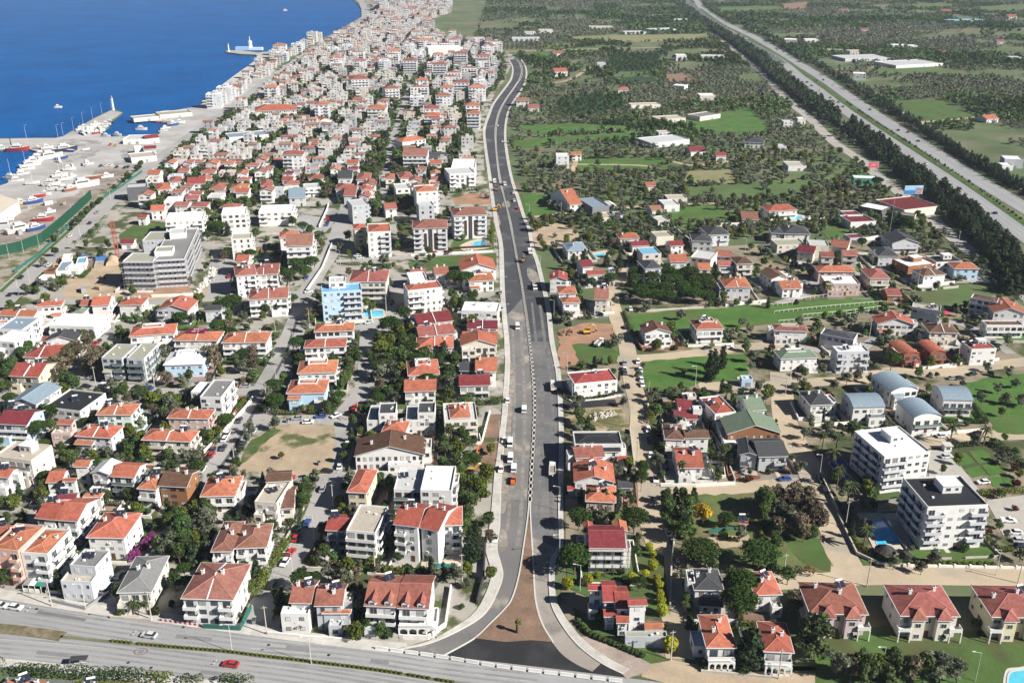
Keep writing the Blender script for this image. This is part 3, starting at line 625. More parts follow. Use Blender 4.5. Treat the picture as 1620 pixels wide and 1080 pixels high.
def volume(root, rel, w, d, h, nf, typ, rc, wc, ex, lod, pre='', rr=None, balc_wc=None):
    rr = rr or R
    ca, sa = math.cos(rel[2]), math.sin(rel[2])
    def put(name, me, loc, rz=0):
        x, y, z = loc
        return link(name, me, root, (rel[0]+x*ca-y*sa, rel[1]+x*sa+y*ca, z), rel[2]+rz)
    tile = rc in ('or','lo','ro','rd','mr','br','pk')
    ov = .55 if typ in 'HGXYU' else (.25 if typ in 'VW' else 0)
    ww, dd = w-2*ov, d-2*ov
    X, Y = ww/2, dd/2
    fh = (h-.3)/max(1, nf)
    wm = MW(wc); rm = MRf(rc)
    ridge = mat('ridge_'+rc, tuple(min(1, c*1.35+.05) for c in ROOFC[rc]), .8, .1, 1, objvar=.08)
    b = MB(); flat = typ in 'FP'
    par = .55 if flat else 0
    if flat:
        t = .22; zr = h-par
        b.box(-X, X, -Y, Y, 0, zr-.02, 0)
        b.box(-X, X, -Y, -Y+t, zr-.02, h, 0, bot=False).box(-X, X, Y-t, Y, zr-.02, h, 0, bot=False)
        b.box(-X, -X+t, -Y+t, Y-t, zr-.02, h, 0, bot=False).box(X-t, X, -Y+t, Y-t, zr-.02, h, 0, bot=False)
    else: b.box(-X, X, -Y, Y, 0, h-.2, 0, bot=False)
    if nf >= 5 and balc_wc is None: balc_wc = 'lg'
    rise = {'H': .34*min(w, d)/2, 'Y': .36*min(w, d)/2, 'U': .34*min(w, d)/2, 'G': .36*d/2, 'X': min(.34*w/2, 3.6), 'V': min(.15*w, 2.1), 'W': min(.15*d, 2.1)}.get(typ, 0)
    if typ == 'X':
        b.prism([(-X, h-.199), (X, h-.199), (0, h-.2+rise*X/(w/2))], -Y, Y, 0)
    if typ == 'G':
        for sx in (-X, X):
            pts = [(sx, -Y, h-.199), (sx, Y, h-.199), (sx, 0, h-.2+rise*Y/(d/2))]
            b.face(pts if sx > 0 else pts[::-1])
    b2 = put(pre+'wall', b.mesh('wall', wm), (0, 0, 0))
    rb = MB()
    if typ == 'F':
        rb.box(-X+.23, X-.23, -Y+.23, Y-.23, zr-.015, zr+.03, 0)
        if lod: 
            for _ in range(2): 
                a, c = rr.uniform(-X*.6, X*.6), rr.uniform(-Y*.6, Y*.6); rb.box(a-.35, a+.35, c-.3, c+.3, zr+.031, zr+.5, 1)
        put(pre+'roof', rb.mesh('roof', rm, M_trim()), (0, 0, 0))
    elif typ == 'P':
        rise = .26*min(ww-1, dd-1)/2
        hb = hip_roof(ww-1.0, dd-1.0, rise, rc, 0)
        put(pre+'roof', hb.mesh('roof', rm, ridge), (0, 0, zr+.06))
        rb.box(-X+.23, X-.23, -Y+.23, Y-.23, zr-.015, zr+.03, 0)
        put(pre+'gutter', rb.mesh('gutter', mat('gutter_grey', (.3,.3,.3), .8)), (0, 0, 0))
    elif typ in 'HYU':
        e = MB().box(-w/2, w/2, -d/2, d/2, h-.22, h, 0); put(pre+'eaves', e.mesh('eaves', M_trim()), (0, 0, 0))
        put(pre+'roof', hip_roof(w, d, rise, rc).mesh('roof', rm, ridge), (0, 0, h+.004))
        if typ == 'Y':
            a, c = w*.24, d*.2; z0, z1 = h+.1, h+rise*.95; tb = MB(); oy = d*.08
            for q in ((-a, a, -c+oy, -c+.2+oy), (-a, a, c-.2+oy, c+oy)): tb.box(*q, z0, z1, 0)
            for q in ((-a, -a+.2), (a-.2, a)): tb.box(*q, -c+.2+oy, c-.2+oy, z0, z1, 0)
            tb.box(-a+.2, a-.2, -c+.2+oy, c-.2+oy, z0, z1-.55, 1)
            put(pre+'roof_terrace', tb.mesh('roof_terrace', M_trim(), mat('terrace_floor', (.42,.44,.46), .8, .1, 1, objvar=.1)), (0, 0, 0))
    elif typ == 'G':
        s = rise/(d/2)
        for sg in (-1, 1): rb.face([(-w/2, sg*d/2, -.02), (w/2, sg*d/2, -.02), (w/2, 0, rise), (-w/2, 0, rise)][::(1 if sg < 0 else -1)], 0)
        rb.bar((-w/2, 0, rise), (w/2, 0, rise), .12, 4, 1)
        e = MB()
        for sg in (-1, 1): e.face([(-w/2, sg*d/2, h-.24), (w/2, sg*d/2, h-.24), (w/2, 0, h+rise-.22), (-w/2, 0, h+rise-.22)][::(-1 if sg < 0 else 1)], 0); e.box(-w/2, w/2, min(sg*d/2, sg*d/2+.02), max(sg*d/2, sg*d/2+.02), h-.24, h-.01, 0)
        for sx in (-w/2, w/2):
            for sg in (-1, 1): e.face([(sx, sg*d/2, h-.24), (sx, sg*d/2, h-.02), (sx, 0, h+rise-.002), (sx, 0, h+rise-.22)])
        put(pre+'roof', rb.mesh('roof', rm, ridge), (0, 0, h)); put(pre+'eaves', e.mesh('eaves', M_trim()), (0, 0, 0))
    elif typ == 'X':
        for sg in (-1, 1): rb.face([(sg*w/2, -d/2, -.02), (sg*w/2, d/2, -.02), (0, d/2, rise), (0, -d/2, rise)][::(-1 if sg < 0 else 1)], 0)
        rb.bar((0, -d/2, rise), (0, d/2, rise), .12, 4, 1)
        e = MB()
        for sg in (-1, 1):
            e.face([(sg*w/2, -d/2, h-.24), (sg*w/2, d/2, h-.24), (0, d/2, h+rise-.22), (0, -d/2, h+rise-.22)])
            for sy in (-d/2, d/2): e.face([(sg*w/2, sy, h-.24), (sg*w/2, sy, h-.02), (0, sy, h+rise-.002), (0, sy, h+rise-.22)])
            e.face([(sg*w/2, -d/2, h-.24), (sg*w/2, d/2, h-.24), (sg*w/2, d/2, h-.02), (sg*w/2, -d/2, h-.02)])
        put(pre+'roof', rb.mesh('roof', rm, ridge), (0, 0, h)); put(pre+'eaves', e.mesh('eaves', M_trim()), (0, 0, 0))
    elif typ in 'VW':
        n = 12; L = w/2 if typ == 'V' else d/2; D = d/2 if typ == 'V' else w/2
        pr = [(-L+2*L*i/n, rise*(1-((2*i/n-1)**2))) for i in range(n+1)]
        lo = [(x*1.0, max(z-.22, -.22)) for x, z in reversed(pr)]
        q = MB().prism(pr+lo, -D, D, 0)
        g = MB().prism([(x*.93, z-.25) for x, z in pr]+[(L*.93, -.4), (-L*.93, -.4)], -D+.3, D-.3, 0)
        if typ == 'W':
            for k in (q, g): k.v = [(y, x, z) for x, y, z in k.v]; k.f = [tuple(reversed(t)) for t in k.f]
        put(pre+'roof', q.mesh('roof', rm), (0, 0, h)); put(pre+'gable_wall', g.mesh('gable_wall', wm), (0, 0, h))
    # --- openings
    wW, wH, fR = rr.choice((1.05, 1.3, 1.5, 1.9)), rr.choice((1.15, 1.3, 1.5)), rr.choice((0, 0, 0, 1, 2))
    def wk(): return rr.choice((0, 0, 0, 1, 1, 2))
    def covered(x, i):
        if 'm' in ex: return False
        if i == 0 and 'B' not in ex: return False
        if 'b' in ex: return True
        if 'l' in ex and x < -.02*ww: return True
        if 'r' in ex and x > .02*ww: return True
        if 'o' in ex and abs(x) > .28*ww: return True
        return False
    if nf:
        n = max(1, int(ww/2.7)) if lod else max(1, int(ww/3.6))
        if 'i' in ex: n = max(n, int(ww/2.0))
        for i in range(nf):
            zc = i*fh+fh*.55
            if not lod and i == 0 and nf > 2: continue
            for k in range(n):
                x = -X+ww*(k+.5)/n
                if covered(x, i): put('balcony_door', win_mesh(min(2.0, ww/n*.72), 2.1, int(rr.random() < .25), fR), (x, -Y-.002, i*fh+1.1))
                elif i == 0 and k == n//2 and not pre:
                    put('door', cached('door%s' % lod, lambda: MB().box(-.55, .55, -.09, 0, 0, 2.15, 0).mesh('door', mat('door_brown', (.12,.06,.035), .6, .1, 1, objvar=.3))), (x, -Y-.002, .05))
                elif rr.random() < .93: put('window', win_mesh(wW if ww/n > wW+.7 else .95, wH, wk(), fR), (x, -Y-.002, zc))
        ns = max(1, int(dd/3.4)) if lod else max(1, int(dd/4.6))
        for sd in ((-1, 1) if lod else ((1,) if lod == 0 and 'L' not in ex else (-1,))):
            for i in range(nf):
                if not lod and i == 0: continue
                for k in range(ns):
                    if rr.random() < .22: continue
                    y = -Y+dd*(k+.5)/ns
                    put('window', win_mesh(rr.choice((.8, 1.05, 1.4)), wH, wk(), fR), (sd*(X+.002), y, i*fh+fh*.55), sd*math.pi/2)
        if lod:
            acm = cached('ac', lambda: MB().box(-.42, .42, -.36, 0, 0, .6, 0).box(-.30, .30, -.365, -.361, .08, .52, 1).mesh('air_conditioner', M_trim(), M_metal()))
            for i in range(1, nf):
                if rr.random() < .55: put('air_conditioner', acm, (rr.uniform(-.45, .45)*ww, -Y-.003, i*fh+.35)) if 'b' not in ex else None
                if rr.random() < .4: put('air_conditioner', acm, (X+.003, rr.uniform(-.4, .4)*dd, i*fh+.4), math.pi/2)
        segs = []
        if 'b' in ex: segs = [(-X, X)]
        if 'l' in ex: segs = [(-X, -.04*ww)]
        if 'r' in ex: segs = [(.04*ww, X)]
        if 'o' in ex: segs = [(-X, -.22*ww), (.22*ww, X)]
        st = 'g' if 'g' in ex else 'w'
        for i in range(0 if 'B' in ex else 1, nf):
            for a, c in segs: put('balcony', balc_mesh(c-a, 1.35 if lod else 1.2, st, balc_wc or wc), ((a+c)/2, -Y-.003, i*fh+.05))
        if 'R' in ex:
            for i in range(1, nf):
                for q in (-.25, .25): put('balcony', balc_mesh(dd*.36, 1.2, st, balc_wc or wc), (X+.003, q*dd, i*fh+.05), math.pi/2); put('balcony_door', win_mesh(1.8, 2.1), (X+.004, q*dd, i*fh+1.1), math.pi/2)
        if 'Z' in ex:
            for i in range(1, nf):
                for q in (-.28, 0, .28): put('balcony', balc_mesh(dd*.24, 1.2, st, balc_wc or wc), (-X-.003, q*dd, i*fh+.05), -math.pi/2); put('balcony_door', win_mesh(1.8, 2.1), (-X-.004, q*dd, i*fh+1.1), -math.pi/2)
    def zat(x, y):
        if flat: return h-par
        if typ in 'HYU': return h+max(0, min((w/2-abs(x)), (d/2-abs(y)))*.34)
        if typ == 'G': return h+rise*(1-abs(y)/(d/2))
        if typ == 'X': return h+rise*(1-abs(x)/(w/2))
        return h+rise*.8
    if not nf and not pre and 'n' in ex: put('door', cached('bigdoor', lambda: MB().box(-1.1,1.1,-.06,0,0,2.2).mesh('door', M_metal())), (X*.2, -Y-.002, .03))
    if 'c' in ex:
        cm = cached('chim', lambda: MB().box(-.38, .38, -.38, .38, -.8, 1.15, 0).box(-.48, .48, -.48, .48, 1.152, 1.3, 0).box(-.2, .2, -.2, .2, 1.302, 1.5, 1).mesh('chimney', M_trim(), M_dark()))
        for q in range(2 if lod else 1):
            x, y = w*(rr.uniform(.08, .3)*(1 if q else -1)), d*rr.uniform(-.12, .2)
            put('chimney', cm, (x, y, zat(x, y)))
    if typ in 'GH' and lod and w > 13 and tile and 'u' not in ex:
        t = .16; hh = .38
        if typ == 'G': pr = [(-d/2, -.2), (0, rise-.2), (d/2, -.2), (d/2, hh), (0, rise+hh), (-d/2, hh)]
        else: q_ = min(w, d)*.5*.34; pr = [(-d/2, -.2), (0, q_-.2), (d/2, -.2), (d/2, hh*.6), (0, q_+hh*.6), (-d/2, hh*.6)]
        fw = MB().prism(pr, -t, t); fw.v = [(b_, a_, c_) for a_, b_, c_ in fw.v]; fw.f = [tuple(reversed(f_)) for f_ in fw.f]
        put('party_wall', fw.mesh('party_wall', M_trim()), (0, 0, h+.01))
    if 's' not in ex and lod and nf and not pre and typ in 'GHYFP' and rr.random() < .38: ex += 's'
    if 's' in ex:
        x, y = w*rr.uniform(-.25, .25), d*rr.uniform(.0, .22); put('solar_heater', solar_mesh(), (x, y, zat(x, y)+.35), rr.uniform(-.3, .3)+.4)
    if 't' in ex:
        pw, pd = ww*.32, dd*.34; px, py = ww*.1, dd*.12; zz = h-par+.03
        tb = MB().box(-pw/2, pw/2, -pd/2, pd/2, 0, 2.5, 0).box(-pw/2-.2, pw/2+.2, -pd/2-.2, pd/2+.2, 2.502, 2.7, 1)
        put('penthouse', tb.mesh('penthouse', wm, M_trim()), (px, py, zz))
        put('window', win_mesh(1.5, 1.2), (px-pw*.2, py-pd/2-.002, zz+1.4)); put('window', win_mesh(1.0, 1.0), (px+pw*.25, py-pd/2-.002, zz+1.4))
    if 'd' in ex:
        for sx in (-.24, .24):
            dw = min(3.2, w*.22); y0 = -d/2+.35; dp = d*.34
            db = MB().prism([(-dw/2, 0), (dw/2, 0), (dw/2, 1.2), (0, 1.9), (-dw/2, 1.2)], 0, dp, 0)
            put('dormer', db.mesh('dormer', M_trim()), (sx*w, y0, h-.1))
            rf = MB(); 
            for s_ in (-1, 1): rf.face([(s_*(dw/2+.25), -.2, 1.17), (s_*(dw/2+.25), dp, 1.17), (0, dp, 1.99), (0, -.2, 1.99)][::(-1 if s_ < 0 else 1)])
            put('dormer_roof', rf.mesh('dormer_roof', rm), (sx*w, y0, h-.06))
            put('window', win_mesh(1.3, .9), (sx*w, y0-.002, h+.6))
    if 'u' in ex:
        for sx in (-.2, .22):
            q = 3.4; put('bay_wall', MB().box(-q/2, q/2, -1.6, 0, 0, h-.4, 0).mesh('bay_wall', wm), (sx*w, -Y-.002, 0))
            tr = MB(); p = [(-q/2-.4,-2.1,0),(q/2+.4,-2.1,0),(q/2+.4,2.6,.9),(-q/2-.4,2.6,.9)]; ap = (0, .1, 1.9)
            for i in range(4): tr.face([p[i], p[(i+1) % 4], ap])
            for i in range(4): tr.bar(p[i], ap, .09, 4, 1)
            put('turret_roof', tr.mesh('turret_roof', rm, ridge), (sx*w, -Y, h-.25))
            put('eaves', MB().box(-q/2-.4, q/2+.4, -2.1, -.6, h-.45, h-.26, 0).mesh('eaves', M_trim()), (sx*w, -Y, 0))
            for i in range(nf): put('window', win_mesh(1.5, 1.35), (sx*w, -Y-1.606, i*fh+1.6))
        for sx in (-.42, .42):
            for i in range(1, nf): put('balcony', balc_mesh(3.4, 2.2, 'w', 'wh'), (sx*w, -Y-.003, i*fh+.05))
            for qx in (-1.5, 1.5): put('column', cached(('col', round(h, 1)), lambda: MB().box(-.14, .14, -.14, .14, 0, fh*(nf-1), 0).mesh('column', M_trim())), (sx*w+qx, -Y-2.35, 0))
    if 'a' in ex:
        vb = MB(); n = 4
        vb.box(-X, X, -2.4, 0, fh-.15, fh+.05, 0)
        for i in range(n+1):
            x = -X+.2+(ww-.4)*i/n; vb.box(x-.2, x+.2, -2.4, -2.05, 0, fh-.152, 0)
        for i in range(n):                                  # arch heads between the posts
            xa, xb = -X+.4+(ww-.4)*i/n, -X+(ww-.4)*(i+1)/n; mx, rx = (xa+xb)/2, (xb-xa)/2; zt = fh-.152
            pts = [(xa, zt-.001), (xa, zt-.9)]+[(mx-rx*math.cos(math.pi*k/8), zt-.9+.75*math.sin(math.pi*k/8)) for k in range(1, 8)]+[(xb, zt-.9), (xb, zt-.001)]
            for k in range(1, 9):
                p1, p2 = pts[k], pts[k+1]
                vb.face([(p1[0], -2.38, p1[1]), (p2[0], -2.38, p2[1]), (p2[0], -2.38, zt), (p1[0], -2.38, zt)])
        vb.box(-X, X, -2.4, -2.25, 0, .8, 0)
        put('verandah', vb.mesh('verandah', M_trim()), (0, -Y-.003, 0))
        rl = MB(); rl.box(-X, X, -2.4, -2.28, fh+.95, fh+1.08, 0)
        for i in range(int(ww/.45)): x = -X+.2+i*.45; rl.box(x-.06, x+.06, -2.38, -2.3, fh+.052, fh+.95, 0)
        put('balustrade', rl.mesh('balustrade', M_trim()), (0, -Y-.003, 0))
    if 'w' in ex:
        aw = MB(); c = 4; L = ww*.9
        for i in range(c): x0 = -L/2+L*i/c; aw.face([(x0, -3, 2.5), (x0+L/c, -3, 2.5), (x0+L/c, 0, 3.0), (x0, 0, 3.0)], i % 4)
        for i in range(c+1): x0 = -L/2+L*i/c; aw.box(x0-.05, x0+.05, -3, -2.9, 0, 2.48, 1)
        put('awning', aw.mesh('awning', mat('awning_grey', (.25,.25,.24), .8), M_trim(), mat('awning_green', (.02,.22,.12), .8), mat('awning_slate', (.1,.14,.2), .8)), (0, -Y-.003, 0))
    if 'x' in ex:
        for a, q, m_ in ((0, .055, M_dark()), (-.15, .04, mat('brown_cladding', (.06,.03,.022), .7, .1, 1)), (.15, .04, mat('brown_cladding', (.06,.03,.022)))):
            put('cladding_panel', MB().box(-q*ww, q*ww, -.12, 0, fh*.8 if a else .2, h-.5-(0 if not a else fh*.9)).mesh('cladding_panel', m_), (a*ww, -Y-.09, 0))
    if 'k' in ex:
        sc = MB()
        for i in range(nf*2+1):
            z = i*(h-.6)/(nf*2)
            sc.box(-X-.6, X+1.9, -Y-1.5, -Y-1.42, z, z+.09, 0); sc.box(X+1.3, X+1.38, -Y-1.4, Y+.5, z, z+.09, 0)
            if i % 2 == 0 and i: sc.box(-X-.6, X+1.8, -Y-1.4, -Y-.35, z-.06, z-.005, 1); sc.box(X+.35, X+1.28, -Y-.3, Y+.5, z-.06, z-.005, 1)
        for k in range(int(ww/2.4)+2): x = -X-.5+k*2.4; sc.box(x, x+.08, -Y-1.6, -Y-1.51, 0, h+.8, 0)
        for k in range(int(dd/2.4)+1): y = -Y+k*2.4; sc.box(X+1.4, X+1.48, y, y+.08, 0, h+.8, 0)
        put('scaffold', sc.mesh('scaffold', M_metal(), mat('plank', (.45,.42,.38), .9)), (0, 0, 0))
    return rise

KIND = {'S': ('shed', 'shed'), 'Q': ('warehouse', 'warehouse'), 'K': ('construction_block', 'building'), 'A': ('apartment_block', 'apartment block'), 'J': ('garden_hut', 'hut')}
NUMW = {1: 'single storey', 2: 'two storey', 3: 'three storey', 4: 'four storey', 5: 'five storey', 6: 'six storey', 7: 'seven storey'}
PENDING = []
def place_rect(px, h):
    (xl, yl), (xr, yr), yb = px
    A, B = P(xl, yl, h), P(xr, yr, h)
    u = B-A; w = u.length; u.normalize(); nrm = Vector((-u.y, u.x, 0)); mid = (A+B)/2
    lo, hi = 2.0, 60.0
    for _ in range(40):
        t = (lo+hi)/2
        if Q(mid+nrm*t)[1] > yb: lo = t
        else: hi = t
    if yl < 262: lo = min(lo, max(5.0, w*(1.0 if w < 22 else .6)))
    return mid+nrm*(lo/2), math.atan2(u.y, u.x), w, lo
def parse_houses(txt):
    cur = None
    for ln in txt.strip().splitlines():
        ln = ln.strip()
        if not ln or ln[0] == '#': continue
        wing = ln[0] == '+'
        f = ln.lstrip('+').split('|')
        t = (int(f[0][0]), int(f[0][1])); a = [float(v) for v in f[1].split(',')]
        nf = float(f[2]); typ, rc, wc, ex = f[3].strip(), f[4].strip(), f[5].strip(), f[6].strip()
        short = f[7].strip() if len(f) > 7 else ''; rest = f[8].strip() if len(f) > 8 else ''
        h = nf*2.9+.35+(.55 if typ in 'FP' else 0)
        px = (T(t, a[0], a[1]), T(t, a[2], a[3]), 270*t[1]+a[4]/4)
        c, rz, w, d = place_rect(px, h)
        ym = px[0][1]
        lod = 1 if ym > 430 else 0
        if px[0][0] > 810: ex += 'L'
        FOOT.append((c.x, c.y, max(w, d)/2)); RECTS.append((c.x, c.y, rz, w/2, d/2)); HRECTS.append((c.x, c.y, rz, w/2, d/2))
        if not wing:
            kn = next((KIND[k] for k in ex if k in KIND), None) or (('apartment_block', 'apartment block') if nf >= 4 else ('house', 'house'))
            root = empty(kn[0], (c.x, c.y, 0), rz); cur = (root, c, rz)
            if typ == 'H' and lod and w > 12 and 'u' not in ex and R.random() < .22: typ = 'Y'
            volume(root, (0, 0, 0), w, d, h, max(1, int(round(nf))) if 'n' not in ex else 0, typ, rc, wc, ex, lod)
            if lod and kn[0] == 'house' and 'n' not in ex and not set('aukxw') & set(ex) and R.random() < .55:
                sx = R.choice((-1, 1)); aw = w*R.uniform(.34, .5); at_ = R.choice('FFG')
                ah = R.choice((3.1, 3.1, 5.8)) if nf > 2.2 else 3.0
                volume(root, (sx*(w-aw)/2*.86, -d/2-R.uniform(.2, .8), 0), aw, 3.4, ah+(.55 if at_ == 'F' else 0), 1 if ah < 4 else 2, at_, rc if at_ == 'G' else R.choice(('be','lg')), wc, 'm', 1, pre='annex_')
            if lod and kn[0] == 'house' and 'n' not in ex and R.random() < .4:
                sx = R.choice((-1, 1)); ad = d*R.uniform(.3, .55)
                volume(root, (sx*(w/2+R.uniform(-.1, .7)), R.uniform(-.15, .2)*d, 0), 3.4, ad, R.choice((3.0, 5.8))+.55, 1, 'F', R.choice(('be','lg','wh')), wc, 'm', 1, pre='annex_')
            if short:
                lab = short+(' '+rest if rest else ''); tag(root, lab, kn[1]); USED.add(lab); landmark(short, (c.x, c.y))
            else:
                base = '%s %s with %s %s roof' % (WALLN[wc], kn[1], ROOFN[rc], SHAPEN.get(typ, 'hipped').replace('fronted', ''))
                PENDING.append((root, base, c, kn[1]))
        else:
            root, c0, r0 = cur
            dv = c-c0; ca, sa = math.cos(-r0), math.sin(-r0)
            volume(root, (dv.x*ca-dv.y*sa, dv.x*sa+dv.y*ca, rz-r0), w, d, h, max(1, int(round(nf))) if 'n' not in ex else 0, typ, rc, wc, ex, lod, pre='wing_')
def finish_pending():
    for root, base, c, cat in PENDING: tag(root, uniq(base.replace('  ', ' '), c), cat)
    PENDING.clear()
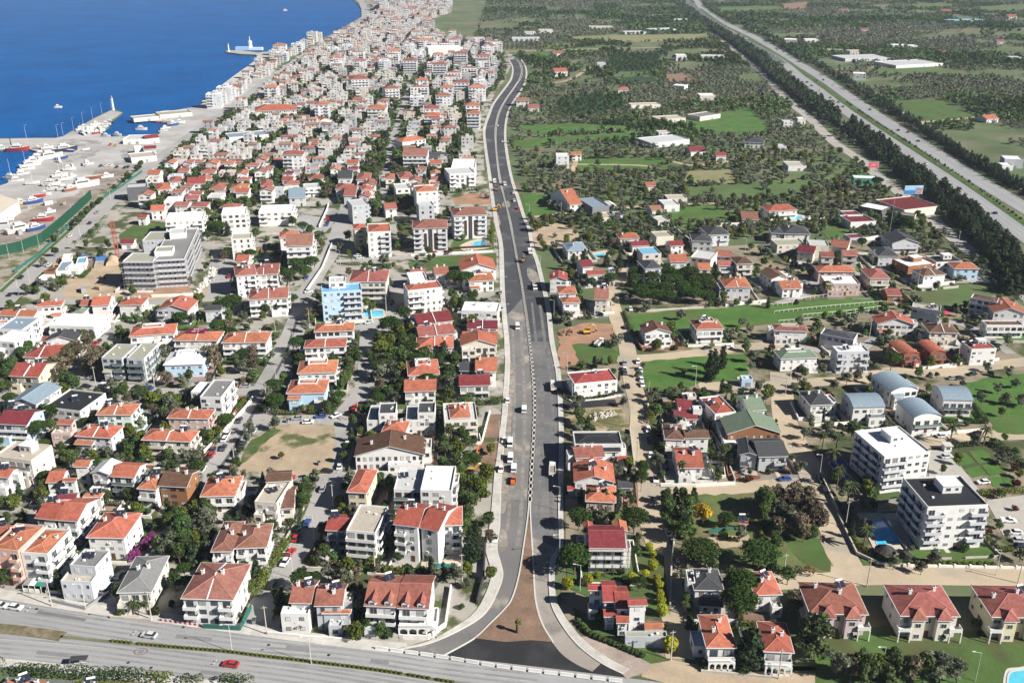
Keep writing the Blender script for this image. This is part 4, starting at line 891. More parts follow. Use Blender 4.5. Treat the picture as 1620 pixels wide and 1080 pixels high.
HOUSES = '''
# ---- tile 0,3 / 1,3 (front left)
03|130,250,300,262,100|3.7|P|or|wh|rcRw|white corner block above the striped shop awnings|with sunken orange hipped roof
03|-70,225,112,242,75|4|P|or|sa|oc|salmon pink block|with orange roof patches and brick red piers beside the main road
03|-150,120,10,150,70|3|G|or|ye|m|pale yellow gabled house|at the edge of the town above the salmon block
03|440,330,600,345,235|3|F|gy|lg|m|grey cube house|with stepped corrugated roof and front terrace over the paved yard
+03|382,432,575,440,365|2|F|be|lg|mi
03|540,160,790,165,0|2.6|H|or|wh|mcs|long white villa|with orange roof and purple flowering hedge beside it
03|215,35,345,48,-75|3|G|rd|wh|m|deep white terrace with twin red roofs|behind the white corner block
+03|345,48,490,58,-90|3|G|or|wh|rR
03|735,510,962,505,275|2|H|gy|cr|bc|cream villa with grey hipped roof|and palms at its front corner
03|1140,545,1478,556,320|3|H|pk|wh|occ|white twin house with brown pink hipped roof|behind the red and white barrier boards
03|1330,250,1475,248,55|2.6|H|pk|wh|oc|tall twin with brown roofs|and a pale green side wall
+03|1480,230,1690,222,70|2.6|H|pk|wh|oc
13|205,572,350,576,425|2.8|G|ro|wh|mcs|white corner house with red roof|and flat front terrace beside the junction
+13|155,640,330,640,590|2|F|wh|wh|m
13|365,592,548,592,450|2.8|G|ro|gy|mc|grey house with quoined corners|and white window frames next to the red roofed corner house
+13|412,640,600,640,612|2|H|or|gy|m
13|680,590,890,600,395|2.8|G|ro|wh|Bbdy|large white twin villa|with red tiled gables and arched ground floor terrace
+13|890,605,1095,612,395|2.8|G|ro|wh|bd
+13|905,690,1145,690,600|1|F|lg|wh|a
13|435,112,575,120,12|2.8|G|rd|wh|bg|white house with blue rimmed curved balconies|under a red pitched roof
13|570,112,755,128,-45|3.5|F|be|wh|bR|slim white block with cream roof terrace|beside the blue rimmed balconies
13|865,75,1030,95,-60|4.3|G|rd|wh|lc|wide white block with red roofs|round balconies and a garden pool in front
+13|1030,95,1155,122,-50|4|G|rd|wh|mc
+13|1155,85,1310,80,-40|3.6|H|or|wh|r
# ---- tile 2,3
23|487,226,722,228,80|3|G|mr|wh|bk|scaffolded white house with maroon roof|beside the round pine by the boulevard
+23|455,130,520,130,60|3|X|or|wh|m
+23|640,118,735,118,55|3|X|or|wh|m
23|482,492,600,492,450|2.8|G|rd|wh|m|rambling white villa of stepped red roofs|with tower and clipped yellow shrubs
+23|575,565,672,565,430|2.6|G|rd|wh|m
+23|580,660,660,660,598|1.6|G|rd|wh|m
+23|655,610,752,610,465|2.4|G|rd|wh|m
+23|660,700,744,700,640|1.6|G|rd|wh|m
+23|735,590,860,588,540|3.2|G|rd|wh|m
+23|840,742,958,742,690|1|G|or|wh|mn
23|718,786,984,786,748|1|F|ol|gy|nS|long corrugated shed with two red doors|below the stepped red roofs
23|1150,492,1345,495,355|2|H|dg|wh|mc|white house with dark grey hipped roof|at the end of the sandy lane
+23|1112,440,1160,442,360|2|F|dg|wh|m
+23|1180,590,1340,600,535|1|G|dg|wh|m
23|1228,858,1425,858,645|2|H|or|wh|abc|white holiday house with arched verandah|and orange roof dappled by a grey conifer
23|1535,525,1715,520,372|2|H|or|wh|mc|orange roofed house behind two umbrella pines|with a low tiled porch
23|1590,880,1790,890,690|2|H|or|wh|abc|arched white house with weathered red roof|half hidden by the big willowy tree
23|1440,70,1496,75,52|1|G|rd|wh|J|tiny white hut with red roof|on the brown garden plot
# ---- tile 3,3
33|262,640,640,648,440|2.4|H|ro|mv|uc|mauve walled twin villa|with turreted red hipped roof on the lawn
33|835,655,1220,660,455|2.4|H|ro|iv|uc|cream walled twin villa|with turreted red hipped roof between two like it
33|1415,662,1800,668,460|2.4|H|ro|ye|uc|yellow trimmed twin villa|with turreted red hipped roof by the corner pool
# ---- tile 3,2
32|738,728,1030,692,548|4.6|F|wh|wh|ltZ|white apartment block with white roof|and dark glazed balconies above the kidney pool
32|1012,1045,1395,1030,852|5|F|bk|wh|otZR|white apartment block with black roof|and grey balcony bands above the large pool
32|780,318,955,300,212|2.4|V|bl|wh|m|vault roofed villa nearest the sandy street|with blue grey roof and palms beside it
32|540,418,745,412,325|2.4|W|bl|wh|rgm|vault roofed villa with a glazed roof room|and pale shingle roof
32|925,482,1105,470,375|2.4|V|bl|wh|bg|vault roofed villa behind the white apartments|with wide curved blue grey roof
32|1110,368,1302,372,280|2.4|W|bl|wh|bg|vault roofed villa beside the olive meadow|with columns under its terrace
32|268,405,420,397,310|2|H|dg|wh|mc|compact white house with dark brown hipped roof|in a walled corner garden
# ---- tile 2,2
22|1440,715,1560,722,620|2|X|dg|gy|m|modern grey house with steep dark gables|beside the sandy crossing
+22|1560,730,1750,725,610|2|G|dg|gy|r
22|1362,585,1710,580,480|2|X|gn|wd|m|long house with green gable and timber front|behind the modern grey house
+22|1345,640,1440,640,510|1|F|wh|wh|m
22|1495,440,1612,432,338|2|G|gn|wh|mc|white house with pale green roof|behind the red roofed cube
22|1285,458,1418,442,345|2|P|rd|wh|mc|white house with bright red sunken roof|between hedges and a green roofed neighbour
22|1030,492,1180,492,430|1|G|mr|wh|mc|low white cottage with maroon roof|behind yellow hedges
22|1050,430,1150,430,352|1|G|mr|cr|m|older cottage under a dark red roof|among olive trees beside the sandy lane
22|965,618,1095,622,520|2|H|br|wh|mc|white house with brown star shaped roof|on the sandy lane
+22|1095,612,1255,610,555|2|G|br|wh|ms
22|1045,800,1218,800,668|1.6|G|or|wh|lc|small white house with bright orange roof|next to a walled empty pool
22|396,648,698,646,566|2.4|P|bk|wh|m|long white house with sunken black roof|beside the boulevard
22|400,740,590,728,652|2|G|ro|wh|mc|narrow white house with weathered red roof|in front of the sunken black roof
22|390,888,655,892,768|2|X|or|wh|cs|broad orange roofed house with cream gable|beside the boulevard pavement
22|462,1010,660,1020,905|2|H|or|pk|cs|pink walled house with orange hipped roof|and a round tree at its corner
22|350,940,400,940,908|1|G|rd|wh|nS|little red roofed annex|between the boulevard pavement and the cream gable
22|664,752,762,752,722|1|G|rd|cr|nS|open garden shelter with red tiles|beside the utility pole on the sandy lane
22|672,925,768,928,875|1|G|dg|gy|nS|grey metal garden shed|below the red tiled shelter
22|395,268,668,242,182|2|P|rd|wh|mcs|white twin house with red roof inside a parapet|standing alone beside the boulevard
22|1456,238,1526,238,212|1|F|lg|bl|nJ|pale blue transformer hut|at the corner of the cypress meadow
# ---- tile 1,2
12|188,330,440,326,240|2.4|Y|or|bl|o|blue and white house with orange terrace roof|at the corner of two streets
12|258,205,510,195,118|2.4|Y|or|wh|oR|middle house of the orange terrace roofs|behind the blue and white one
12|300,42,570,32,-15|2.6|H|or|wh|o|rearmost of the three orange roofed twins|with gable shaped bays
12|700,497,850,497,402|2|F|bl|wh|m|white cube house with timber panel|left of its identical neighbour
+12|775,455,885,452,385|3|F|dg|wh|m
12|948,497,1110,492,402|2|F|bl|wh|m|white cube house beside the orange pavilion|with dark solar roof on its upper storey
+12|1022,450,1132,448,380|3|F|dg|wh|m
12|1192,502,1402,492,385|2.6|F|lg|cr|bB|cream house with an orange pavilion roof|and yellow balcony bands by the bare soil plots
+12|1228,488,1362,480,392|2.8|H|or|cr|nc
12|790,572,945,580,498|2.4|H|or|wh|mc|white attic house with orange roof|rising behind the long brown roof
12|618,725,1070,715,610|2|X|br|wh|icm|long white row house with dark brown gable roof|facing the lane
12|570,952,705,960,805|3|H|or|ye|m|pale yellow house with orange roof in a dark gutter|at the street corner
12|872,932,1045,935,795|3|F|lg|wh|bg|large white modern block with stacked terraces|behind the brick soil plot
+12|1040,938,1238,942,785|3.6|F|wh|wh|mR
12|-10,1010,130,1020,880|3|F|be|be|r|beige house with flat terraces and brown roof|on the corner of the dirt lot
+12|60,890,225,880,815|3.4|G|br|be|m
+12|145,1058,240,1052,915|2|G|br|be|m
12|935,318,1142,312,235|2|G|or|wh|oc|nearer orange twin house among dark trees|with grey patched roof
12|960,218,1165,206,115|2|H|or|wh|c|rear orange twin house among dark trees|with cream gable
12|1284,282,1485,276,206|2|G|mr|wh|bB|maroon roofed house with glazed front|beside the boulevard gardens
12|1284,185,1385,188,130|2|G|dg|lg|m|house with one grey and one orange roof|beside the boulevard gardens
+12|1385,190,1525,190,95|2.4|G|or|wh|mc
12|1010,48,1250,42,-30|2|H|or|wh|oc||
12|1292,28,1525,22,-42|2.4|X|or|cr|ob|cream gabled house with balcony row|beside the boulevard gardens
# ---- tile 0,2
02|640,100,770,104,15|3.7|F|ol|gy|rg|grey apartment block split by a green glass shaft|with deep balcony ledges
+02|800,104,908,106,10|3.7|F|ol|gy|bgR
02|1030,150,1288,142,62|2|H|wh|bl|mi|pale blue house with white hipped roof|behind the parked cars
02|1265,348,1398,352,240|3.3|F|gy|wh|mR|white cube block with dark roof and stepped terrace|at the street corner
+02|1207,318,1300,322,255|2.6|F|wh|wh|m
+02|1268,380,1380,384,345|2.4|F|be|wh|m
02|602,465,835,466,390|2.6|H|or|mi|cmR|mint green house with orange hipped roof|and side balconies
02|468,598,705,612,525|2.6|H|or|lg|cms|pale grey house with orange hipped roof|and a glazed bay
02|1052,485,1322,490,425|2.6|H|or|pk|cmR|mauve house with orange hipped roof|below the white cube block
02|890,622,1208,636,556|2.6|H|or|cr|lcR|cream house with orange hipped roof|and corner balconies
02|322,580,445,580,545|2|F|be|pk|m|small pink house with roof terrace|behind a clipped tree
+02|355,522,455,525,490|3|G|or|pk|m
02|272,412,505,440,312|2|F|bk|wh|m|white hall with black solar covered roof|on the side street
02|52,382,230,400,278|2|X|bl|lg|m|pale hall with blue grey sheet roof|beside the black roofed hall
02|-30,520,170,530,428|2.6|G|mr|bl|bBs|blue terrace with half maroon half orange roof|and dark balcony row
02|-40,722,195,752,640|3|F|be|cr|bgt|cream flat roofed block with curved parapet|at the picture's left edge
02|-60,852,55,862,795|2|G|or|wh|m||
02|285,892,390,890,805|2|G|or|wh|m|white house with stepped orange roofs|on the narrow lane
+02|392,886,480,884,860|2.6|G|or|wh|m
+02|462,792,560,792,745|3|G|or|wh|mR
02|566,832,690,842,755|2.8|X|lg|wh|r|house with one pale metal and one orange roof|and red striped door
+02|694,852,850,862,765|2.6|G|or|wh|bgR
02|862,930,990,940,822|2.4|H|or|wh|bc|orange roofed half of a timber fronted pair|above the front hedge
+02|995,912,1182,922,808|2.6|G|br|wd|mc
02|1262,982,1492,976,850|2|H|or|wh|bcs|white house with rounded blue balconies|under an orange roof by the dirt lot
02|142,100,345,102,18|2|H|rd|ye|mcc|yellow house with large red roof|at the top of the tree lined slope
02|52,218,245,226,130|2|G|rd|ye|bgc|yellow house with three stepped red roofs|under old trees
02|340,1000,480,996,958|2|G|mr|wh|m||
02|520,985,640,985,955|2|H|or|wh|m||
02|215,1082,360,1086,1000|3|H|or|wh|mc||
02|0,470,60,470,400|2|G|bk|gy|m||
# ---- tile 0,1
01|775,572,965,572,518|5|F|ol|lg|ik|huge unfinished grey block in scaffolding|with stepped flat roofs and stair boxes
+01|965,566,1165,556,368|5|F|gy|lg|ikR
+01|900,440,1078,436,383|5|F|ol|lg|i
+01|975,512,1088,506,476|5.8|F|ol|wh|n
+01|1072,400,1176,392,362|5.9|F|lg|wh|n
01|1045,318,1282,306,260|4|F|wh|wh|oR|white block with dark square windows|behind the scaffolded block
01|1400,278,1556,270,230|4|F|wh|wh|mR|slim white block beside dark pines|with plain square windows
01|800,108,925,100,80|3|F|lg|dk|n|blue grey box hall|at the bend of the coast road
01|1462,432,1590,425,393|4|F|be|wh|mR|white block with brick red front strip|behind the building site
01|1490,580,1572,578,535|3|G|or|wh|mR||
01|1488,668,1625,655,602|4|H|ro|wh|rcRs|white block with weathered red roof|and stacked corner balconies near the rubble heap
01|985,882,1192,886,818|2.6|X|or|lg|oc|grey white twin house with orange gable roof|beside the building site
01|745,852,900,850,800|2|H|or|wh|mc|white house with dormered orange roof|on the lane below the building site
01|500,852,570,852,815|2|G|or|wh|m|orange roofed pair below the site cabins|
+01|572,855,690,850,793|2.4|G|or|wh|cR
01|222,862,392,850,822|2.4|H|or|wh|mcR|white villa with rounded orange roof|near the coast road
01|-10,915,215,922,878|2|G|or|wh|ms|orange roof topped by solar panels|near the coast road
01|310,978,592,986,905|2|F|wh|wh|ob|wide white flat roofed house with shuttered windows|
01|455,905,525,905,868|2|H|gn|wh|m||
01|815,1050,1108,1028,975|3|Y|or|wh|oc|left house of the orange terrace row|beside the tree lined lane
01|1092,1075,1380,1075,1015|2.6|H|or|wh|o|house with a maroon sheet covering part of its roof|
01|1400,1090,1690,1085,1020|2.6|H|or|wh|oc||
01|1290,888,1402,882,850|2|G|dg|lg|m|small grey gabled villa|by round topped trees
01|-20,1000,140,1005,925|3|F|bl|wh|bR|white block with blue flat roof|at the picture's left edge
01|-40,1075,90,1085,1010|3|F|wh|wh|m||
01|280,1080,480,1075,1030|2.6|X|dg|wh|m||
01|255,1078,330,1078,1045|2|G|ro|wh|m||
01|865,300,925,300,280|1.6|G|rd|wh|m||
01|950,255,1040,250,222|2|G|or|wh|mR||
01|1035,198,1140,195,162|2|F|wh|wh|m|white shuttered block by the building park|
01|995,125,1090,115,80|2|H|or|wh|mR||
01|1070,75,1150,70,40|2|H|ro|wh|mR||
01|1320,120,1420,118,80|2|H|ro|pk|mR||
01|1310,165,1400,165,140|2|F|lg|wh|bR||
01|1450,120,1560,118,85|2|H|or|wh|bR||
01|1385,235,1500,240,210|1.4|H|ro|wh|m||
01|1180,85,1300,80,50|2|G|rd|wh|bR||
01|1260,60,1340,55,30|2|H|or|wh|mR||
01|1100,225,1190,225,200|1.6|G|ro|wh|m||
01|1200,230,1310,228,200|1.6|H|ro|wh|m||
01|760,465,845,462,435|1|G|mr|wh|mn|small maroon roofed pavilion|in the building site park
01|390,560,450,555,525|1|F|wh|wh|nS||
01|350,635,425,630,570|1|F|bl|wh|nS||
01|275,640,340,638,610|1|F|br|wd|nS||
01|410,620,495,618,590|1|F|wh|wh|nS||
01|225,690,300,690,655|1|F|wh|wh|nS||
01|480,585,540,580,545|1|F|ib|wh|nS||
# ---- tile 1,1
11|15,262,232,256,215|3|F|wh|wh|oR|white apartment block with white roof terraces|beside the gravel car park
11|185,478,358,472,405|4.4|G|pk|wh|bR|tall white block with brown pink roof|and wide balconies among palms
11|-50,662,142,652,590|3|H|ro|wh|ocs|white block with chimneyed red roof|by three round trees
11|-50,818,205,802,742|3|H|ro|wh|ocR|long white block with red roof inside a parapet|at the street corner
11|415,768,668,752,715|5|F|ib|bl|rB|light blue balconied apartment block|with blue rimmed stepped top floors
+11|460,705,565,700,668|6|F|lg|wh|m
11|585,705,828,702,630|4|H|ro|be|bcs|beige block with brick red roof|directly behind the light blue block
11|618,372,702,366,338|4|H|or|ye|b|yellow balconied block with orange roof|on the shaded corner
11|706,388,852,382,332|5|P|or|wh|r|white block with orange roof strip|and window pairs beside the yellow block
11|990,368,1216,362,312|5|H|pk|wh|ocLx|nearer of the two brown fronted blocks|with white balconies and brown roof
11|1248,288,1466,278,235|5|H|pk|wh|ocx|brown fronted block beside the boulevard works|with white balconies above the oval pool
11|608,222,716,212,180|4|F|lg|gy|mR|plain grey narrow block|with a column of small windows
11|1015,135,1152,128,90|5|F|lg|wh|mR|white block with yellow painted corner|and orange roof behind dark trees
+11|1015,135,1145,128,100|5.2|H|or|wh|n
+11|1030,222,1128,215,195|4|F|lg|gy|m
11|960,758,1178,735,702|4|P|or|wh|lcR|white block with orange hipped roof and penthouse|on the sloping lane
+11|975,700,1085,692,640|4.6|F|wh|wh|m
11|985,672,1082,665,625|2.6|G|ro|wh|mc|three stepped red roofs beside the lawn|
11|1135,660,1228,652,610|2|G|ro|wh|mc|small white house at the lawn's edge|with two red roof strips
11|1295,632,1525,622,560|2|X|or|wh|mc|white house with long orange roof by the boulevard lawn|
11|1345,702,1512,692,645|2|H|or|wh|mc|square white house with pale orange hipped roof|below the boulevard lawn
11|1225,22,1388,12,-20|4|F|lg|wh|ob|tall white block beside the boulevard end of the town|with striped balcony bands
11|1025,978,1252,948,895|2|G|mr|wh|cm|long row house with maroon roof strip|
11|1030,1052,1262,1030,975|2|G|ro|wh|cms|row house with solar panels in its red roof|
11|1300,882,1530,890,830|2.4|F|wh|wh|oc|white row house with roof terraces and red strips|
11|1335,1002,1530,1002,945|2|G|mr|cr|mc|broad maroon roofed house by the boulevard hedge|
11|1300,1080,1530,1080,1015|2|G|or|wh|mc||
11|365,1022,620,1012,962|2.6|H|or|wh|bc|broad white house with orange hipped roof|below the light blue block
11|145,425,270,418,385|3|H|or|wh|m||
11|500,120,610,118,85|2|H|ro|wh|b||
11|550,160,630,160,105|2|G|ro|lg|m||
11|815,50,880,48,20|2.4|H|or|cr|b||
11|910,50,1000,45,10|2.4|H|ro|wh|b||
11|885,115,975,110,80|3|F|lg|wh|b|white cube with roof deck above the shaded street|
11|672,125,745,120,95|3|H|or|cr|bR||
11|815,245,895,240,210|2|G|ro|wh|m||
11|205,175,315,170,120|2|G|bl|lg|m|blue grey sheet roofed hall|among red roofed houses
11|300,110,400,105,80|2|F|lg|wh|bR||
11|175,90,275,85,65|2|H|ro|wh|mR||
11|30,100,110,95,60|2|H|ro|wh|mR||
11|330,55,430,50,30|2|H|ro|wh|bR||
11|515,50,610,48,10|2.4|G|dg|wh|b||
11|635,60,725,58,15|2.4|H|ro|wh|b||
# ---- tile 2,1
21|365,218,448,210,135|1.8|G|or|wh|mc|farmhouse with long pale orange roof|beside the bright green meadow
21|510,232,616,222,170|2|F|bl|dg|Qn|open barn with pale blue roof|on the farm track
21|625,228,668,225,195|1|X|wh|wh|nS|small white tent roofed shed|next to the open barn
21|680,432,810,428,395|2|H|or|wh|mc|white house with bright orange hipped roof|on the farmland edge
21|760,478,872,472,447|1.4|G|mr|wh|m|long low house with maroon roof|beside the orange hipped farmhouse
21|1003,478,1092,472,445|1.6|G|mr|wh|m|small white house with maroon gable|on the green plot
21|915,418,1025,412,382|2|F|ol|cr|n|pale flat roofed house under a spreading tree|
21|350,508,482,502,452|1.8|H|bl|wh|mc|blue grey roofed villa with pool|beside the boulevard
21|445,612,520,606,567|2.4|G|mr|wh|m|white house with maroon front roofs|under tall dark trees
+21|480,662,585,656,630|2|G|rd|wh|b
21|235,690,352,692,645|2.4|X|rd|wh|mc|first white house past the boulevard crossing|with red roof
21|292,778,412,776,730|2.6|H|or|wh|m|tall stepped house with orange front terraces|beside the boulevard pavement
+21|320,838,436,834,800|2.2|H|or|wh|a
21|520,812,612,815,740|2.6|G|pk|be|mc|beige house with brown pink roof|beside the parked cars
21|828,528,946,522,482|3|F|ib|be|m|beige house with pale blue roof|topping the dark grove
21|842,622,952,615,565|3|H|dg|lg|bg|grey house with dark hipped roof above the grove|
21|1000,578,1112,578,532|3.4|G|or|wh|bL|pink white tower house with red tiers|
21|1130,545,1258,562,505|3.6|F|lg|cr|mL|cream tower house with pale roof|
+21|1182,625,1262,625,585|2.6|G|or|cr|b
21|1275,538,1392,548,508|3|G|ro|bl|m|pale blue tower house with red roof|
+21|1310,602,1408,602,568|2.4|G|ro|wh|b
21|1420,592,1532,588,545|3|H|br|be|b|brown roofed beige tower house|
21|1345,738,1518,738,672|2.4|H|or|lg|mc|broad house with orange and maroon roof|above the bright green field
21|1138,445,1272,448,400|2|H|dg|gy|m|dark roofed timber fronted house|with walled court behind
21|1242,408,1382,402,355|2.4|H|dg|lg|mr|taller dark roofed house with timber balcony|
21|838,1030,1012,1022,970|2|X|br|wh|oc|white house with brown gable roof|on the bright green field
21|1165,1005,1345,998,940|2.4|H|or|wh|bc|white house with orange hipped roof above the cypress meadow|
21|850,98,916,96,76|1.2|G|or|cr|mn|small orange roofed farm store|beside the big pale field
21|885,255,958,250,225|1.4|G|pk|wh|m||
21|575,298,640,295,262|1|F|be|cr|nS||
21|658,285,702,283,258|1|F|rd|bl|nS|little blue cabin with red roof|on the farm track
21|925,318,1000,312,285|1|F|lg|be|nS||
21|965,218,1062,214,182|1.4|F|lg|wh|nQ|long low white farm building|
21|985,175,1110,172,150|1.2|F|be|be|nS|low sheds with rusty roofs|behind the long farm building
21|1455,310,1565,312,265|1|G|pk|be|nS||
21|620,655,655,655,612|2|F|lg|lg|m||
# ---- tile 3,1
31|5,258,192,248,218|2|H|or|wh|bm|white villa with orange roof and turquoise pool|
31|525,325,685,318,278|1.4|F|mr|wh|Qn|workshop hall with maroon sheet roof|
31|505,285,600,282,252|1.4|F|mr|wh|Qn||
31|680,183,860,248,190|1.6|F|mr|cr|Qn|long diagonal hall with maroon roof|beside the service road
31|575,222,720,250,212|1.4|F|wh|dk|Qn|dark shed with white flat roof|
31|545,45,700,50,28|1.6|F|wh|gn|Qn|green walled depot with white roof|beside the service road
31|780,270,930,288,262|1.4|F|gy|be|Qn||
31|520,425,612,420,398|1|F|mr|gy|nS|small maroon roofed store at the white wall|
31|100,400,272,402,350|2|H|dg|wh|mc|large villa with several dark grey roofs|
+31|20,395,105,398,362|2|H|dg|wh|m
31|60,470,240,465,430|1.6|F|ol|cr|m|cream flat roofed house in front of the dark villa|
31|182,512,292,525,478|1.8|G|mr|cr|m|cream house with maroon roof patch|
31|265,470,388,475,438|2.4|F|lg|cr|m|cream house with white roof|
31|395,478,505,492,445|2.4|G|ro|cr|mc|cream house with red gable strip|
31|335,545,422,548,515|3|G|ro|be|b|narrow house with three red balcony tiers|
31|472,535,570,540,505|3|G|ro|be|b|second narrow house with red balcony tiers|
31|785,460,965,458,405|2|X|dg|lg|bm|grey villa with skylit dark roof|beside the service road
31|698,542,835,542,482|2|H|dg|lg|m|pale grey villa with dark hipped roof|
31|890,605,1062,585,548|2|F|wh|wd|tm|timber and white house with flat white roof|
31|1065,578,1232,572,535|2|F|bk|wh|tm|white house with black flat roof|
31|985,668,1132,655,620|2|H|br|wh|m|white house with brown roof by the white wall|
31|1178,620,1342,622,578|2|H|or|bl|m|blue grey house with orange hipped roof|beside the service road
31|318,640,562,642,600|2|H|or|pk|mc|long pink house with orange roofs|
31|370,712,585,715,662|2|F|wh|pk|m|pink and white palace like house|with red doors above the trellis field
31|645,682,778,682,618|2.4|H|ro|cr|b|cream house with brown red hipped roof|
31|20,688,136,678,630|2|X|br|wh|m|white house with brown gable|above the trellis field
31|90,750,218,745,695|1.6|G|or|wh|mc|small white house with vivid orange roof|above the trellis field
31|1282,802,1448,832,790|2.6|P|br|lg|b|pale house with sunken brown roof|beside the hedge of the service road
31|1425,895,1640,905,830|2|X|or|wh|mc|white house with pale orange gable roof|
31|1385,975,1620,975,945|2|P|br|wh|b|white house with flat brown roof and orange panels|
31|912,860,1092,885,842|2.4|F|be|lg|m|white cube house with pinkish flat roof|beside the red parasol
31|1020,1022,1212,1028,962|2|H|br|cr|mc|cream house with dark brown hipped roof|
31|690,968,935,975,922|2|X|or|wh|mc|white house with orange gable and glass bay|
31|35,1010,258,1018,975|2|H|pk|wh|m|white house with brown brick chimney bay|
31|330,1030,542,1070,1010|2|P|dg|lg|m|grey house with sunken dark roof|
31|755,790,850,790,745|1|G|ro|wd|nS|rusty roofed garden shelter|by the grass field
32|80,112,322,102,50|2|H|gn|wh|m|white house with green hipped roofs|and green porch
32|440,65,642,60,25|3|F|wh|lg|oB|cylindrical fronted white block|with deep balconies
32|862,85,965,78,5|2|V|or|rb|bR|first vaulted house with brick side wall|
32|1030,72,1130,68,0|2|V|or|rb|bR|second vaulted house with brick side wall|
32|1290,48,1448,42,-5|2.4|P|rd|wh|mct|white house with bright red sunken roof and roof box|
'''
parse_houses(HOUSES)
FARM = '''
20|280,985,362,985,968|3.4|F|wh|wh|m|white cube tower house|alone in the fields beside the boulevard
20|375,982,445,980,958|1.6|G|or|wh|m|white farmhouse with plain orange roof|next to the cube tower house
20|880,905,1125,880,850|1.3|F|lg|lg|Qn|long greenhouse with pale grey roof|in the middle of the fields
20|1470,900,1600,905,848|1.6|H|dg|wh|m|white ranch house with dark roofs|
20|1130,960,1230,955,935|1.2|G|mr|wh|nQ||
20|1290,985,1360,985,965|1.4|G|rd|wh|nS||
20|1190,605,1290,605,585|1.6|F|wh|be|Qn|farm hall with white roof|
20|1190,355,1345,358,332|1.5|F|lg|wh|Qn|white hall with grey roof beside the highway belt|
20|1040,350,1106,350,330|2.4|F|wh|wh|Qn|tall white store with turquoise net|
20|1020,540,1090,545,522|1.2|F|wh|wh|Qn||
20|670,565,740,565,545|1.4|H|or|wh|m|white farmhouse with orange roof inside the groves|
20|540,400,595,400,380|1.5|F|lg|lg|Qn||
20|270,455,355,452,432|2|G|or|wh|m|white country house with orange roof by the boulevard end|
20|25,640,110,640,608|2|G|pk|wh|m|white country house beside the far boulevard|
20|100,680,175,680,650|1.4|G|ro|cr|m||
20|930,840,1005,838,805|1.6|F|be|wh|m||
20|890,190,1045,185,168|1.2|F|lg|lg|Qn|pale greenhouse in the far groves|
20|490,172,640,172,157|1.1|F|be|be|Qn|long beige shed in the far groves|
20|715,205,855,203,192|1.0|F|lg|lg|Qn||
20|0,245,180,245,228|1.1|F|lg|lg|Qn||
20|930,755,1100,745,712|1.1|F|be|be|nQ|row of low rusty sheds|beside the green field
20|1190,740,1320,720,695|1.2|F|gy|be|nQ|grey roofed cattle shed|
20|755,665,940,660,650|1|F|be|cr|nS||
20|260,340,330,338,322|1.4|G|ro|wh|m||
30|540,465,622,468,425|2.6|F|wh|wh|m|white cube building|beyond the highway
30|105,250,185,252,215|2.2|F|wh|wh|m|white hall behind the highway trees|
30|235,250,320,250,230|1.6|F|wh|wh|Qn||
30|490,372,770,365,335|1.1|F|lg|lg|Qn|longer of the two pale greenhouses|beyond the highway
30|812,415,1108,400,362|1.1|F|lg|wh|Qn|nearer pale greenhouse|beyond the highway
30|790,285,885,285,265|1.3|F|wh|wh|Qn||
30|890,290,950,290,278|1.2|F|wh|wh|Qn||
30|375,315,475,318,290|1.6|F|be|cr|m||
30|520,325,605,325,302|1.6|F|be|cr|m||
30|1500,1005,1620,1010,965|2.2|F|wh|lg|Qn|pale warehouse with white roof|beyond the highway
30|1485,1045,1555,1045,1022|1.2|F|wh|wh|nS||
30|1385,755,1465,750,735|1.2|G|or|wh|m|white roadside house with orange roof|beyond the highway
30|1540,365,1620,365,335|1.6|F|lg|gy|Qn||
30|1450,265,1505,265,240|1.4|G|ro|wh|m||
30|1080,330,1130,330,315|1.2|G|ro|cr|m||
30|100,770,160,770,740|1.6|F|lg|wh|m||
30|190,750,240,750,720|1.6|F|wh|wh|m||
30|130,1050,245,1050,1020|1.1|F|be|wh|nS|low white shed by the olive scrub|
30|50,925,118,925,895|1|F|lg|lg|nS||
30|1100,72,1160,72,50|1.6|G|ro|wh|m||
30|450,65,515,65,45|1.6|G|ro|wh|m||
30|1520,105,1580,105,82|1.8|G|ro|wh|m||
30|1190,135,1410,130,122|1|F|ib|bl|Qn|turquoise roofed hall far off|
30|590,190,640,190,170|1.6|G|ro|wh|m||
20|1020,125,1120,125,108|1.6|F|wh|wh|m||
20|170,190,260,190,170|1.6|F|be|wh|m||
20|80,205,150,205,185|1.6|F|be|wh|m||
# town landmarks
10|600,505,715,500,440|5|H|ro|wh|bL|far white block with red roof and red painted base|
10|815,565,910,560,520|5|H|ro|wh|b||
10|700,690,820,690,650|4|H|or|wh|b|broad white block with orange hipped roof mid town|
10|-10,705,260,695,665|3|H|or|wh|i|long white school with orange roof|behind the big grey hall
10|1090,305,1310,300,262|4|F|wh|wh|Qn|huge white shopping hall with flat roof|above the apartment rows
10|395,770,485,760,720|1.6|X|or|cr|m|hall with a pointed orange roof|
10|925,900,1080,880,820|3|H|or|wh|m|large house with fan shaped orange roof|
10|925,985,1085,985,930|4|G|pk|wh|b|white terrace block with brown roof strips|
10|1065,1010,1215,1005,970|2|G|dg|wh|m|long dark roofed house with white skylights|
10|1235,1060,1385,1060,1005|4|F|wh|wh|b|white block with arched roof box by the boulevard|
10|1330,720,1420,720,700|5|H|or|wh|b|tall pinkish block beside the boulevard bend|
10|1325,670,1420,668,650|4|H|or|wh|b||
10|1060,735,1165,735,712|4|H|or|wh|b||
10|1065,690,1165,688,672|4|H|ro|wh|b||
00|1450,870,1700,850,770|2|F|bl|wh|Qn|big grey roofed hall|behind the coast road
00|0,0,0,0,0|0|F|wh|wh|n|skip|
'''
parse_houses('\n'.join(l for l in FARM.strip().splitlines() if 'skip' not in l))
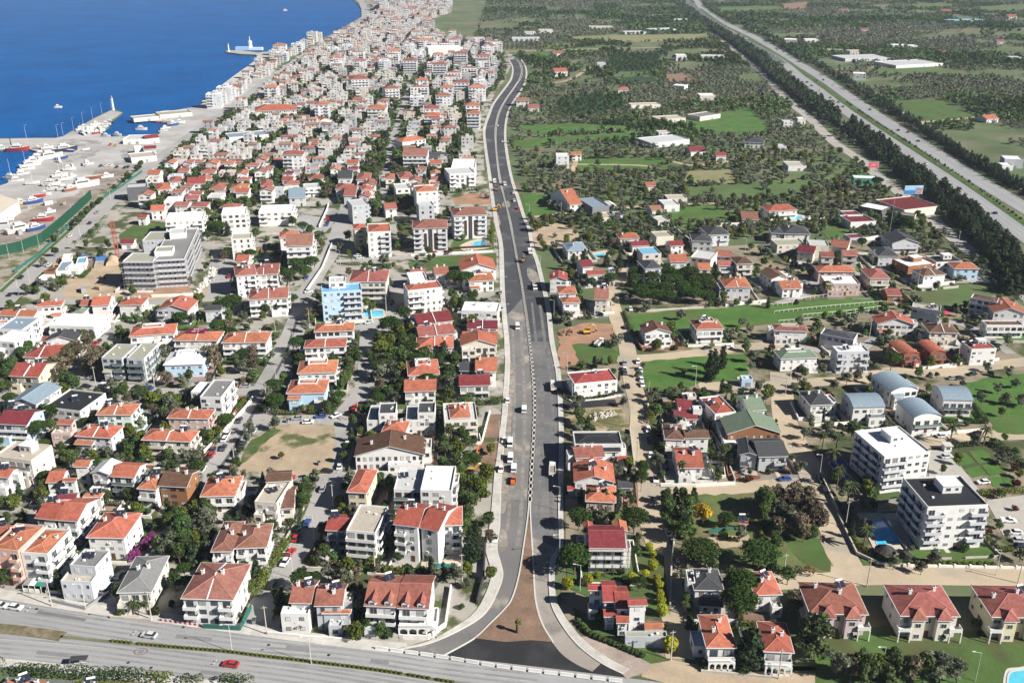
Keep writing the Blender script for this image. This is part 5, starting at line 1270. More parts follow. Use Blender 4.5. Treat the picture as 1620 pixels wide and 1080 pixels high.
# ================= REST OF THE TOWN =================
RP = np.array([(p.x, p.y, hw) for w, hw in ROADS for p in (q for a, b in zip(w, w[1:]) for q in [a.lerp(b, t/max(1, int((b-a).length/4))) for t in range(max(1, int((b-a).length/4)))])])
def road_gap(x, y): return float(np.min(np.hypot(RP[:, 0]-x, RP[:, 1]-y)-RP[:, 2]))
def house_gap(x, y):
    best = 1e9
    for a, b, rz, hw, hd in RECTS:
        dx, dy = x-a, y-b
        if abs(dx) > 60 or abs(dy) > 60: continue
        c, s = math.cos(-rz), math.sin(-rz)
        u, v = abs(dx*c-dy*s)-hw, abs(dx*s+dy*c)-hd
        best = min(best, math.hypot(max(u, 0), max(v, 0)) if max(u, v) > 0 else max(u, v))
    return best
def pip(pt, poly):
    x, y = pt; r = False; n = len(poly); j = n-1
    for i in range(n):
        xi, yi = poly[i]; xj, yj = poly[j]
        if (yi > y) != (yj > y) and x < (xj-xi)*(y-yi)/(yj-yi)+xi: r = not r
        j = i
    return r
def blocked(q): return any(pip(q, p) for p in PXPOLY)
RH = random.Random(77)
def proto_house(i):
    w, d = RH.uniform(7.8, 11.2), RH.uniform(8.5, 11.8)
    nf = RH.choice([2, 2, 2.6, 2.6, 3]); typ = RH.choice(['H','H','G','G','X','X','Y','F','F','F'])
    rc = RH.choice(['ro','ro','lo','or','pk','pk','mr','ro','lo','or']) if typ != 'F' else RH.choice(['wh','lg','be','bl'])
    wc = RH.choice(['wh','wh','wh','wh','wh','lg','cr','pk'])
    ex = RH.choice(['bc','rc','lc','o','b','m'])+('R' if RH.random() < .35 else '')
    root = empty('house', (0, 0, 0)); h = nf*2.9+.35
    volume(root, (0, 0, 0), w, d, h, int(round(nf)), typ, rc, wc, ex, 0, rr=RH)
    if RH.random() < .5 and typ in 'HGX':     # a lower roofed wing at the front
        volume(root, (RH.uniform(-1, 1)*w*.2, -d*.5-1.2, 0), w*.55, 3.6, h-RH.uniform(1.2, 2.6), 1, 'G', rc, wc, 'm', 0, pre='wing_', rr=RH)
    return root, '%s %s house with %s %s roof' % (WALLN[wc], NUMW[int(round(nf))], ROOFN[rc], SHAPEN[typ].replace(' fronted', '')), (w, d, h, typ, rc, wc)
def proto_apt(i):
    w, d = RH.uniform(14, 22), RH.uniform(12, 16); nf = RH.choice([4, 5, 5, 6])
    typ = RH.choice(['H','H','P','F','H']); rc = RH.choice(['ro','lo','pk','or']) if typ != 'F' else 'wh'; wc = RH.choice(['wh','wh','wh','cr','lg'])
    root = empty('apartment_block', (0, 0, 0)); h = nf*2.9+.35
    volume(root, (0, 0, 0), w, d, h, nf, typ, rc, wc, RH.choice(['b','o','rb','l'])+('R' if RH.random() < .6 else '')+('t' if typ == 'F' else 'c'), 0, rr=RH)
    return root, '%s %s block with %s %s roof' % (WALLN[wc], NUMW[nf], ROOFN[rc], SHAPEN[typ]), (w, d, h, typ, rc, wc)
ZONE = [(245,285),(300,226),(330,200),(440,125),(484,92),(548,50),(590,22),(600,0),(690,-6),(714,6),(712,18),(676,33),(700,56),(778,73),(806,92),(812,115),(790,140),(772,165),(762,200),(758,280),(715,300),(668,325),(600,345),(545,345),(535,316),(500,312),(440,316),(400,330),(330,340),(250,345),(222,318)]
SHORE = [(335,172),(350,160),(380,130),(410,105),(425,95),(445,86),(480,73),(500,66),(540,50),(552,47),(540,60),(486,88),(440,118),(355,176)]
cand = []
yy = P(400, 335).y; row = 0
while yy < P(600, 0).y:
    xx = -520 + (row % 2)*3; k = 0
    while xx < 60:
        cand.append((xx+RH.uniform(-1.6, 1.6), yy+RH.uniform(-1.5, 1.5))); xx += 12.6 if k % 2 == 0 else 19.5; k += 1
    row += 1; yy += 13.4 if row % 8 else 21
for off in (0, 14):
    for q0, q1 in [(350,168),(358,161),(366,153),(374,146),(382,138),(390,131),(398,124),(407,117),(417,109),(427,101),(440,93),(452,87),(466,82),(480,77),(495,71),(508,66),(520,60)]:
        p_ = P(q0, q1); cand.append((p_.x+off-6, p_.y))
PH = [proto_house(i) for i in range(22)]; PA = [proto_apt(i) for i in range(9)]
usedp = set()
n_house = sum(1 for o in bpy.data.objects if o.name.split('.')[0] == 'house' and o.type == 'EMPTY')
n_apt = 0
farb = []
for x, y in cand:
    q = Q((x, y, 0))
    inz = pip(q, ZONE); sh = pip(q, SHORE)
    if not (inz or sh): continue
    if road_gap(x, y) < (3.5 if sh else 5.8) or house_gap(x, y) < 5.6: continue
    if RH.random() < (.07 if q[1] > 165 else .24): continue
    pa = .62 if (q[0] > 640 and 78 < q[1] < 178) else (.10 if q[1] < 240 else .02)
    if sh: pa = .35
    big = RH.random() < pa
    rz = rad(RH.uniform(-3, 3)+4)
    if big and n_apt < 110 and q[1] > 70:
        if house_gap(x, y) < 11 or road_gap(x, y) < 9: continue
        i = RH.randrange(len(PA)); root, base, dims = PA[i]; r = root if ('a', i) not in usedp else copy_tree(root); usedp.add(('a', i)); n_apt += 1; cat = 'apartment block'; r['group'] = 'apartment blocks further up the coast'
    elif n_house < 298 and q[1] > 150:
        i = RH.randrange(len(PH)); root, base, dims = PH[i]; r = root if ('h', i) not in usedp else copy_tree(root); usedp.add(('h', i)); n_house += 1; cat = 'house'; r['group'] = 'town houses further up the coast'
    else:
        farb.append((x, y, rz, big, q)); RECTS.append((x, y, rz, 5, 6)); continue
    r.location = (x, y, 0); r.rotation_euler = (0, 0, rz)
    RECTS.append((x, y, rz, dims[0]/2, dims[1]/2))
    lab = uniq(base, (x, y), 40); tag(r, lab, cat)
    if q[1] > 200 or cat == 'apartment block': pass
for k, (lst, nm) in enumerate(((PH, 'h'), (PA, 'a'))):
    for i, (root, b, dm) in enumerate(lst):
        if (nm, i) not in usedp:
            for ch in list(root.children): bpy.data.objects.remove(ch)
            bpy.data.objects.remove(root)
# the far end of the town: too many and too small to count
fb = MB(); mat('far_roof_red', (.28,.115,.09), .85, .2, .6); mat('far_roof_orange', (.36,.19,.145), .85, .2, .6); mat('far_roof_brown', (.24,.145,.115), .85, .2, .6); MRf('lg'); mat('far_roof_flat', (.40,.40,.40), .9, .15, .5); mat('far_wall', (.47,.465,.46), .9, .1, .5); mat('far_wall_grey', (.33,.34,.36), .9, .1, .5); mat('far_wall_cream', (.48,.45,.40), .9, .1, .5)
FM = ['far_wall','far_wall_grey','far_wall_cream','far_roof_red','far_roof_orange','far_roof_brown','roof_mr','far_roof_flat','roof_be','window_glass','white_trim']
for c in ('ro','lo','pk','mr','wh','be'): MRf(c)
MW('lg'); MW('cr'); M_glass(); M_trim()
def far_house(x, y, rz, big):
    w, d = (RH.uniform(13, 20), RH.uniform(10, 15)) if big else (RH.uniform(7, 11), RH.uniform(7, 10.5)); nf = RH.choice([4, 5, 5, 6]) if big else RH.choice([2, 3, 3, 4])
    h = nf*2.9; m = MB(); wi = RH.choice([0, 0, 0, 0, 1, 1, 2]); t = RH.choice('HGFFF'); ri = RH.choice([3, 4, 5]) if t != 'F' else RH.choice([7, 8, 8])
    X, Y = w/2, d/2
    m.box(-X, X, -Y, Y, 0, h, wi, bot=False); s = min(w, d)*.15
    if t == 'F': m.box(-X+.3, X-.3, -Y+.3, Y-.3, h, h+.15, ri, bot=False).box(-1.5, 1.5, -1.5, 1.5, h+.16, h+2.2, wi, bot=False)
    elif t == 'G':
        m.face([(-X-.4,-Y-.4,h),(X+.4,-Y-.4,h),(X+.4,0,h+s),(-X-.4,0,h+s)], ri).face([(X+.4,Y+.4,h),(-X-.4,Y+.4,h),(-X-.4,0,h+s),(X+.4,0,h+s)], ri)
        m.face([(X,-Y,h),(X,Y,h),(X,0,h+s)], wi).face([(-X,Y,h),(-X,-Y,h),(-X,0,h+s)], wi)
    else:
        p = [(-X-.4,-Y-.4,h),(X+.4,-Y-.4,h),(X+.4,Y+.4,h),(-X-.4,Y+.4,h)]; r_ = max(0, X-Y); a, c = (-r_, 0, h+s), (r_, 0, h+s)
        m.face([p[0],p[1],c,a], ri).face([p[1],p[2],c], ri).face([p[2],p[3],a,c], ri).face([p[3],p[0],a], ri)
    n = max(2, int(w/3))
    for i in range(nf):
        z = i*2.9+.9
        for k in range(n):
            if RH.random() < .2: continue
            a = -X+w*(k+.5)/n; m.face([(a-.6,-Y-.02,z),(a+.6,-Y-.02,z),(a+.6,-Y-.02,z+1.4),(a-.6,-Y-.02,z+1.4)], 9)
        for k in range(2): a = -Y+d*(k+.5)/2; m.face([(X+.02,a-.5,z),(X+.02,a+.5,z),(X+.02,a+.5,z+1.3),(X+.02,a-.5,z+1.3)], 9)
        if i and RH.random() < .6: m.box(-X*.9, X*.1, -Y-1.1, -Y, i*2.9, i*2.9+1.0, 10, bot=False)
    c, s_ = math.cos(rz), math.sin(rz); k = len(fb.v)
    fb.v += [(x+a*c-b*s_, y+a*s_+b*c, z) for a, b, z in m.v]; fb.f += [tuple(k+i for i in f) for f in m.f]; fb.m += m.m
for x, y, rz, big, q in farb: far_house(x, y, rz, big)
if fb.f:
    o = fb.build('distant_town', [MATS[m] for m in FM]); tag(o, 'mass of small white houses with red roofs at the far end of the town', 'town', kind='stuff')
print('HOUSES', n_house, 'APTS', n_apt, 'FAR', len(farb))
# ================= VEGETATION =================
def leaf_quads(blobs, n, size, rs, up=.25, thick=.35):
    B = np.array(blobs, float); A = (B[:, 3]*B[:, 4]+B[:, 3]*B[:, 5]+B[:, 4]*B[:, 5]); A /= A.sum()
    k = rs.choice(len(B), n, p=A); d = rs.randn(n, 3); d[:, 2] += up; d /= np.linalg.norm(d, axis=1)[:, None]
    r = 1-thick*rs.rand(n)**1.5
    c = B[k, :3]+d*B[k, 3:6]*r[:, None]
    nn = d+rs.randn(n, 3)*.55; nn /= np.linalg.norm(nn, axis=1)[:, None]
    t = np.cross(nn, rs.randn(n, 3)); t /= np.linalg.norm(t, axis=1)[:, None]; b = np.cross(nn, t)
    s = size*(.6+.8*rs.rand(n))[:, None]; a = .55+.5*rs.rand(n)[:, None]
    q = np.stack([c-t*s-b*s*a*.5, c+t*s*.4-b*s*a, c+t*s+b*s*a*.4, c-t*s*.3+b*s*a], 1)
    return q.reshape(-1, 3)
def quads_mesh(name, V, m, midx=None):
    n = len(V)//4; me = bpy.data.meshes.new(name)
    me.vertices.add(len(V)); me.vertices.foreach_set('co', V.astype(np.float32).ravel())
    me.loops.add(len(V)); me.loops.foreach_set('vertex_index', np.arange(len(V), dtype=np.int32))
    me.polygons.add(n); me.polygons.foreach_set('loop_start', np.arange(0, 4*n, 4, dtype=np.int32))
    me.materials.append(m); me.update(calc_edges=True); return me
def fol(name, c, isl=.38, ov=.22, col2=None):
    m = mat(name, c, .75, .22, .5, objvar=ov, island=isl, spec=.15)
    n, l = m.node_tree.nodes, m.node_tree.links; b = n['Principled BSDF']; tr = n.new('ShaderNodeBsdfTranslucent'); mx = n.new('ShaderNodeMixShader'); mx.inputs[0].default_value = .30
    l.new(b.inputs['Base Color'].links[0].from_socket, tr.inputs['Color']); l.new(b.outputs[0], mx.inputs[1]); l.new(tr.outputs[0], mx.inputs[2]); l.new(mx.outputs[0], n['Material Output'].inputs['Surface'])
    return m
FOL = dict(p=fol('pine_needles', (.047,.088,.018)), o=fol('olive_leaves', (.140,.158,.105), ov=.25), c=fol('conifer_needles', (.042,.066,.031)), y=fol('cypress_needles', (.024,.040,.017)),
           b=fol('broad_leaves', (.070,.110,.032), ov=.3), a=fol('autumn_leaves', (.150,.125,.082), ov=.3), g=fol('lime_leaves', (.120,.145,.026)), m=fol('palm_fronds', (.070,.092,.036)),
           s=fol('shrub_leaves', (.055,.085,.028), ov=.35), t=fol('golden_leaves', (.33,.345,.030), isl=.25), w=fol('willow_leaves', (.090,.120,.046)), r=fol('red_leaves', (.13,.04,.025)), v=fol('purple_flowers', (.25,.05,.18)), q=fol('yellow_leaves', (.42,.31,.025)))
M_bark = mat('bark', (.12,.085,.06), .9, .25, 1.5)
def blobs_for(sp, rs):
    out = []
    if sp == 'p':
        for i in range(34):
            a, r = i*2.4, math.sqrt((i+.5)/34)*.40; out.append((r*math.cos(a), r*math.sin(a), .52+.36*math.sqrt(max(0, 1-(r/.46)**2))+rs.uniform(-.03, .03), .095+.03*rs.rand(), .095+.03*rs.rand(), .085))
        out.append((0, 0, .60, .36, .36, .22)); return out, .45
    if sp in 'ba': 
        for _ in range(15):
            a, r = rs.rand()*6.28, rs.rand()*.30; z = rs.uniform(.34, .86); k = 1-abs(z-.58)*1.5; out.append((r*k*math.cos(a), r*k*math.sin(a), z, .15+.05*rs.rand(), .15+.05*rs.rand(), .13))
        return out, .35
    if sp in 'o':
        for _ in range(12):
            a, r = rs.rand()*6.28, rs.rand()*.34; out.append((r*math.cos(a), r*math.sin(a), rs.uniform(.38, .84), .16, .16, .13))
        return out, .3
    if sp == 'w':
        for _ in range(26):
            a, r = rs.rand()*6.28, rs.rand()*.33; z = rs.uniform(.2, .88); k = 1-abs(z-.5)*.9; out.append((r*k*math.cos(a), r*k*math.sin(a), z, .11, .11, .13))
        return out, .3
    if sp == 'c':
        for i in range(16):
            z = .1+.82*i/15; r = .24*(1-z)**.7+.03; a = rs.rand()*6.28; out.append((r*.45*math.cos(a), r*.45*math.sin(a), z, r, r, .09))
        return out, .1
    if sp == 'y':
        for i in range(14):
            z = .06+.88*i/13; r = .15*math.sin(min(1, (1-z)*1.6+.12)*1.5)+.02; a = rs.rand()*6.28; out.append((r*.3*math.cos(a), r*.3*math.sin(a), z, r, r, .09))
        return out, .05
    if sp == 't': return [(0, 0, .62, .42, .42, .36), (0, 0, .32, .30, .30, .30)], .1
    for _ in range(9):
        a, r = rs.rand()*6.28, rs.rand()*.30; out.append((r*math.cos(a), r*math.sin(a), rs.uniform(.28, .62), .24, .24, .24))
    return out, .1
TREEM = {}
NL = dict(q=1300, p=2600, b=1300, a=900, o=1000, w=1700, c=1100, y=900, t=700, s=500, r=500, v=500, g=1100)
LS = dict(q=.042, p=.026, b=.040, a=.040, o=.040, w=.032, c=.036, y=.030, t=.06, s=.075, r=.075, v=.075, g=.045)
def palm_mesh(rs):
    V = []
    for i in range(26):
        a = i*2.4; el_ = rs.uniform(-.3, 1.0); L_ = .30*rs.uniform(.8, 1.1); px_, pz_ = 0, 0; prev = None
        for k in range(5):
            t = k/4; r = L_*t; z = .86+L_*(math.sin(el_)*t-.75*t*t); w_ = .05*(1-t*.75)
            cur = (r*math.cos(a), r*math.sin(a), z, w_)
            if prev:
                na = (-math.sin(a), math.cos(a))
                for sg in (-1, 1):
                    V += [(prev[0], prev[1], prev[2]), (cur[0], cur[1], cur[2]), (cur[0]+na[0]*sg*cur[3], cur[1]+na[1]*sg*cur[3], cur[2]-cur[3]*.6), (prev[0]+na[0]*sg*prev[3], prev[1]+na[1]*sg*prev[3], prev[2]-prev[3]*.6)]
            prev = cur
    return np.array(V)
def tree_meshes(sp, var):
    key = (sp, var)
    if key in TREEM: return TREEM[key]
    rs = np.random.RandomState(hash(sp) % 1000 if False else ord(sp)*13+var)
    if sp == 'm':
        cr = quads_mesh('crown', palm_mesh(rs), FOL['m']); z0 = .86; tr = MB().bar((0, 0, 0), (.01, 0, .87), .026, 7, 0, .02)
    else:
        bl, z0 = blobs_for('b' if sp in 'gq' else sp, rs)
        cr = quads_mesh('crown', leaf_quads(bl, NL[sp], LS[sp], rs), FOL[sp]); tr = MB().bar((0, 0, 0), (0, 0, z0+.12), .022, 7, 0, .014)
        if sp in 'pbaow':
            for k in range(5):
                a = 1.3*k+var; tr.bar((0, 0, z0*.75), (.2*math.cos(a), .2*math.sin(a), z0+.2), .012, 5, 0, .005)
    t = tr.mesh('trunk', M_bark)
    TREEM[key] = (cr, t); return TREEM[key]
TN = dict(p=('pine_tree', 'round crowned pine'), o=('olive_tree', 'grey green olive tree'), c=('conifer_tree', 'dark conifer'), y=('cypress_tree', 'slim dark cypress'), b=('broadleaf_tree', 'green broadleaf tree'),
          a=('autumn_tree', 'brownish half bare tree'), m=('palm_tree', 'palm tree'), s=('shrub', 'green shrub'), t=('topiary_shrub', 'clipped yellow shrub'), w=('willow_tree', 'pale green willowy tree'), r=('red_shrub', 'reddish shrub'), v=('flowering_shrub', 'purple flowering shrub'), g=('lime_tree', 'yellow green tree'), q=('golden_tree', 'bright golden leaved tree'))
TREES = []
RT = random.Random(21)
FARV = []     # what stands past the count of one kind, and the far trees: (x, y, height, species)
COUNT = {}
def tree(x, y, sp, h, wd=None, group=None, label=None, parts=True):
    COUNT[sp] = COUNT.get(sp, 0)+1
    cr, tr = tree_meshes(sp, RT.randrange(3)); nm, ds = TN[sp]
    base_w = dict(q=.85, p=1.0, b=.85, a=.85, o=.95, w=.85, c=.55, y=.30, t=.9, s=1.05, r=1.05, v=1.05, g=.85, m=.6)[sp]
    sx = (wd/base_w) if wd else h*RT.uniform(.9, 1.12)
    r = empty(nm, (x, y, 0), RT.uniform(0, 6.28)); r.scale = (sx, sx*RT.uniform(.92, 1.08), h)
    link('crown', cr, r)
    if sp not in 'srvt' : link('trunk', tr, r)
    TREES.append((x, y, sp))
    size = 'tall' if h > 9.5 else ('low' if h < 4 and sp not in 'srvt' else ('big' if sp == 's' and h > 2.6 else ''))
    lab = label or uniq((size+' '+ds).strip(), (x, y), 30)
    USED.add(lab); tag(r, lab, 'tree' if sp not in 'srvt' else 'shrub', group); return r
MANUAL = '''
23 395 395 p 10 11;770 135 p 9 10;420 115 p 8 8;1190 338 p 8 13;1555 365 p 9 13;1430 700 p 11 11;1450 560 p 10 9;1500 960 c 12 8;545 685 s 3.5;800 505 p 5 5;690 395 s 4;715 465 s 4;640 425 m 4;785 265 s 4;1090 650 m 5;1205 85 q 9;985 75 b 9;1065 85 c 9;1350 105 p 6 6;1215 985 s 3;1470 1025 s 3;800 175 s 3;1115 740 y 5;1090 600 b 5;980 745 s 2;1255 430 b 6;1380 480 b 7
23 870 245 t 3;890 285 t 2.6;890 368 t 4;845 418 t 3;760 455 t 4;915 448 t 3;935 493 t 3;935 545 t 3;942 585 t 3;950 655 t 4;1000 885 t 5;478 465 t 4;540 418 t 2.5;350 485 t 4
33 285 910 w 14 13;430 1042 o 9;600 1062 w 10;780 1066 w 9;900 1078 a 9;1080 1088 o 10;690 1050 g 7;520 1060 a 8;980 1080 b 9;1190 1085 o 8;150 645 a 8;850 345 o 6;1040 345 o 6;965 398 o 5;790 365 o 5;602 232 m 9;1100 805 s 3;1590 315 o 5;450 800 s 2;545 800 s 2;800 890 s 2.5;1330 780 s 2;1310 720 s 3;20 380 c 7;120 460 b 6;60 150 a 7;120 120 o 8;40 250 b 6
32 390 835 m 10;435 925 m 9;500 1040 m 10;1150 650 m 9;1360 665 m 9;340 690 m 8;428 700 m 8;225 625 o 6;375 605 o 7;150 335 o 6;212 305 o 5;495 275 o 6;560 255 a 6;1020 245 o 4;1450 335 o 5;1345 405 o 5;1500 405 o 6;1600 415 o 6;1390 195 o 5;775 185 p 9 9;525 625 b 8;820 395 m 6;900 355 m 5;1000 345 m 6;1200 500 m 5;150 1070 a 11;60 1075 a 9;1520 240 o 6;1560 300 o 5;1195 780 g 5;1100 840 b 4;760 470 s 2
22 480 1062 y 8;580 1072 c 8;665 1075 y 8;1245 255 y 14 4;1330 172 y 11 3;1275 215 y 12 3.5;1510 135 o 7;1505 192 o 5;428 435 o 7;890 395 o 6;1100 355 o 5;1550 325 o 6;1010 355 o 5;815 950 p 9 5;825 880 p 8 5;920 815 o 7;1070 865 m 7;1300 895 b 5;1260 745 b 4;940 705 b 5;730 685 o 6;1165 325 r 3;1210 325 s 3;880 495 g 4;1060 415 b 5;930 560 c 5;930 610 c 5;1190 390 b 5;1230 480 b 6;1375 800 y 6;360 180 m 4;590 1075 c 9;700 850 s 3;940 890 b 5
21 160 388 g 8 9;250 355 g 6;365 372 g 6;345 452 g 5;490 465 g 8;420 345 b 9;385 640 c 11;455 605 c 10;600 610 c 9;680 612 c 9;770 592 c 9;500 745 p 6;625 735 p 8;1090 145 g 7;1265 215 o 5;1175 205 a 5;560 895 o 5;920 445 b 7;770 760 b 7;620 450 b 6;720 500 o 6;1060 500 o 6;1300 690 p 5;650 850 o 5;440 870 s 3;600 790 y 5;180 300 s 2
31 590 495 p 7;685 115 p 9;1355 625 b 7;1130 625 b 5;260 675 b 5;375 785 g 8;780 345 c 11;820 365 c 11;870 385 p 10;910 400 b 8;970 370 g 7;1040 400 b 5;430 560 b 5;680 600 b 5;620 580 o 5;1190 920 o 5;760 1060 b 5
13 1355 305 y 12 3.4;1395 265 y 12 3;1385 300 y 10 2.8;375 335 s 4;455 255 v 4;625 805 g 6;700 765 b 5;790 795 b 5;290 745 o 5;490 765 b 3;1340 485 o 4;1080 305 s 3;1470 95 b 6;130 235 m 6;1480 430 g 5;1340 420 g 6;1300 610 s 2;220 80 s 3;650 800 s 3;840 790 s 3;1480 200 a 5;345 300 s 3
12 1420 1010 g 10 10;1460 900 g 8;1300 850 m 7;1200 760 m 8;1235 655 m 9;1330 655 b 6;1380 500 b 6;840 190 b 9;800 105 g 9;860 70 g 9;930 70 b 9;980 115 p 9;770 225 p 8;720 130 b 6;1190 130 c 10;1220 330 o 9;1240 230 o 7;590 190 b 7;600 140 b 7;580 240 b 7;560 280 b 6;545 315 b 6;630 110 b 6;620 60 o 6;130 460 p 9;75 460 p 6;120 355 p 8;25 455 s 4;300 450 g 4;345 455 g 4;455 470 b 5;515 430 b 6;120 575 o 7;820 350 o 6;740 350 m 5;1000 390 m 5;660 600 b 4;555 770 b 5;1120 660 r 5;1490 720 g 5;180 160 m 7;440 90 m 7;385 110 m 6;1060 100 b 7
02 1360 175 a 12 12;440 170 a 9;500 110 a 9;380 205 a 9;560 50 a 9;395 255 a 8;470 60 g 8;1540 125 p 6;250 625 p 8;340 515 p 8;825 625 g 7;830 745 b 7;880 705 b 7;980 430 g 8 9;900 555 o 6;1260 865 p 7;60 280 b 8;1010 430 g 6;330 710 y 4;400 710 b 5;480 720 b 5;1200 260 b 6;620 350 b 4;1380 600 g 5;1290 640 b 6;1000 240 m 4;260 360 b 5
03 1160 190 b 10;1090 140 b 8;850 650 m 5;880 655 m 5;930 650 m 5;1110 495 b 6;990 650 s 3;770 650 s 3;1380 700 s 3;1500 680 s 3;1200 300 b 6;870 290 v 3;960 190 v 4;920 240 v 3;1590 520 b 5;1040 180 s 3;1180 60 g 6
01 1480 905 p 10;1430 925 p 9;1150 1005 p 9;1220 985 o 7;880 950 m 7;930 960 b 6;1555 925 y 8;1390 415 p 10;1340 405 p 9;1440 415 c 10;1420 580 a 7;1450 560 p 7;825 745 o 7;480 500 m 6;350 545 b 6;690 500 b 7;330 760 o 8;280 610 o 6;640 970 g 5;700 900 g 5;260 740 o 6;550 495 b 6;620 380 b 5;580 420 b 5;1280 830 b 5;1010 1010 o 6;760 1050 b 6
11 210 730 p 10 10;260 650 p 9;310 700 p 9;350 640 p 9;420 510 m 13;390 470 b 9;345 420 b 8;300 400 p 8;610 600 m 7;575 530 y 5;660 540 m 6;915 410 b 8;240 600 c 10;590 550 g 5;1210 285 c 7;1240 290 c 7;1200 180 b 6;1265 740 p 10;1325 750 p 10;860 1060 p 11;940 970 p 9;890 1040 g 7;840 640 b 5;1100 580 b 5;1490 420 g 6;1240 830 b 7;330 950 a 7;380 945 a 7;620 940 a 6;660 930 a 6;190 900 o 6;130 910 b 6;60 920 b 7;220 860 b 6;130 540 b 8;60 560 m 6;740 900 b 6;700 860 g 5;860 860 g 4;1090 540 b 6;1530 880 y 5;1540 950 g 5;1400 640 p 5
'''
for ln in MANUAL.strip().splitlines():
    tl = ln.split(None, 1); t = (int(tl[0][0]), int(tl[0][1]))
    for it in tl[1].split(';'):
        v = it.split(); p = P(*T(t, float(v[0]), float(v[1]))); tree(p.x, p.y, v[2], float(v[3]), float(v[4]) if len(v) > 4 else None)
# pine grove among the tower houses
for i in range(6):
    for j in range(4):
        x, y = 785+i*86+RT.uniform(-20, 20)+j*8, 700+j*48+RT.uniform(-12, 12)
        p = P(*T((2, 1), x, y)); tree(p.x, p.y, 'p', RT.uniform(7.5, 9.5), RT.uniform(8.5, 11), 'pines of the dark grove', 'dark green round pine in the dense grove above the green field')
# two belts of conifers beside the highway
def belt(px, rows, step, lim, lab, grp, side):
    pts = line(px, 8); tot = 0
    for r_ in range(rows):
        off = offset_line(pts, side*(r_*4.6)); acc = RT.uniform(0, step)
        for a, b in zip(off, off[1:]):
            L_ = (b-a).length
            while acc < L_:
                p = a.lerp(b, acc/L_); acc += step*RT.uniform(.75, 1.3)
                q = Q(p)
                if RT.random() < .10: continue
                if tot < lim and -20 < q[0] < 1640: yield p
                tot += 1
            acc -= L_
cnt = 0
for p in belt([(1640,470),(1590,398),(1533,342),(1483,302),(1417,252),(1367,214),(1340,197),(1285,158),(1255,137),(1230,117),(1205,93),(1163,64),(1122,39),(1080,10)], 4, 5.2, 4000, '', '', 1):
    q = Q(p)
    if 1328 < q[0] < 1345 and 188 < q[1] < 208: continue
    if q[1] > 196 and cnt < 200: cnt += 1; tree(p.x, p.y, 'c', RT.uniform(7, 13), RT.uniform(5.5, 9.5), 'conifers along the highway', 'dark conifer in the dense belt between highway and service road')
    else: FARV.append((p.x, p.y, RT.uniform(8, 12), 'c'))
for p in belt([(1640,318),(1540,262),(1465,214),(1380,160),(1330,128),(1290,104),(1250,82),(1200,52),(1150,25)], 2, 6.5, 4000, '', '', -1):
    q = Q(p)
    if q[1] > 165 and cnt < 285: cnt += 1; tree(p.x, p.y, 'c', RT.uniform(6, 10), RT.uniform(4, 6.5), 'conifers on the far side of the highway', 'dark conifer in the loose row on the far verge of the highway')
    else: FARV.append((p.x, p.y, RT.uniform(6, 10), 'c'))
for p in belt([(1640,366),(1537,292),(1464,244),(1379,190),(1338,162)], 1, 7, 400, '', '', 1):
    tree(p.x, p.y, 's', RT.uniform(1.5, 3), None, 'bushes on the highway median', 'green bush on the grassy median of the highway')
# street and garden trees between the houses
def scatter(n, poly, species, hr, tries=9000, gap=1.2, rgap=.3, sep=3.2, force=False):
    xs = [p[0] for p in poly]; ys = [p[1] for p in poly]; k = 0
    for _ in range(tries):
        if k >= n: return
        q = (RT.uniform(min(xs), max(xs)), RT.uniform(min(ys), max(ys)))
        if not pip(q, poly) or (not force and blocked(q) and RT.random() > .05): continue
        p = P(*q)
        if house_gap(p.x, p.y) < gap or road_gap(p.x, p.y) < rgap: continue
        if any(abs(a-p.x) < sep and abs(b-p.y) < sep for a, b, _s in TREES): continue
        sp = RT.choice(species); h = RT.uniform(*hr)*(.55 if sp in 'srv' else 1)
        k += 1
        if COUNT.get(sp, 0) >= 292: TREES.append((p.x, p.y, sp)); FARV.append((p.x, p.y, h, {'s': 'b', 'g': 'b'}.get(sp, sp)))
        else: tree(p.x, p.y, sp, h)
for cp, n_, spp, hh in (([(255,845),(285,800),(335,815),(330,870),(300,900),(262,890)], 26, 'bbbgosc', (5, 10)), ([(700,690),(742,640),(760,660),(742,745),(735,800),(700,800)], 26, 'mbbgs', (4, 8)), ([(588,545),(700,540),(725,600),(700,640),(600,640)], 34, 'bbcopg', (5, 10)),
    ([(70,560),(160,540),(165,590),(95,640)], 16, 'aabg', (6, 10)), ([(740,780),(790,770),(788,905),(760,960),(735,900)], 22, 'gbbo', (4, 9)), ([(560,800),(625,810),(625,880),(560,890)], 14, 'bbsgo', (3, 7)), ([(120,690),(215,690),(330,730),(290,745),(130,735)], 30, 'bbosg', (3, 7)), ([(265,610),(345,630),(330,690),(250,700)], 18, 'bgoa', (4, 8)),
    ([(0,560),(60,560),(30,640),(0,640)], 10, 'bbo', (5, 9)), ([(1040,790),(1110,800),(1100,870),(1050,860)], 12, 'bcob', (5, 9)), ([(1200,800),(1300,790),(1310,850),(1210,870)], 20, 'aaobs', (4, 10)), ([(890,620),(1010,760),(1005,860),(940,850),(895,700)], 30, 'bbosc', (3, 7)), ([(1050,620),(1230,600),(1240,720),(1050,760)], 34, 'bbogsc', (3, 7))):
    scatter(n_, cp, spp, hh, gap=.7, rgap=.2, sep=2.2, force=True)
scatter(330, [(0,640),(330,600),(790,400),(790,1000),(700,1005),(400,990),(0,930)], 'sssbbbooogapc', (3, 7.5), gap=.8, sep=2.4)
scatter(230, [(0,480),(100,420),(330,330),(560,320),(785,290),(795,480),(600,640),(0,640)], 'sbbboogpa', (4, 8))
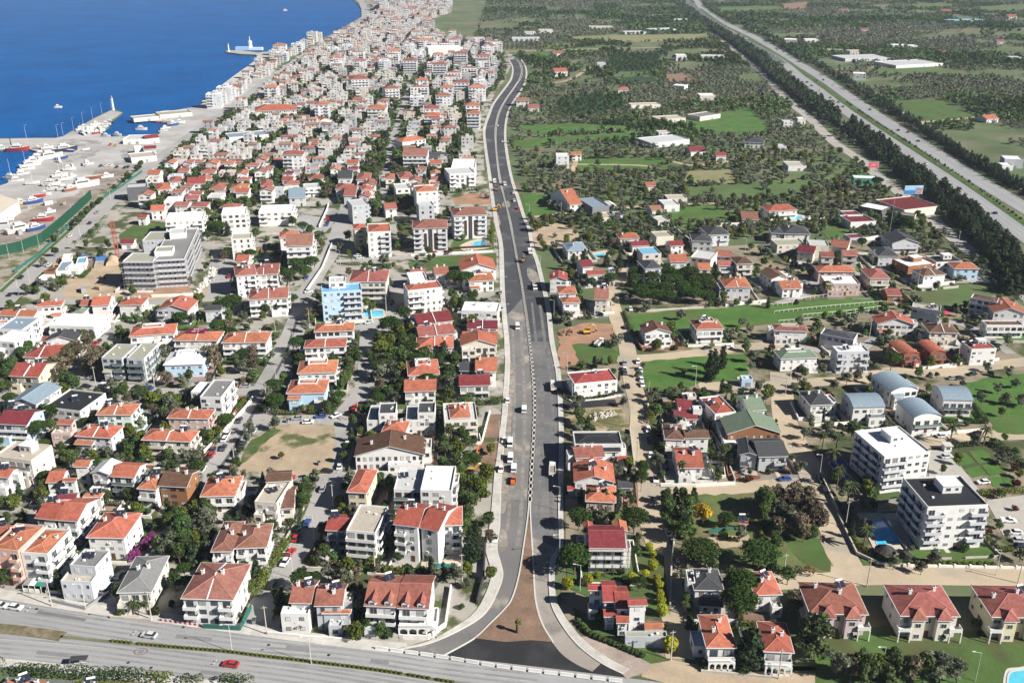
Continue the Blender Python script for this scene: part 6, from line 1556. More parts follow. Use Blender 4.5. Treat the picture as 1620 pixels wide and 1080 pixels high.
scatter(260, [(890,540),(985,440),(1420,380),(1600,480),(1620,900),(1080,915),(1070,1040),(900,940)], 'ssbooobgyr', (3, 6.5))
scatter(90, [(890,400),(1000,380),(1400,370),(1600,470),(1600,560),(890,560)], 'bboogsy', (4, 7.5))
scatter(120, ZONE, 'bbbpaoc', (5, 9), sep=6)
COUNTRY_N = [(835,345),(820,240),(1330,240),(1480,330),(1560,440),(1430,385),(1280,370),(1000,395),(850,400)]
scatter(850, COUNTRY_N, 'ooobbago', (3.5, 7.5), rgap=2, sep=3.8, tries=16000)
# ---- far vegetation as masses
def vnoise(x, y, s, seed):
    rs = np.random.RandomState(seed); G = rs.rand(256, 256); u, v = x/s, y/s
    i, j = np.floor(u).astype(int), np.floor(v).astype(int); f, g = u-i, v-j; f = f*f*(3-2*f); g = g*g*(3-2*g)
    a, b, c, d = G[i % 256, j % 256], G[(i+1) % 256, j % 256], G[i % 256, (j+1) % 256], G[(i+1) % 256, (j+1) % 256]
    return (a*(1-f)+b*f)*(1-g)+(c*(1-f)+d*f)*g
gx, gy = np.meshgrid(np.arange(-60, 1750, 7.6), np.arange(560, 3300, 7.6))
rowsm = np.where(vnoise(gx, gy, 150, 21) > .56, .25, 1.0)
gx = (gx+rowsm*NR.uniform(-3.2, 3.2, gx.shape)).ravel(); gy = (gy+rowsm*NR.uniform(-3.2, 3.2, gy.shape)).ravel()
ff = gy*CS+CH*SN; qx = 810+F*gx/ff; qy = 540-F*(gy*SN-CH*CS)/ff
keep = (qx > 700) & (qx < 1700) & (qy < 236) & (qy > -14)
gx, gy, qx, qy = gx[keep], gy[keep], qx[keep], qy[keep]
def pipv(X, Y, poly):
    r = np.zeros(len(X), bool); n = len(poly); j = n-1
    for i in range(n):
        xi, yi = poly[i]; xj, yj = poly[j]
        if yi != yj: r ^= ((yi > Y) != (yj > Y)) & (X < (xj-xi)*(Y-yi)/(yj-yi)+xi)
        j = i
    return r
ok = ~pipv(qx, qy, ZONE) & ~pipv(qx, qy, [(700,250),(600,60),(690,-20),(714,-20),(716,8),(712,20),(680,32),(700,56),(780,74),(815,88),(835,110),(800,170),(805,260)])
dens = vnoise(gx, gy, 110, 1)*.55+vnoise(gx, gy, 30, 2)*.45
ok &= (dens > .43) | ((dens > .36) & (NR.rand(len(gx)) < .4))
for p in PXPOLY:
    if min(y for x, y in p) < 240: ok &= ~pipv(qx, qy, p)
for a, b, rz, hw, hd in RECTS: 
    if b > 550 and a > -80: ok &= ~((np.abs(gx-a) < hw+3) & (np.abs(gy-b) < hd+3))
RPn = RP[(RP[:, 1] > 500)]
idx = np.where(ok)[0]
for s in range(0, len(idx), 4000):
    ii = idx[s:s+4000]; d = np.min(np.hypot(gx[ii, None]-RPn[None, :, 0], gy[ii, None]-RPn[None, :, 1])-RPn[None, :, 2], 1); ok[ii] = d > 2.5
idx = np.where(ok)[0]; kindn = vnoise(gx, gy, 130, 7)+.25*vnoise(gx, gy, 12, 9)
for i in idx:
    k = kindn[i]; sp = 'o' if k < .62 else ('b' if k < .82 else 'd')
    if NR.rand() < .05: sp = 'a'
    FARV.append((gx[i], gy[i], NR.uniform(3.2, 6.4) if sp == 'o' else NR.uniform(4., 9.5), sp))
# hedgerows along the edges of the open fields
for p_ in PXPOLY:
    ys_ = [y for x, y in p_]; xs_ = [x for x, y in p_]
    if min(xs_) < 805 or max(ys_) > 345 or min(ys_) < 20: continue
    for p, hd in walk(list(p_)+[p_[0]], 6.5):
        if RT.random() < .45 or road_gap(p.x, p.y) < 2 or house_gap(p.x, p.y) < 2: continue
        FARV.append((p.x+RT.uniform(-2, 2), p.y+RT.uniform(-2, 2), RT.uniform(3, 7), RT.choice('oobbad')))
# regular dark orchards
for poly in ([(967,86),(1048,83),(1033,112),(967,113)], [(937,7),(974,6),(983,16),(941,16)], [(882,161),(934,151),(984,149),(988,174),(891,184)], [(1240,60),(1300,58),(1320,72),(1250,74)]):
    m = pipv(qx, qy, poly); 
    for i in np.where(m)[0][::1]: FARV.append((gx[i], gy[i], 4.5, 'd'))
# greenery between the far houses
for _ in range(9000):
    q = (RT.uniform(235, 810), RT.uniform(0, 335))
    if not pip(q, ZONE): continue
    p = P(*q)
    if q[1] > 150 and (house_gap(p.x, p.y) < .9 or RT.random() < .15): continue
    if q[1] <= 150 and (house_gap(p.x, p.y) < .5): continue
    if road_gap(p.x, p.y) < 1: continue
    FARV.append((p.x, p.y, RT.uniform(4.5, 9), RT.choice('bbda')))
print('FARTREES', len(FARV))
MN = dict(o='olive_grove', b='woodland', d='dark_orchard_trees', c='conifer_belt', a='autumn_thicket')
ML = dict(o='grey green olive groves spreading to the far hills', b='mid green trees scattered through the far groves and streets', d='dark green orchard rows in the distance', c='far stretch of the dark conifer belts along the highway', a='brownish thickets in the far groves')
for sp in 'obdca':
    L_ = [t for t in FARV if t[3] == sp]
    parts = []
    tsp = {'d': 'b'}.get(sp, sp)
    rs = np.random.RandomState(ord(sp))
    temps = {}
    for lod_, (nq, sz) in {-1: (420, .06), 0: (56, .125), 1: (22, .19), 2: (9, .27)}.items():
        bl, _z = blobs_for(tsp, rs); bl = [(a, b, max(.12, c-.14 if sp != 'c' else c), d, e, f) for a, b, c, d, e, f in bl]
        temps[lod_] = [leaf_quads(bl, nq, sz, rs, .5, .25) for _ in range(5)]
    for x, y, h, _ in L_:
        lod_ = -1 if y < 760 else 0 if y < 1050 else (1 if y < 1700 else 2)
        V = temps[lod_][rs.randint(5)]; a = rs.rand()*6.28; c, s = math.cos(a), math.sin(a)
        w_ = h*rs.uniform(.95, 1.35) if sp != 'c' else h*.85
        parts.append(np.stack([x+(V[:, 0]*c-V[:, 1]*s)*w_, y+(V[:, 0]*s+V[:, 1]*c)*w_, V[:, 2]*h], 1))
    if parts:
        mm = {'o': FOL['o'], 'b': FOL['b'], 'd': FOL['p'], 'c': FOL['c'], 'a': FOL['a']}[sp]
        o = link(MN[sp], quads_mesh(MN[sp], np.concatenate(parts), mm)); tag(o, ML[sp], 'trees', kind='stuff')
# ---- hedges
def hedge(px, w_, h_, m='s', lab=None):
    pts = line(px, 4); V = []; rs = np.random.RandomState(len(px)+int(px[0][0])); bl = []
    c0 = pts[len(pts)//2]
    for a, b in zip(pts, pts[1:]):
        n = max(1, int((b-a).length/(w_*.7)))
        for i in range(n): p = a.lerp(b, i/n)-c0; bl.append((p.x, p.y, h_*.52, w_*.55, w_*.55, h_*.5))
    me = quads_mesh('hedge', leaf_quads(bl, min(9000, 130*len(bl)), .22, rs, .3, .2), FOL[m]); o = link('hedge', me, None, (c0.x, c0.y, 0))
    lab = lab or uniq({'g': 'bright yellow green hedge', 's': 'clipped green hedge', 'c': 'dark evergreen hedge', 'b': 'leafy green hedge', 'v': 'purple flowering hedge', 'r': 'reddish hedge'}[m], c0); tag(o, lab, 'hedge'); return o
def TH_(t, *xy): return [T(t, a, b) for a, b in xy]
for t, xy, w_, h_, m in [((1,3), [(830,385),(960,395),(1120,400),(1280,420)], 2, 2.4, 'g'), ((1,3), [(730,360),(790,260)], 2, 4, 'g'), ((1,3), [(100,350),(160,260),(200,180)], 3, 2.6, 'g'), ((1,3), [(10,520),(50,430),(70,390)], 3.5, 2.6, 'g'), ((1,3), [(530,355),(640,362)], 2.2, 2.4, 'g'),
    ((0,3), [(0,1000),(90,1010)], 3.5, 4, 'b'), ((0,3), [(120,1030),(300,1040),(560,1050),(750,1055),(940,1062)], 3.4, 3.6, 'b'), ((0,3), [(950,1065),(1120,1075)], 3, 3, 'g'), ((0,3), [(1180,1080),(1330,1085)], 3, 2.6, 's'), ((0,3), [(1440,1090),(1640,1105)], 3.4, 3.5, 'b'), ((0,3), [(830,310),(900,240),(980,160)], 2.6, 2.6, 'v'),
    ((1,2), [(1320,380),(1450,400),(1580,390)], 3.4, 3, 's'), ((1,2), [(230,1060),(300,990),(370,910)], 3.4, 2.2, 's'), ((1,2), [(600,170),(580,240),(550,300)], 4, 4.5, 's'), ((1,2), [(800,800),(930,815)], 1.6, 1.4, 'g'), ((0,2), [(950,735),(1100,745),(1220,755)], 3, 2.6, 's'), ((0,2), [(1500,440),(1570,360)], 2, 2, 'g'), ((0,2), [(1400,560),(1480,480)], 2, 2, 'g'), ((0,2), [(1200,930),(1290,860)], 3, 3, 's'),
    ((2,2), [(300,320),(370,370),(540,365),(690,335)], 1.6, 1.7, 's'), ((2,2), [(870,520),(880,450),(920,430)], 3, 3, 'g'), ((2,3), [(420,700),(500,780),(620,830),(740,880),(850,925)], 1.6, 1.5, 's'), ((3,3), [(500,90),(560,200),(690,300)], 2, 1.5, 'g'), ((3,3), [(60,390),(240,400)], 3, 3, 's'), ((3,3), [(255,400),(330,400)], 3.2, 3.4, 'r'), ((3,3), [(900,320),(1090,325)], 1.8, 1.3, 'g'), ((3,3), [(1100,330),(1290,335),(1470,340)], 1.8, 1.3, 'g'), ((3,3), [(1360,130),(1450,235),(1560,240)], 2, 1.4, 'g'),
    ((3,2), [(1150,675),(1350,650)], 2.4, 2, 's'), ((3,2), [(1390,640),(1500,700),(1600,780),(1640,820)], 3, 2.4, 's'), ((3,2), [(1340,975),(1480,965),(1640,950)], 3, 2.2, 'g'), ((3,2), [(330,860),(420,1000),(450,1070)], 1.8, 1.3, 'b'), ((3,2), [(1310,430),(1380,500)], 2, 1.8, 's'), ((3,1), [(1420,690),(1520,760),(1600,830)], 3.4, 2.6, 's'), ((3,1), [(520,450),(640,360)], 3, 3, 'b'), ((0,1), [(540,445),(600,400),(650,350)], 5, 4, 'b'), ((1,1), [(1490,480),(1500,400),(1490,350)], 2, 5, 'g'), ((1,1), [(1250,495),(1490,485)], 1.2, 1.2, 'r'), ((1,1), [(740,530),(840,530)], 1.6, 1.6, 'g'), ((1,1), [(1200,150),(1440,120)], 3, 3.4, 'b'), ((2,1), [(710,900),(760,1030),(790,1075)], 1.6, 1.4, 'b')]:
    hedge([T(t, a, b) for a, b in xy], w_, h_, m)

for p, hd in walk([(95,384),(150,334),(210,280),(240,256)], 9):
    if RT.random() < .8: tree(p.x-3+RT.uniform(-1.5, 1.5), p.y+RT.uniform(-1, 1), RT.choice('mss'), RT.uniform(3, 6.5))
# ================= VEHICLES, BOATS, POSTS, WALLS, PEOPLE =================
CARC = dict(w=((.78,.78,.78), 'white'), g=((.33,.35,.37), 'grey'), s=((.55,.57,.60), 'silver'), k=((.02,.02,.022), 'black'), d=((.07,.075,.09), 'dark grey'), r=((.45,.03,.03), 'red'), b=((.03,.08,.30), 'blue'), y=((.62,.36,.03), 'yellow'), o=((.60,.14,.04), 'orange'), n=((.25,.14,.08), 'brown'))
def M_car(c): return mat('paint_'+c, CARC[c][0], .3, .04, 1, spec=.5)
M_tyre = mat('tyre', (.02,.02,.02), .85, 0); M_lamp = mat('lamp_glass', (.6,.6,.55), .2, 0); M_cg = mat('car_glass', (.02,.025,.03), .08, 0, spec=.7)
def wheel_me():
    def f():
        b = MB(); b.bar((0, -.12, 0), (0, .12, 0), .34, 12, 0); b.bar((0, .121, 0), (0, .13, 0), .2, 8, 1); return b.mesh('wheel', M_tyre, M_metal())
    return cached('wheel', f)
def car_parts(c, kind):
    def f():
        if kind == 'car':
            b = MB().prism([(-2.12,.30),(2.05,.30),(2.18,.58),(2.05,.80),(1.05,.93),(-1.75,.96),(-2.18,.86)], -.88, .88, 0)
            b.face([(-1.30,-.62,1.47),(.35,-.62,1.47),(.35,.62,1.47),(-1.30,.62,1.47)]).box(-1.30, .35, -.62, .62, 1.44, 1.469)
            g = MB(); lo = [(-1.85,-.80,.955),(1.10,-.80,.925),(1.10,.80,.925),(-1.85,.80,.955)]; hi = [(-1.32,-.63,1.445),(.37,-.63,1.445),(.37,.63,1.445),(-1.32,.63,1.445)]
            wl = [(-1.35,.8),(1.35,.8)]; hl = (2.1, .6, .66)
        elif kind == 'van':
            b = MB().prism([(-2.5,.35),(2.5,.35),(2.62,.8),(2.4,1.05),(-2.55,1.1)], -.97, .97, 0).prism([(-2.5,1.8),(1.25,1.8),(1.0,2.12),(-2.4,2.15)], -.90, .90, 0)
            g = MB(); lo = [(-2.53,-.93,1.095),(2.05,-.93,1.075),(2.05,.93,1.075),(-2.53,.93,1.095)]; hi = [(-2.48,-.89,1.80),(1.27,-.89,1.80),(1.27,.89,1.80),(-2.48,.89,1.80)]
            wl = [(-1.6,.88),(1.6,.88)]; hl = (2.55, .68, .78)
        elif kind == 'pickup':
            b = MB().prism([(-2.5,.4),(2.3,.4),(2.42,.7),(2.3,.95),(1.3,1.02),(-2.5,1.0)], -.9, .9, 0); b.box(-.15, .75, -.66, .66, 1.60, 1.66); b.box(-2.5, -.5, -.9, -.8, 1.002, 1.25).box(-2.5, -.5, .8, .9, 1.002, 1.25).box(-2.5, -2.4, -.8, .8, 1.002, 1.25)
            g = MB(); lo = [(-.45,-.82,1.015),(1.35,-.82,1.015),(1.35,.82,1.015),(-.45,.82,1.015)]; hi = [(-.2,-.67,1.6),(.78,-.67,1.6),(.78,.67,1.6),(-.2,.67,1.6)]
            wl = [(-1.5,.82),(1.45,.82)]; hl = (2.35, .65, .75)
        else:  # lorry
            b = MB().prism([(1.6,.5),(3.6,.5),(3.65,1.5),(3.35,1.55),(1.6,1.6)], -1.1, 1.1, 0).box(1.6, 3.1, -1.05, 1.05, 2.35, 2.5, 0).box(1.6, 1.8, -1.05, 1.05, 1.6, 2.35, 0)
            g = MB(); lo = [(1.8,-1.06,1.602),(3.34,-1.06,1.55),(3.34,1.06,1.55),(1.8,1.06,1.602)]; hi = [(1.8,-1.02,2.345),(3.1,-1.02,2.345),(3.1,1.02,2.345),(1.8,1.02,2.345)]
            wl = [(-2.6,1.0),(-1.4,1.0),(2.6,1.0)]; hl = (3.62, .8, .85)
        g.face(lo[::-1])
        for i in range(4): g.face([lo[i], lo[(i+1) % 4], hi[(i+1) % 4], hi[i]])
        h = MB().box(hl[0]-.05, hl[0]+.08, -.16, .16, hl[2]-.09, hl[2]+.09)
        return b.mesh('body', M_car(c)), g.mesh('car_window', M_cg), h.mesh('headlight', M_lamp), wl, hl
    return cached(('car', c, kind), f)
def vehicle(x, y, c, kind='car', hd=None, label=None, z=None, group=None):
    if hd is None:
        d = np.hypot(RP[:, 0]-x, RP[:, 1]-y); i = int(np.argmin(d)); j = i+1 if i+1 < len(RP) and math.hypot(RP[i+1, 0]-RP[i, 0], RP[i+1, 1]-RP[i, 1]) < 9 else i-1
        hd = math.atan2(RP[j, 1]-RP[i, 1], RP[j, 0]-RP[i, 0])+(math.pi if R.random() < .5 else 0)
    nm = dict(car='car', van='minibus', pickup='pickup_truck', lorry='lorry')[kind]
    b, g, h, wl, hl = car_parts(c, kind)
    r = empty(nm, (x, y, (.12 if y < 520 else .2) if z is None else z), hd)
    link('body', b, r); link('car_window', g, r)
    for s in (-1, 1): link('headlight', h, r, (hl[0], s*hl[1], 0))
    for wx, wy in wl:
        for s in (-1, 1): link('wheel', wheel_me(), r, (wx, s*wy, .34), 0 if s > 0 else math.pi)
    if kind == 'lorry':
        bd = cached('bed', lambda: MB().box(-3.6, 1.5, -1.15, 1.15, .8, 1.0, 0).box(-3.6, 1.5, -1.15, -1.05, 1.0, 2.0, 1).box(-3.6, 1.5, 1.05, 1.15, 1.0, 2.0, 1).box(-3.6, -3.5, -1.05, 1.05, 1.0, 1.9, 1).box(1.4, 1.5, -1.05, 1.05, 1.0, 2.2, 1).box(-3.5, 1.4, -1.05, 1.05, 1.0, 1.7, 2).mesh('load_bed', M_dark(), M_trim(), mat('gravel_load', (.25,.23,.21), .95, .3, 2)))
        link('load_bed', bd, r)
    lab = label or uniq(CARC[c][1]+' '+nm.replace('_', ' '), (x, y), 40); USED.add(lab); tag(r, lab, {'minibus': 'van', 'pickup_truck': 'pickup', 'car': 'car', 'lorry': 'truck'}[nm], group); return r
landmark('painted speed ring on the main road', P(223, 1030)); landmark('fresh black asphalt mouth of the boulevard', P(850, 1035)); landmark('bare soil triangle', P(820, 980)); landmark('dirt lot between the streets', P(455, 710)); landmark('cypress meadow', P(1100, 585)); landmark('large rectangular pool', P(1400, 843)); landmark('trellis field', P(1280, 480))
landmark('kidney shaped pool', P(1330, 745)); landmark('oval turquoise pool', P(760, 387)); landmark('lower brown soil plot', P(770, 725)); landmark('red earth digging', P(930, 540))
VEH = '''
03 10 600 w;100 612 w;945 788 s;1462 972 r;760 408 g
03 675 492 w van
02 545 188 w;690 40 w;640 75 w;875 300 k;945 302 b;930 340 b;1550 289 g;1180 320 k;1515 508 d;1438 598 w;1422 625 w;1415 682 d;1345 700 d;1340 725 r;1315 748 k;1605 575 s;1540 660 d;1500 718 d;585 238 g;20 320 d;1260 820 w
02 655 292 w van
12 260 494 g;578 662 w;530 797 w;360 882 k;422 940 g;530 1010 b;705 405 w
12 1608 655 w van;1610 752 w van
13 222 263 r;185 326 w;325 76 b;100 470 k;425 112 b
22 797 135 w;812 190 w;812 216 g;818 246 w;825 281 w;715 145 g;712 180 w;715 206 d;730 290 k;862 566 w;868 636 k;877 730 w;910 880 w;1235 48 k;1370 42 w;690 993 r
22 77 440 w van;12 812 w van
22 262 300 w lorry;255 828 w lorry
22 10 888 o pickup
23 990 138 w
33 1520 62 w pickup;1560 136 w;1590 187 s;1600 225 k
32 1100 606 s;1310 593 k;105 879 b;325 876 k;360 942 k;1360 898 w;1170 240 g;1210 240 k;1130 736 s;1290 213 k
31 230 712 g;258 735 w;1213 120 k;1437 274 b
30 245 525 k;275 546 k;330 577 w;335 597 k;395 623 d;445 651 k;475 680 r;645 698 k;825 829 k;885 841 r;950 897 k;1000 1041 w;60 320 k;350 510 k;415 543 w
21 115 525 w lorry;145 745 w lorry;40 245 r;15 195 w;10 145 w;750 882 w;680 726 w;725 812 w;300 962 k;365 977 k;720 997 k;1290 766 w
21 35 997 w van
11 450 312 r;455 330 k;450 348 b;470 300 r;640 545 w;740 548 w;660 560 w;1125 527 r;1210 521 r;1350 515 w
11 1510 78 w lorry;1575 92 w lorry
01 135 682 k;65 790 k;445 418 w;570 337 k;615 271 g;1340 690 g
00 550 1052 w;640 1054 d;670 1052 w;700 1052 w;740 1062 k;790 1066 k;810 1062 k
10 1480 670 w;1460 690 w;1530 800 w;1560 900 w;1500 640 k
'''
for ln in VEH.strip().splitlines():
    tl = ln.split(None, 1); t = (int(tl[0][0]), int(tl[0][1]))
    for it in tl[1].split(';'):
        v = it.split(); p = P(*T(t, float(v[0]), float(v[1]))); vehicle(p.x, p.y, v[2], v[3] if len(v) > 3 else 'car')
for x, y, k in ((1089,4,'w'),(1097,9,'w'),(1104,15,'w'),(1110,19,'w'),(1115,25,'w'),(1123,30,'w'),(1133,34,'w'),(1144,41,'w'),(1150,45,'w'),(1159,50,'w'),(1173,56,'w'),(1205,80,'w'),(1226,90,'w'),(1228,78,'k'),(1240,83,'k'),(1277,131,'k'),(1292,129,'k')):
    p = P(x, y); vehicle(p.x, p.y, k, group='cars on the far stretch of the highway', label=CARC[k][1]+' car small in the distance on the far stretch of the highway')
p = P(1181, 63); vehicle(p.x, p.y, 'w', 'lorry', label='white lorry on the dark stretch of the highway')
# parked cars of the coast street
for i, (p, hd) in enumerate(walk([(440,116),(478,88),(520,60)], 9.5)):
    c = R.choice('wwskdrb'); vehicle(p.x+R.choice((-4.5, 4.5)), p.y, c, hd=hd, group='cars parked along the far coast road', label=CARC[c][1]+' car parked on the crowded coast road deep in the town')
# diggers
def digger(x, y, c, rz, lab, reach=1.0):
    r = empty('excavator', (x, y, ZL[0]+.02), rz); pm = M_car(c)
    for s in (-1, 1): MB().prism([(-1.7,.15),(-1.4,0),(1.4,0),(1.7,.15),(1.7,.6),(1.4,.8),(-1.4,.8),(-1.7,.6)], s*1.0-.3, s*1.0+.3).build('track', M_tyre, r)
    MB().box(-1.9, 1.2, -1.15, 1.15, .95, 1.9).build('body', pm, r); cb = MB().box(0, 1.3, -1.1, -.1, 1.902, 2.9); cb.build('cab', [M_cg], r); MB().box(-.05, 1.35, -1.15, -.05, 2.902, 3.0).build('cab_roof', pm, r)
    b = MB(); b.bar((1.0, .2, 1.6), (3.2*reach, .2, 4.2), .28, 6).bar((3.2*reach, .2, 4.2), (5.2*reach, .2, 3.4), .24, 6); b.build('boom', pm, r)
    MB().bar((5.2*reach, .2, 3.4), (6.0*reach, .2, 1.3), .18, 6).build('stick', pm, r)
    MB().prism([(5.6*reach, 1.3), (6.4*reach, 1.2), (6.3*reach, .5), (5.7*reach, .35), (5.3*reach, .8)], -.3, .7).build('bucket', M_dark(), r)
    USED.add(lab); tag(r, lab, 'excavator'); return r
p = P(752, 729); digger(p.x, p.y, 'o', rad(70), 'orange excavator with raised boom on the brown soil plot by the boulevard', 1.1)
p = P(743, 752); digger(p.x, p.y, 'y', rad(10), 'yellow excavator reaching over the soil plot behind the white modern block')
p = P(928, 528); digger(p.x, p.y, 'y', rad(15), 'yellow excavator digging in the red earth plot', .8)
p = P(826, 415); digger(p.x, p.y, 'n', rad(60), 'brown excavator standing on the boulevard near its crossing', .7)
p = P(770, 314); digger(p.x, p.y, 'd', rad(180), 'dark excavator on the red earth plot beside the boulevard', .8)
p = P(783, 334); digger(p.x, p.y, 'y', rad(20), 'yellow excavator parked on the boulevard edge above the oval pool', .7)
p = P(785, 302); digger(p.x, p.y, 'n', rad(100), 'small brown paver on the boulevard', .6)
p = P(948, 546); vehicle(p.x, p.y, 'w', 'lorry', hd=rad(60), label='white tipper lorry in the red earth plot')
# people: one continuous body grown over a joint skeleton
def person(x, y, rz, lab, shirt, pose=0):
    me = bpy.data.meshes.new('person'); a = .22 if pose else .10
    V = [(0,0,.95),(0,0,1.15),(0,0,1.38),(0,0,1.50),(0,.02,1.62),(0,.02,1.74),(.10,0,.90),(.12,a,.48),(.12,a*.4,.06),(.12,a*.4+.16,.03),(-.10,0,.90),(-.12,-a,.48),(-.12,-a*.9,.06),(-.12,-a*.9+.16,.03),(.19,0,1.40),(.26,-a*.5,1.12),(.27,.08+a*.3,.90),(.27,.12+a*.3,.80),(-.19,0,1.40),(-.26,a*.5,1.12),(-.27,.10,.90),(-.27,.14,.80)]
    E = [(0,1),(1,2),(2,3),(3,4),(4,5),(0,6),(6,7),(7,8),(8,9),(0,10),(10,11),(11,12),(12,13),(2,14),(14,15),(15,16),(16,17),(2,18),(18,19),(19,20),(20,21)]
    rr = [.14,.15,.16,.06,.10,.085,.10,.07,.05,.045,.10,.07,.05,.045,.075,.05,.04,.035,.075,.05,.04,.035]
    me.from_pydata(V, E, []); o = link('person', me, None, (x, y, ZL[0]+.15), rz); m = o.modifiers.new('skin', 'SKIN')
    for i, q in enumerate(rr): me.skin_vertices[0].data[i].radius = (q, q*.85)
    me.skin_vertices[0].data[0].use_root = True
    for c in (shirt, (.05,.06,.10), (.42,.25,.17)): me.materials.append(mat('cloth_%d_%d' % (int(c[0]*100), int(c[2]*100)), c, .9, .05))
    m.use_smooth_shade = True; s = o.modifiers.new('sub', 'SUBSURF'); s.levels = s.render_levels = 1
    dg = bpy.context.evaluated_depsgraph_get(); ev = o.evaluated_get(dg); nm = bpy.data.meshes.new_from_object(ev); o.modifiers.clear(); o.data = nm
    for p_ in nm.polygons:
        z = p_.center.z; p_.material_index = 2 if (z > 1.5 or (z < .88 and abs(p_.center.x) > .22)) else (0 if z > .93 else 1)
    h = MB(); h.lathe([(.0, 1.84), (.085, 1.80), (.105, 1.72), (.10, 1.68)][::-1], 8); h.build('hair', M_dark(), o, (0, .005, 0))
    USED.add(lab); tag(o, lab, 'person'); return o
for x, y, rz, lab, c, ps in [(793,747,.5,'worker in a red vest walking on the pale pavement below the orange excavator',(.6,.05,.05),1), (794,731,2.,'worker in dark clothes standing on the pavement beside the soil plot',(.05,.06,.10),0), (1458,904,1.,'person in dark clothes bending over rubble on the sandy street',(.06,.06,.08),1), (874,758,.2,'worker in a bright vest standing beside the boulevard kerb',(.5,.5,.05),0), (527,748,1.2,'person crossing the street corner above the beige house',(.05,.05,.07),1), (800,703,.3,'worker in dark clothes beside the parked vans on the boulevard',(.07,.07,.1),0)]:
    p = P(x, y); person(p.x, p.y, rz, lab, c, ps)
# concrete barrier blocks between main road and fresh asphalt
bm_ = MB().prism([(-.32,0),(.32,0),(.2,.35),(.12,.95),(-.12,.95),(-.2,.35)], -1.7, 1.7).mesh('concrete_barrier', mat('barrier_white', (.68,.67,.64), .85, .1, .6))
for p, hd in walk([(604,1028),(700,1041),(805,1058),(990,1080)], 4.1):
    o = link('concrete_barrier', bm_, None, (p.x, p.y, ZL[0]), hd+math.pi/2); tag(o, 'white concrete barrier block in the line edging the fresh black asphalt', 'barrier', 'barrier blocks at the boulevard mouth')
# clipped low bushes on the narrow median
hb_ = quads_mesh('median_bush', leaf_quads([(0, 0, .3, .8, .45, .35)], 90, .16, np.random.RandomState(3)), FOL['g'])
for i, (p, hd) in enumerate(walk([(178,1015),(260,1023),(355,1031),(405,1037),(482,1046),(600,1061),(717,1080)], 1.25)):
    if R.random() < .12: continue
    o = link('median_bush', hb_, None, (p.x, p.y, .14), hd); tag(o, 'little clipped bush on the narrow kerbed median of the main road', 'bush', 'bushes on the main road median')
# lamp posts and poles
def post(x, y, h, kind='lamp', lab=None, grp=None, rz=0):
    r = empty('street_lamp' if kind == 'lamp' else 'utility_pole', (x, y, 0), rz)
    if kind == 'lamp':
        link('pole', cached(('pole', round(h)), lambda: MB().bar((0, 0, 0), (0, 0, h), .10, 7, 0, .06).mesh('pole', mat('galvanised', (.55,.56,.57), .5, .05))), r)
        link('lamp_arm', cached(('arm', round(h)), lambda: MB().bar((0, 0, h), (1.6, 0, h+.25), .05, 5).mesh('lamp_arm', MATS['galvanised'])), r)
        link('lamp_head', cached(('head', round(h)), lambda: MB().box(1.5, 2.2, -.14, .14, h+.2, h+.34).mesh('lamp_head', M_trim())), r)
    else:
        link('pole', cached(('upole', round(h)), lambda: MB().bar((0, 0, 0), (0, 0, h), .17, 7, 0, .11).mesh('pole', mat('pole_concrete', (.46,.43,.38), .9, .1, 1))), r)
        link('crossarm', cached(('cross', round(h)), lambda: MB().box(-.8, .8, -.06, .06, h-.6, h-.48).box(-.7, -.62, -.05, .05, h-.48, h-.25, 1).box(.62, .7, -.05, .05, h-.48, h-.25, 1).mesh('crossarm', MATS['pole_concrete'], M_dark())), r)
    lab = lab or uniq('tall grey street lamp' if kind == 'lamp' else 'concrete utility pole', (x, y), 30); USED.add(lab); tag(r, lab, 'street lamp' if kind == 'lamp' else 'utility pole', grp)
for t, xy in {(0,3): [(330,597,'u'),(545,620,'l'),(960,680,'u'),(1470,885,'l')], (1,3): [(70,775,'u'),(755,395,'u'),(235,420,'l'),(1305,435,'u'),(350,960,'l'),(370,190,'u')], (2,3): [(1005,935,'u'),(1010,330,'u'),(430,500,'l'),(300,300,'l')], (3,3): [(95,435,'u'),(625,470,'u'),(65,1055,'u'),(490,90,'u'),(1580,450,'u'),(1440,400,'l'),(715,1030,'l'),(1310,1070,'l')],
               (0,2): [(610,290,'u'),(980,295,'u'),(1490,815,'u'),(220,940,'u')], (1,2): [(130,290,'u'),(70,400,'u'),(645,470,'u'),(490,1060,'u'),(240,60,'u')], (2,2): [(745,550,'u'),(790,780,'u'),(1160,280,'l'),(350,200,'l'),(290,280,'l'),(380,370,'l'),(300,1070,'l'),(860,390,'u')], (3,2): [(108,345,'u'),(140,240,'u'),(790,90,'u'),(1195,140,'u'),(325,860,'l')],
               (2,1): [(265,930,'l'),(725,715,'u'),(1475,520,'l'),(110,300,'l'),(310,290,'u'),(180,640,'l')], (3,1): [(130,830,'l'),(660,600,'u'),(945,740,'u'),(1200,480,'u'),(640,1060,'u'),(1610,850,'u')], (1,1): [(825,900,'u'),(340,1000,'u'),(125,1040,'u'),(535,600,'l'),(785,110,'u')], (0,1): [(250,490,'l'),(370,370,'l'),(460,290,'l'),(545,210,'l'),(120,790,'l'),(190,710,'l'),(510,420,'l'),(60,560,'l'),(150,520,'l'),(700,180,'l')], (2,0): [(800,880,'u'),(605,400,'u'),(730,660,'u'),(490,520,'u'),(1505,970,'u'),(320,90,'u'),(60,420,'u')]}.items():
    for x, y, k in xy:
        p = P(*T(t, x, y)); post(p.x, p.y, 9 if k == 'l' else 9.5, 'lamp' if k == 'l' else 'pole', rz=R.uniform(-.4, .4)+math.pi)
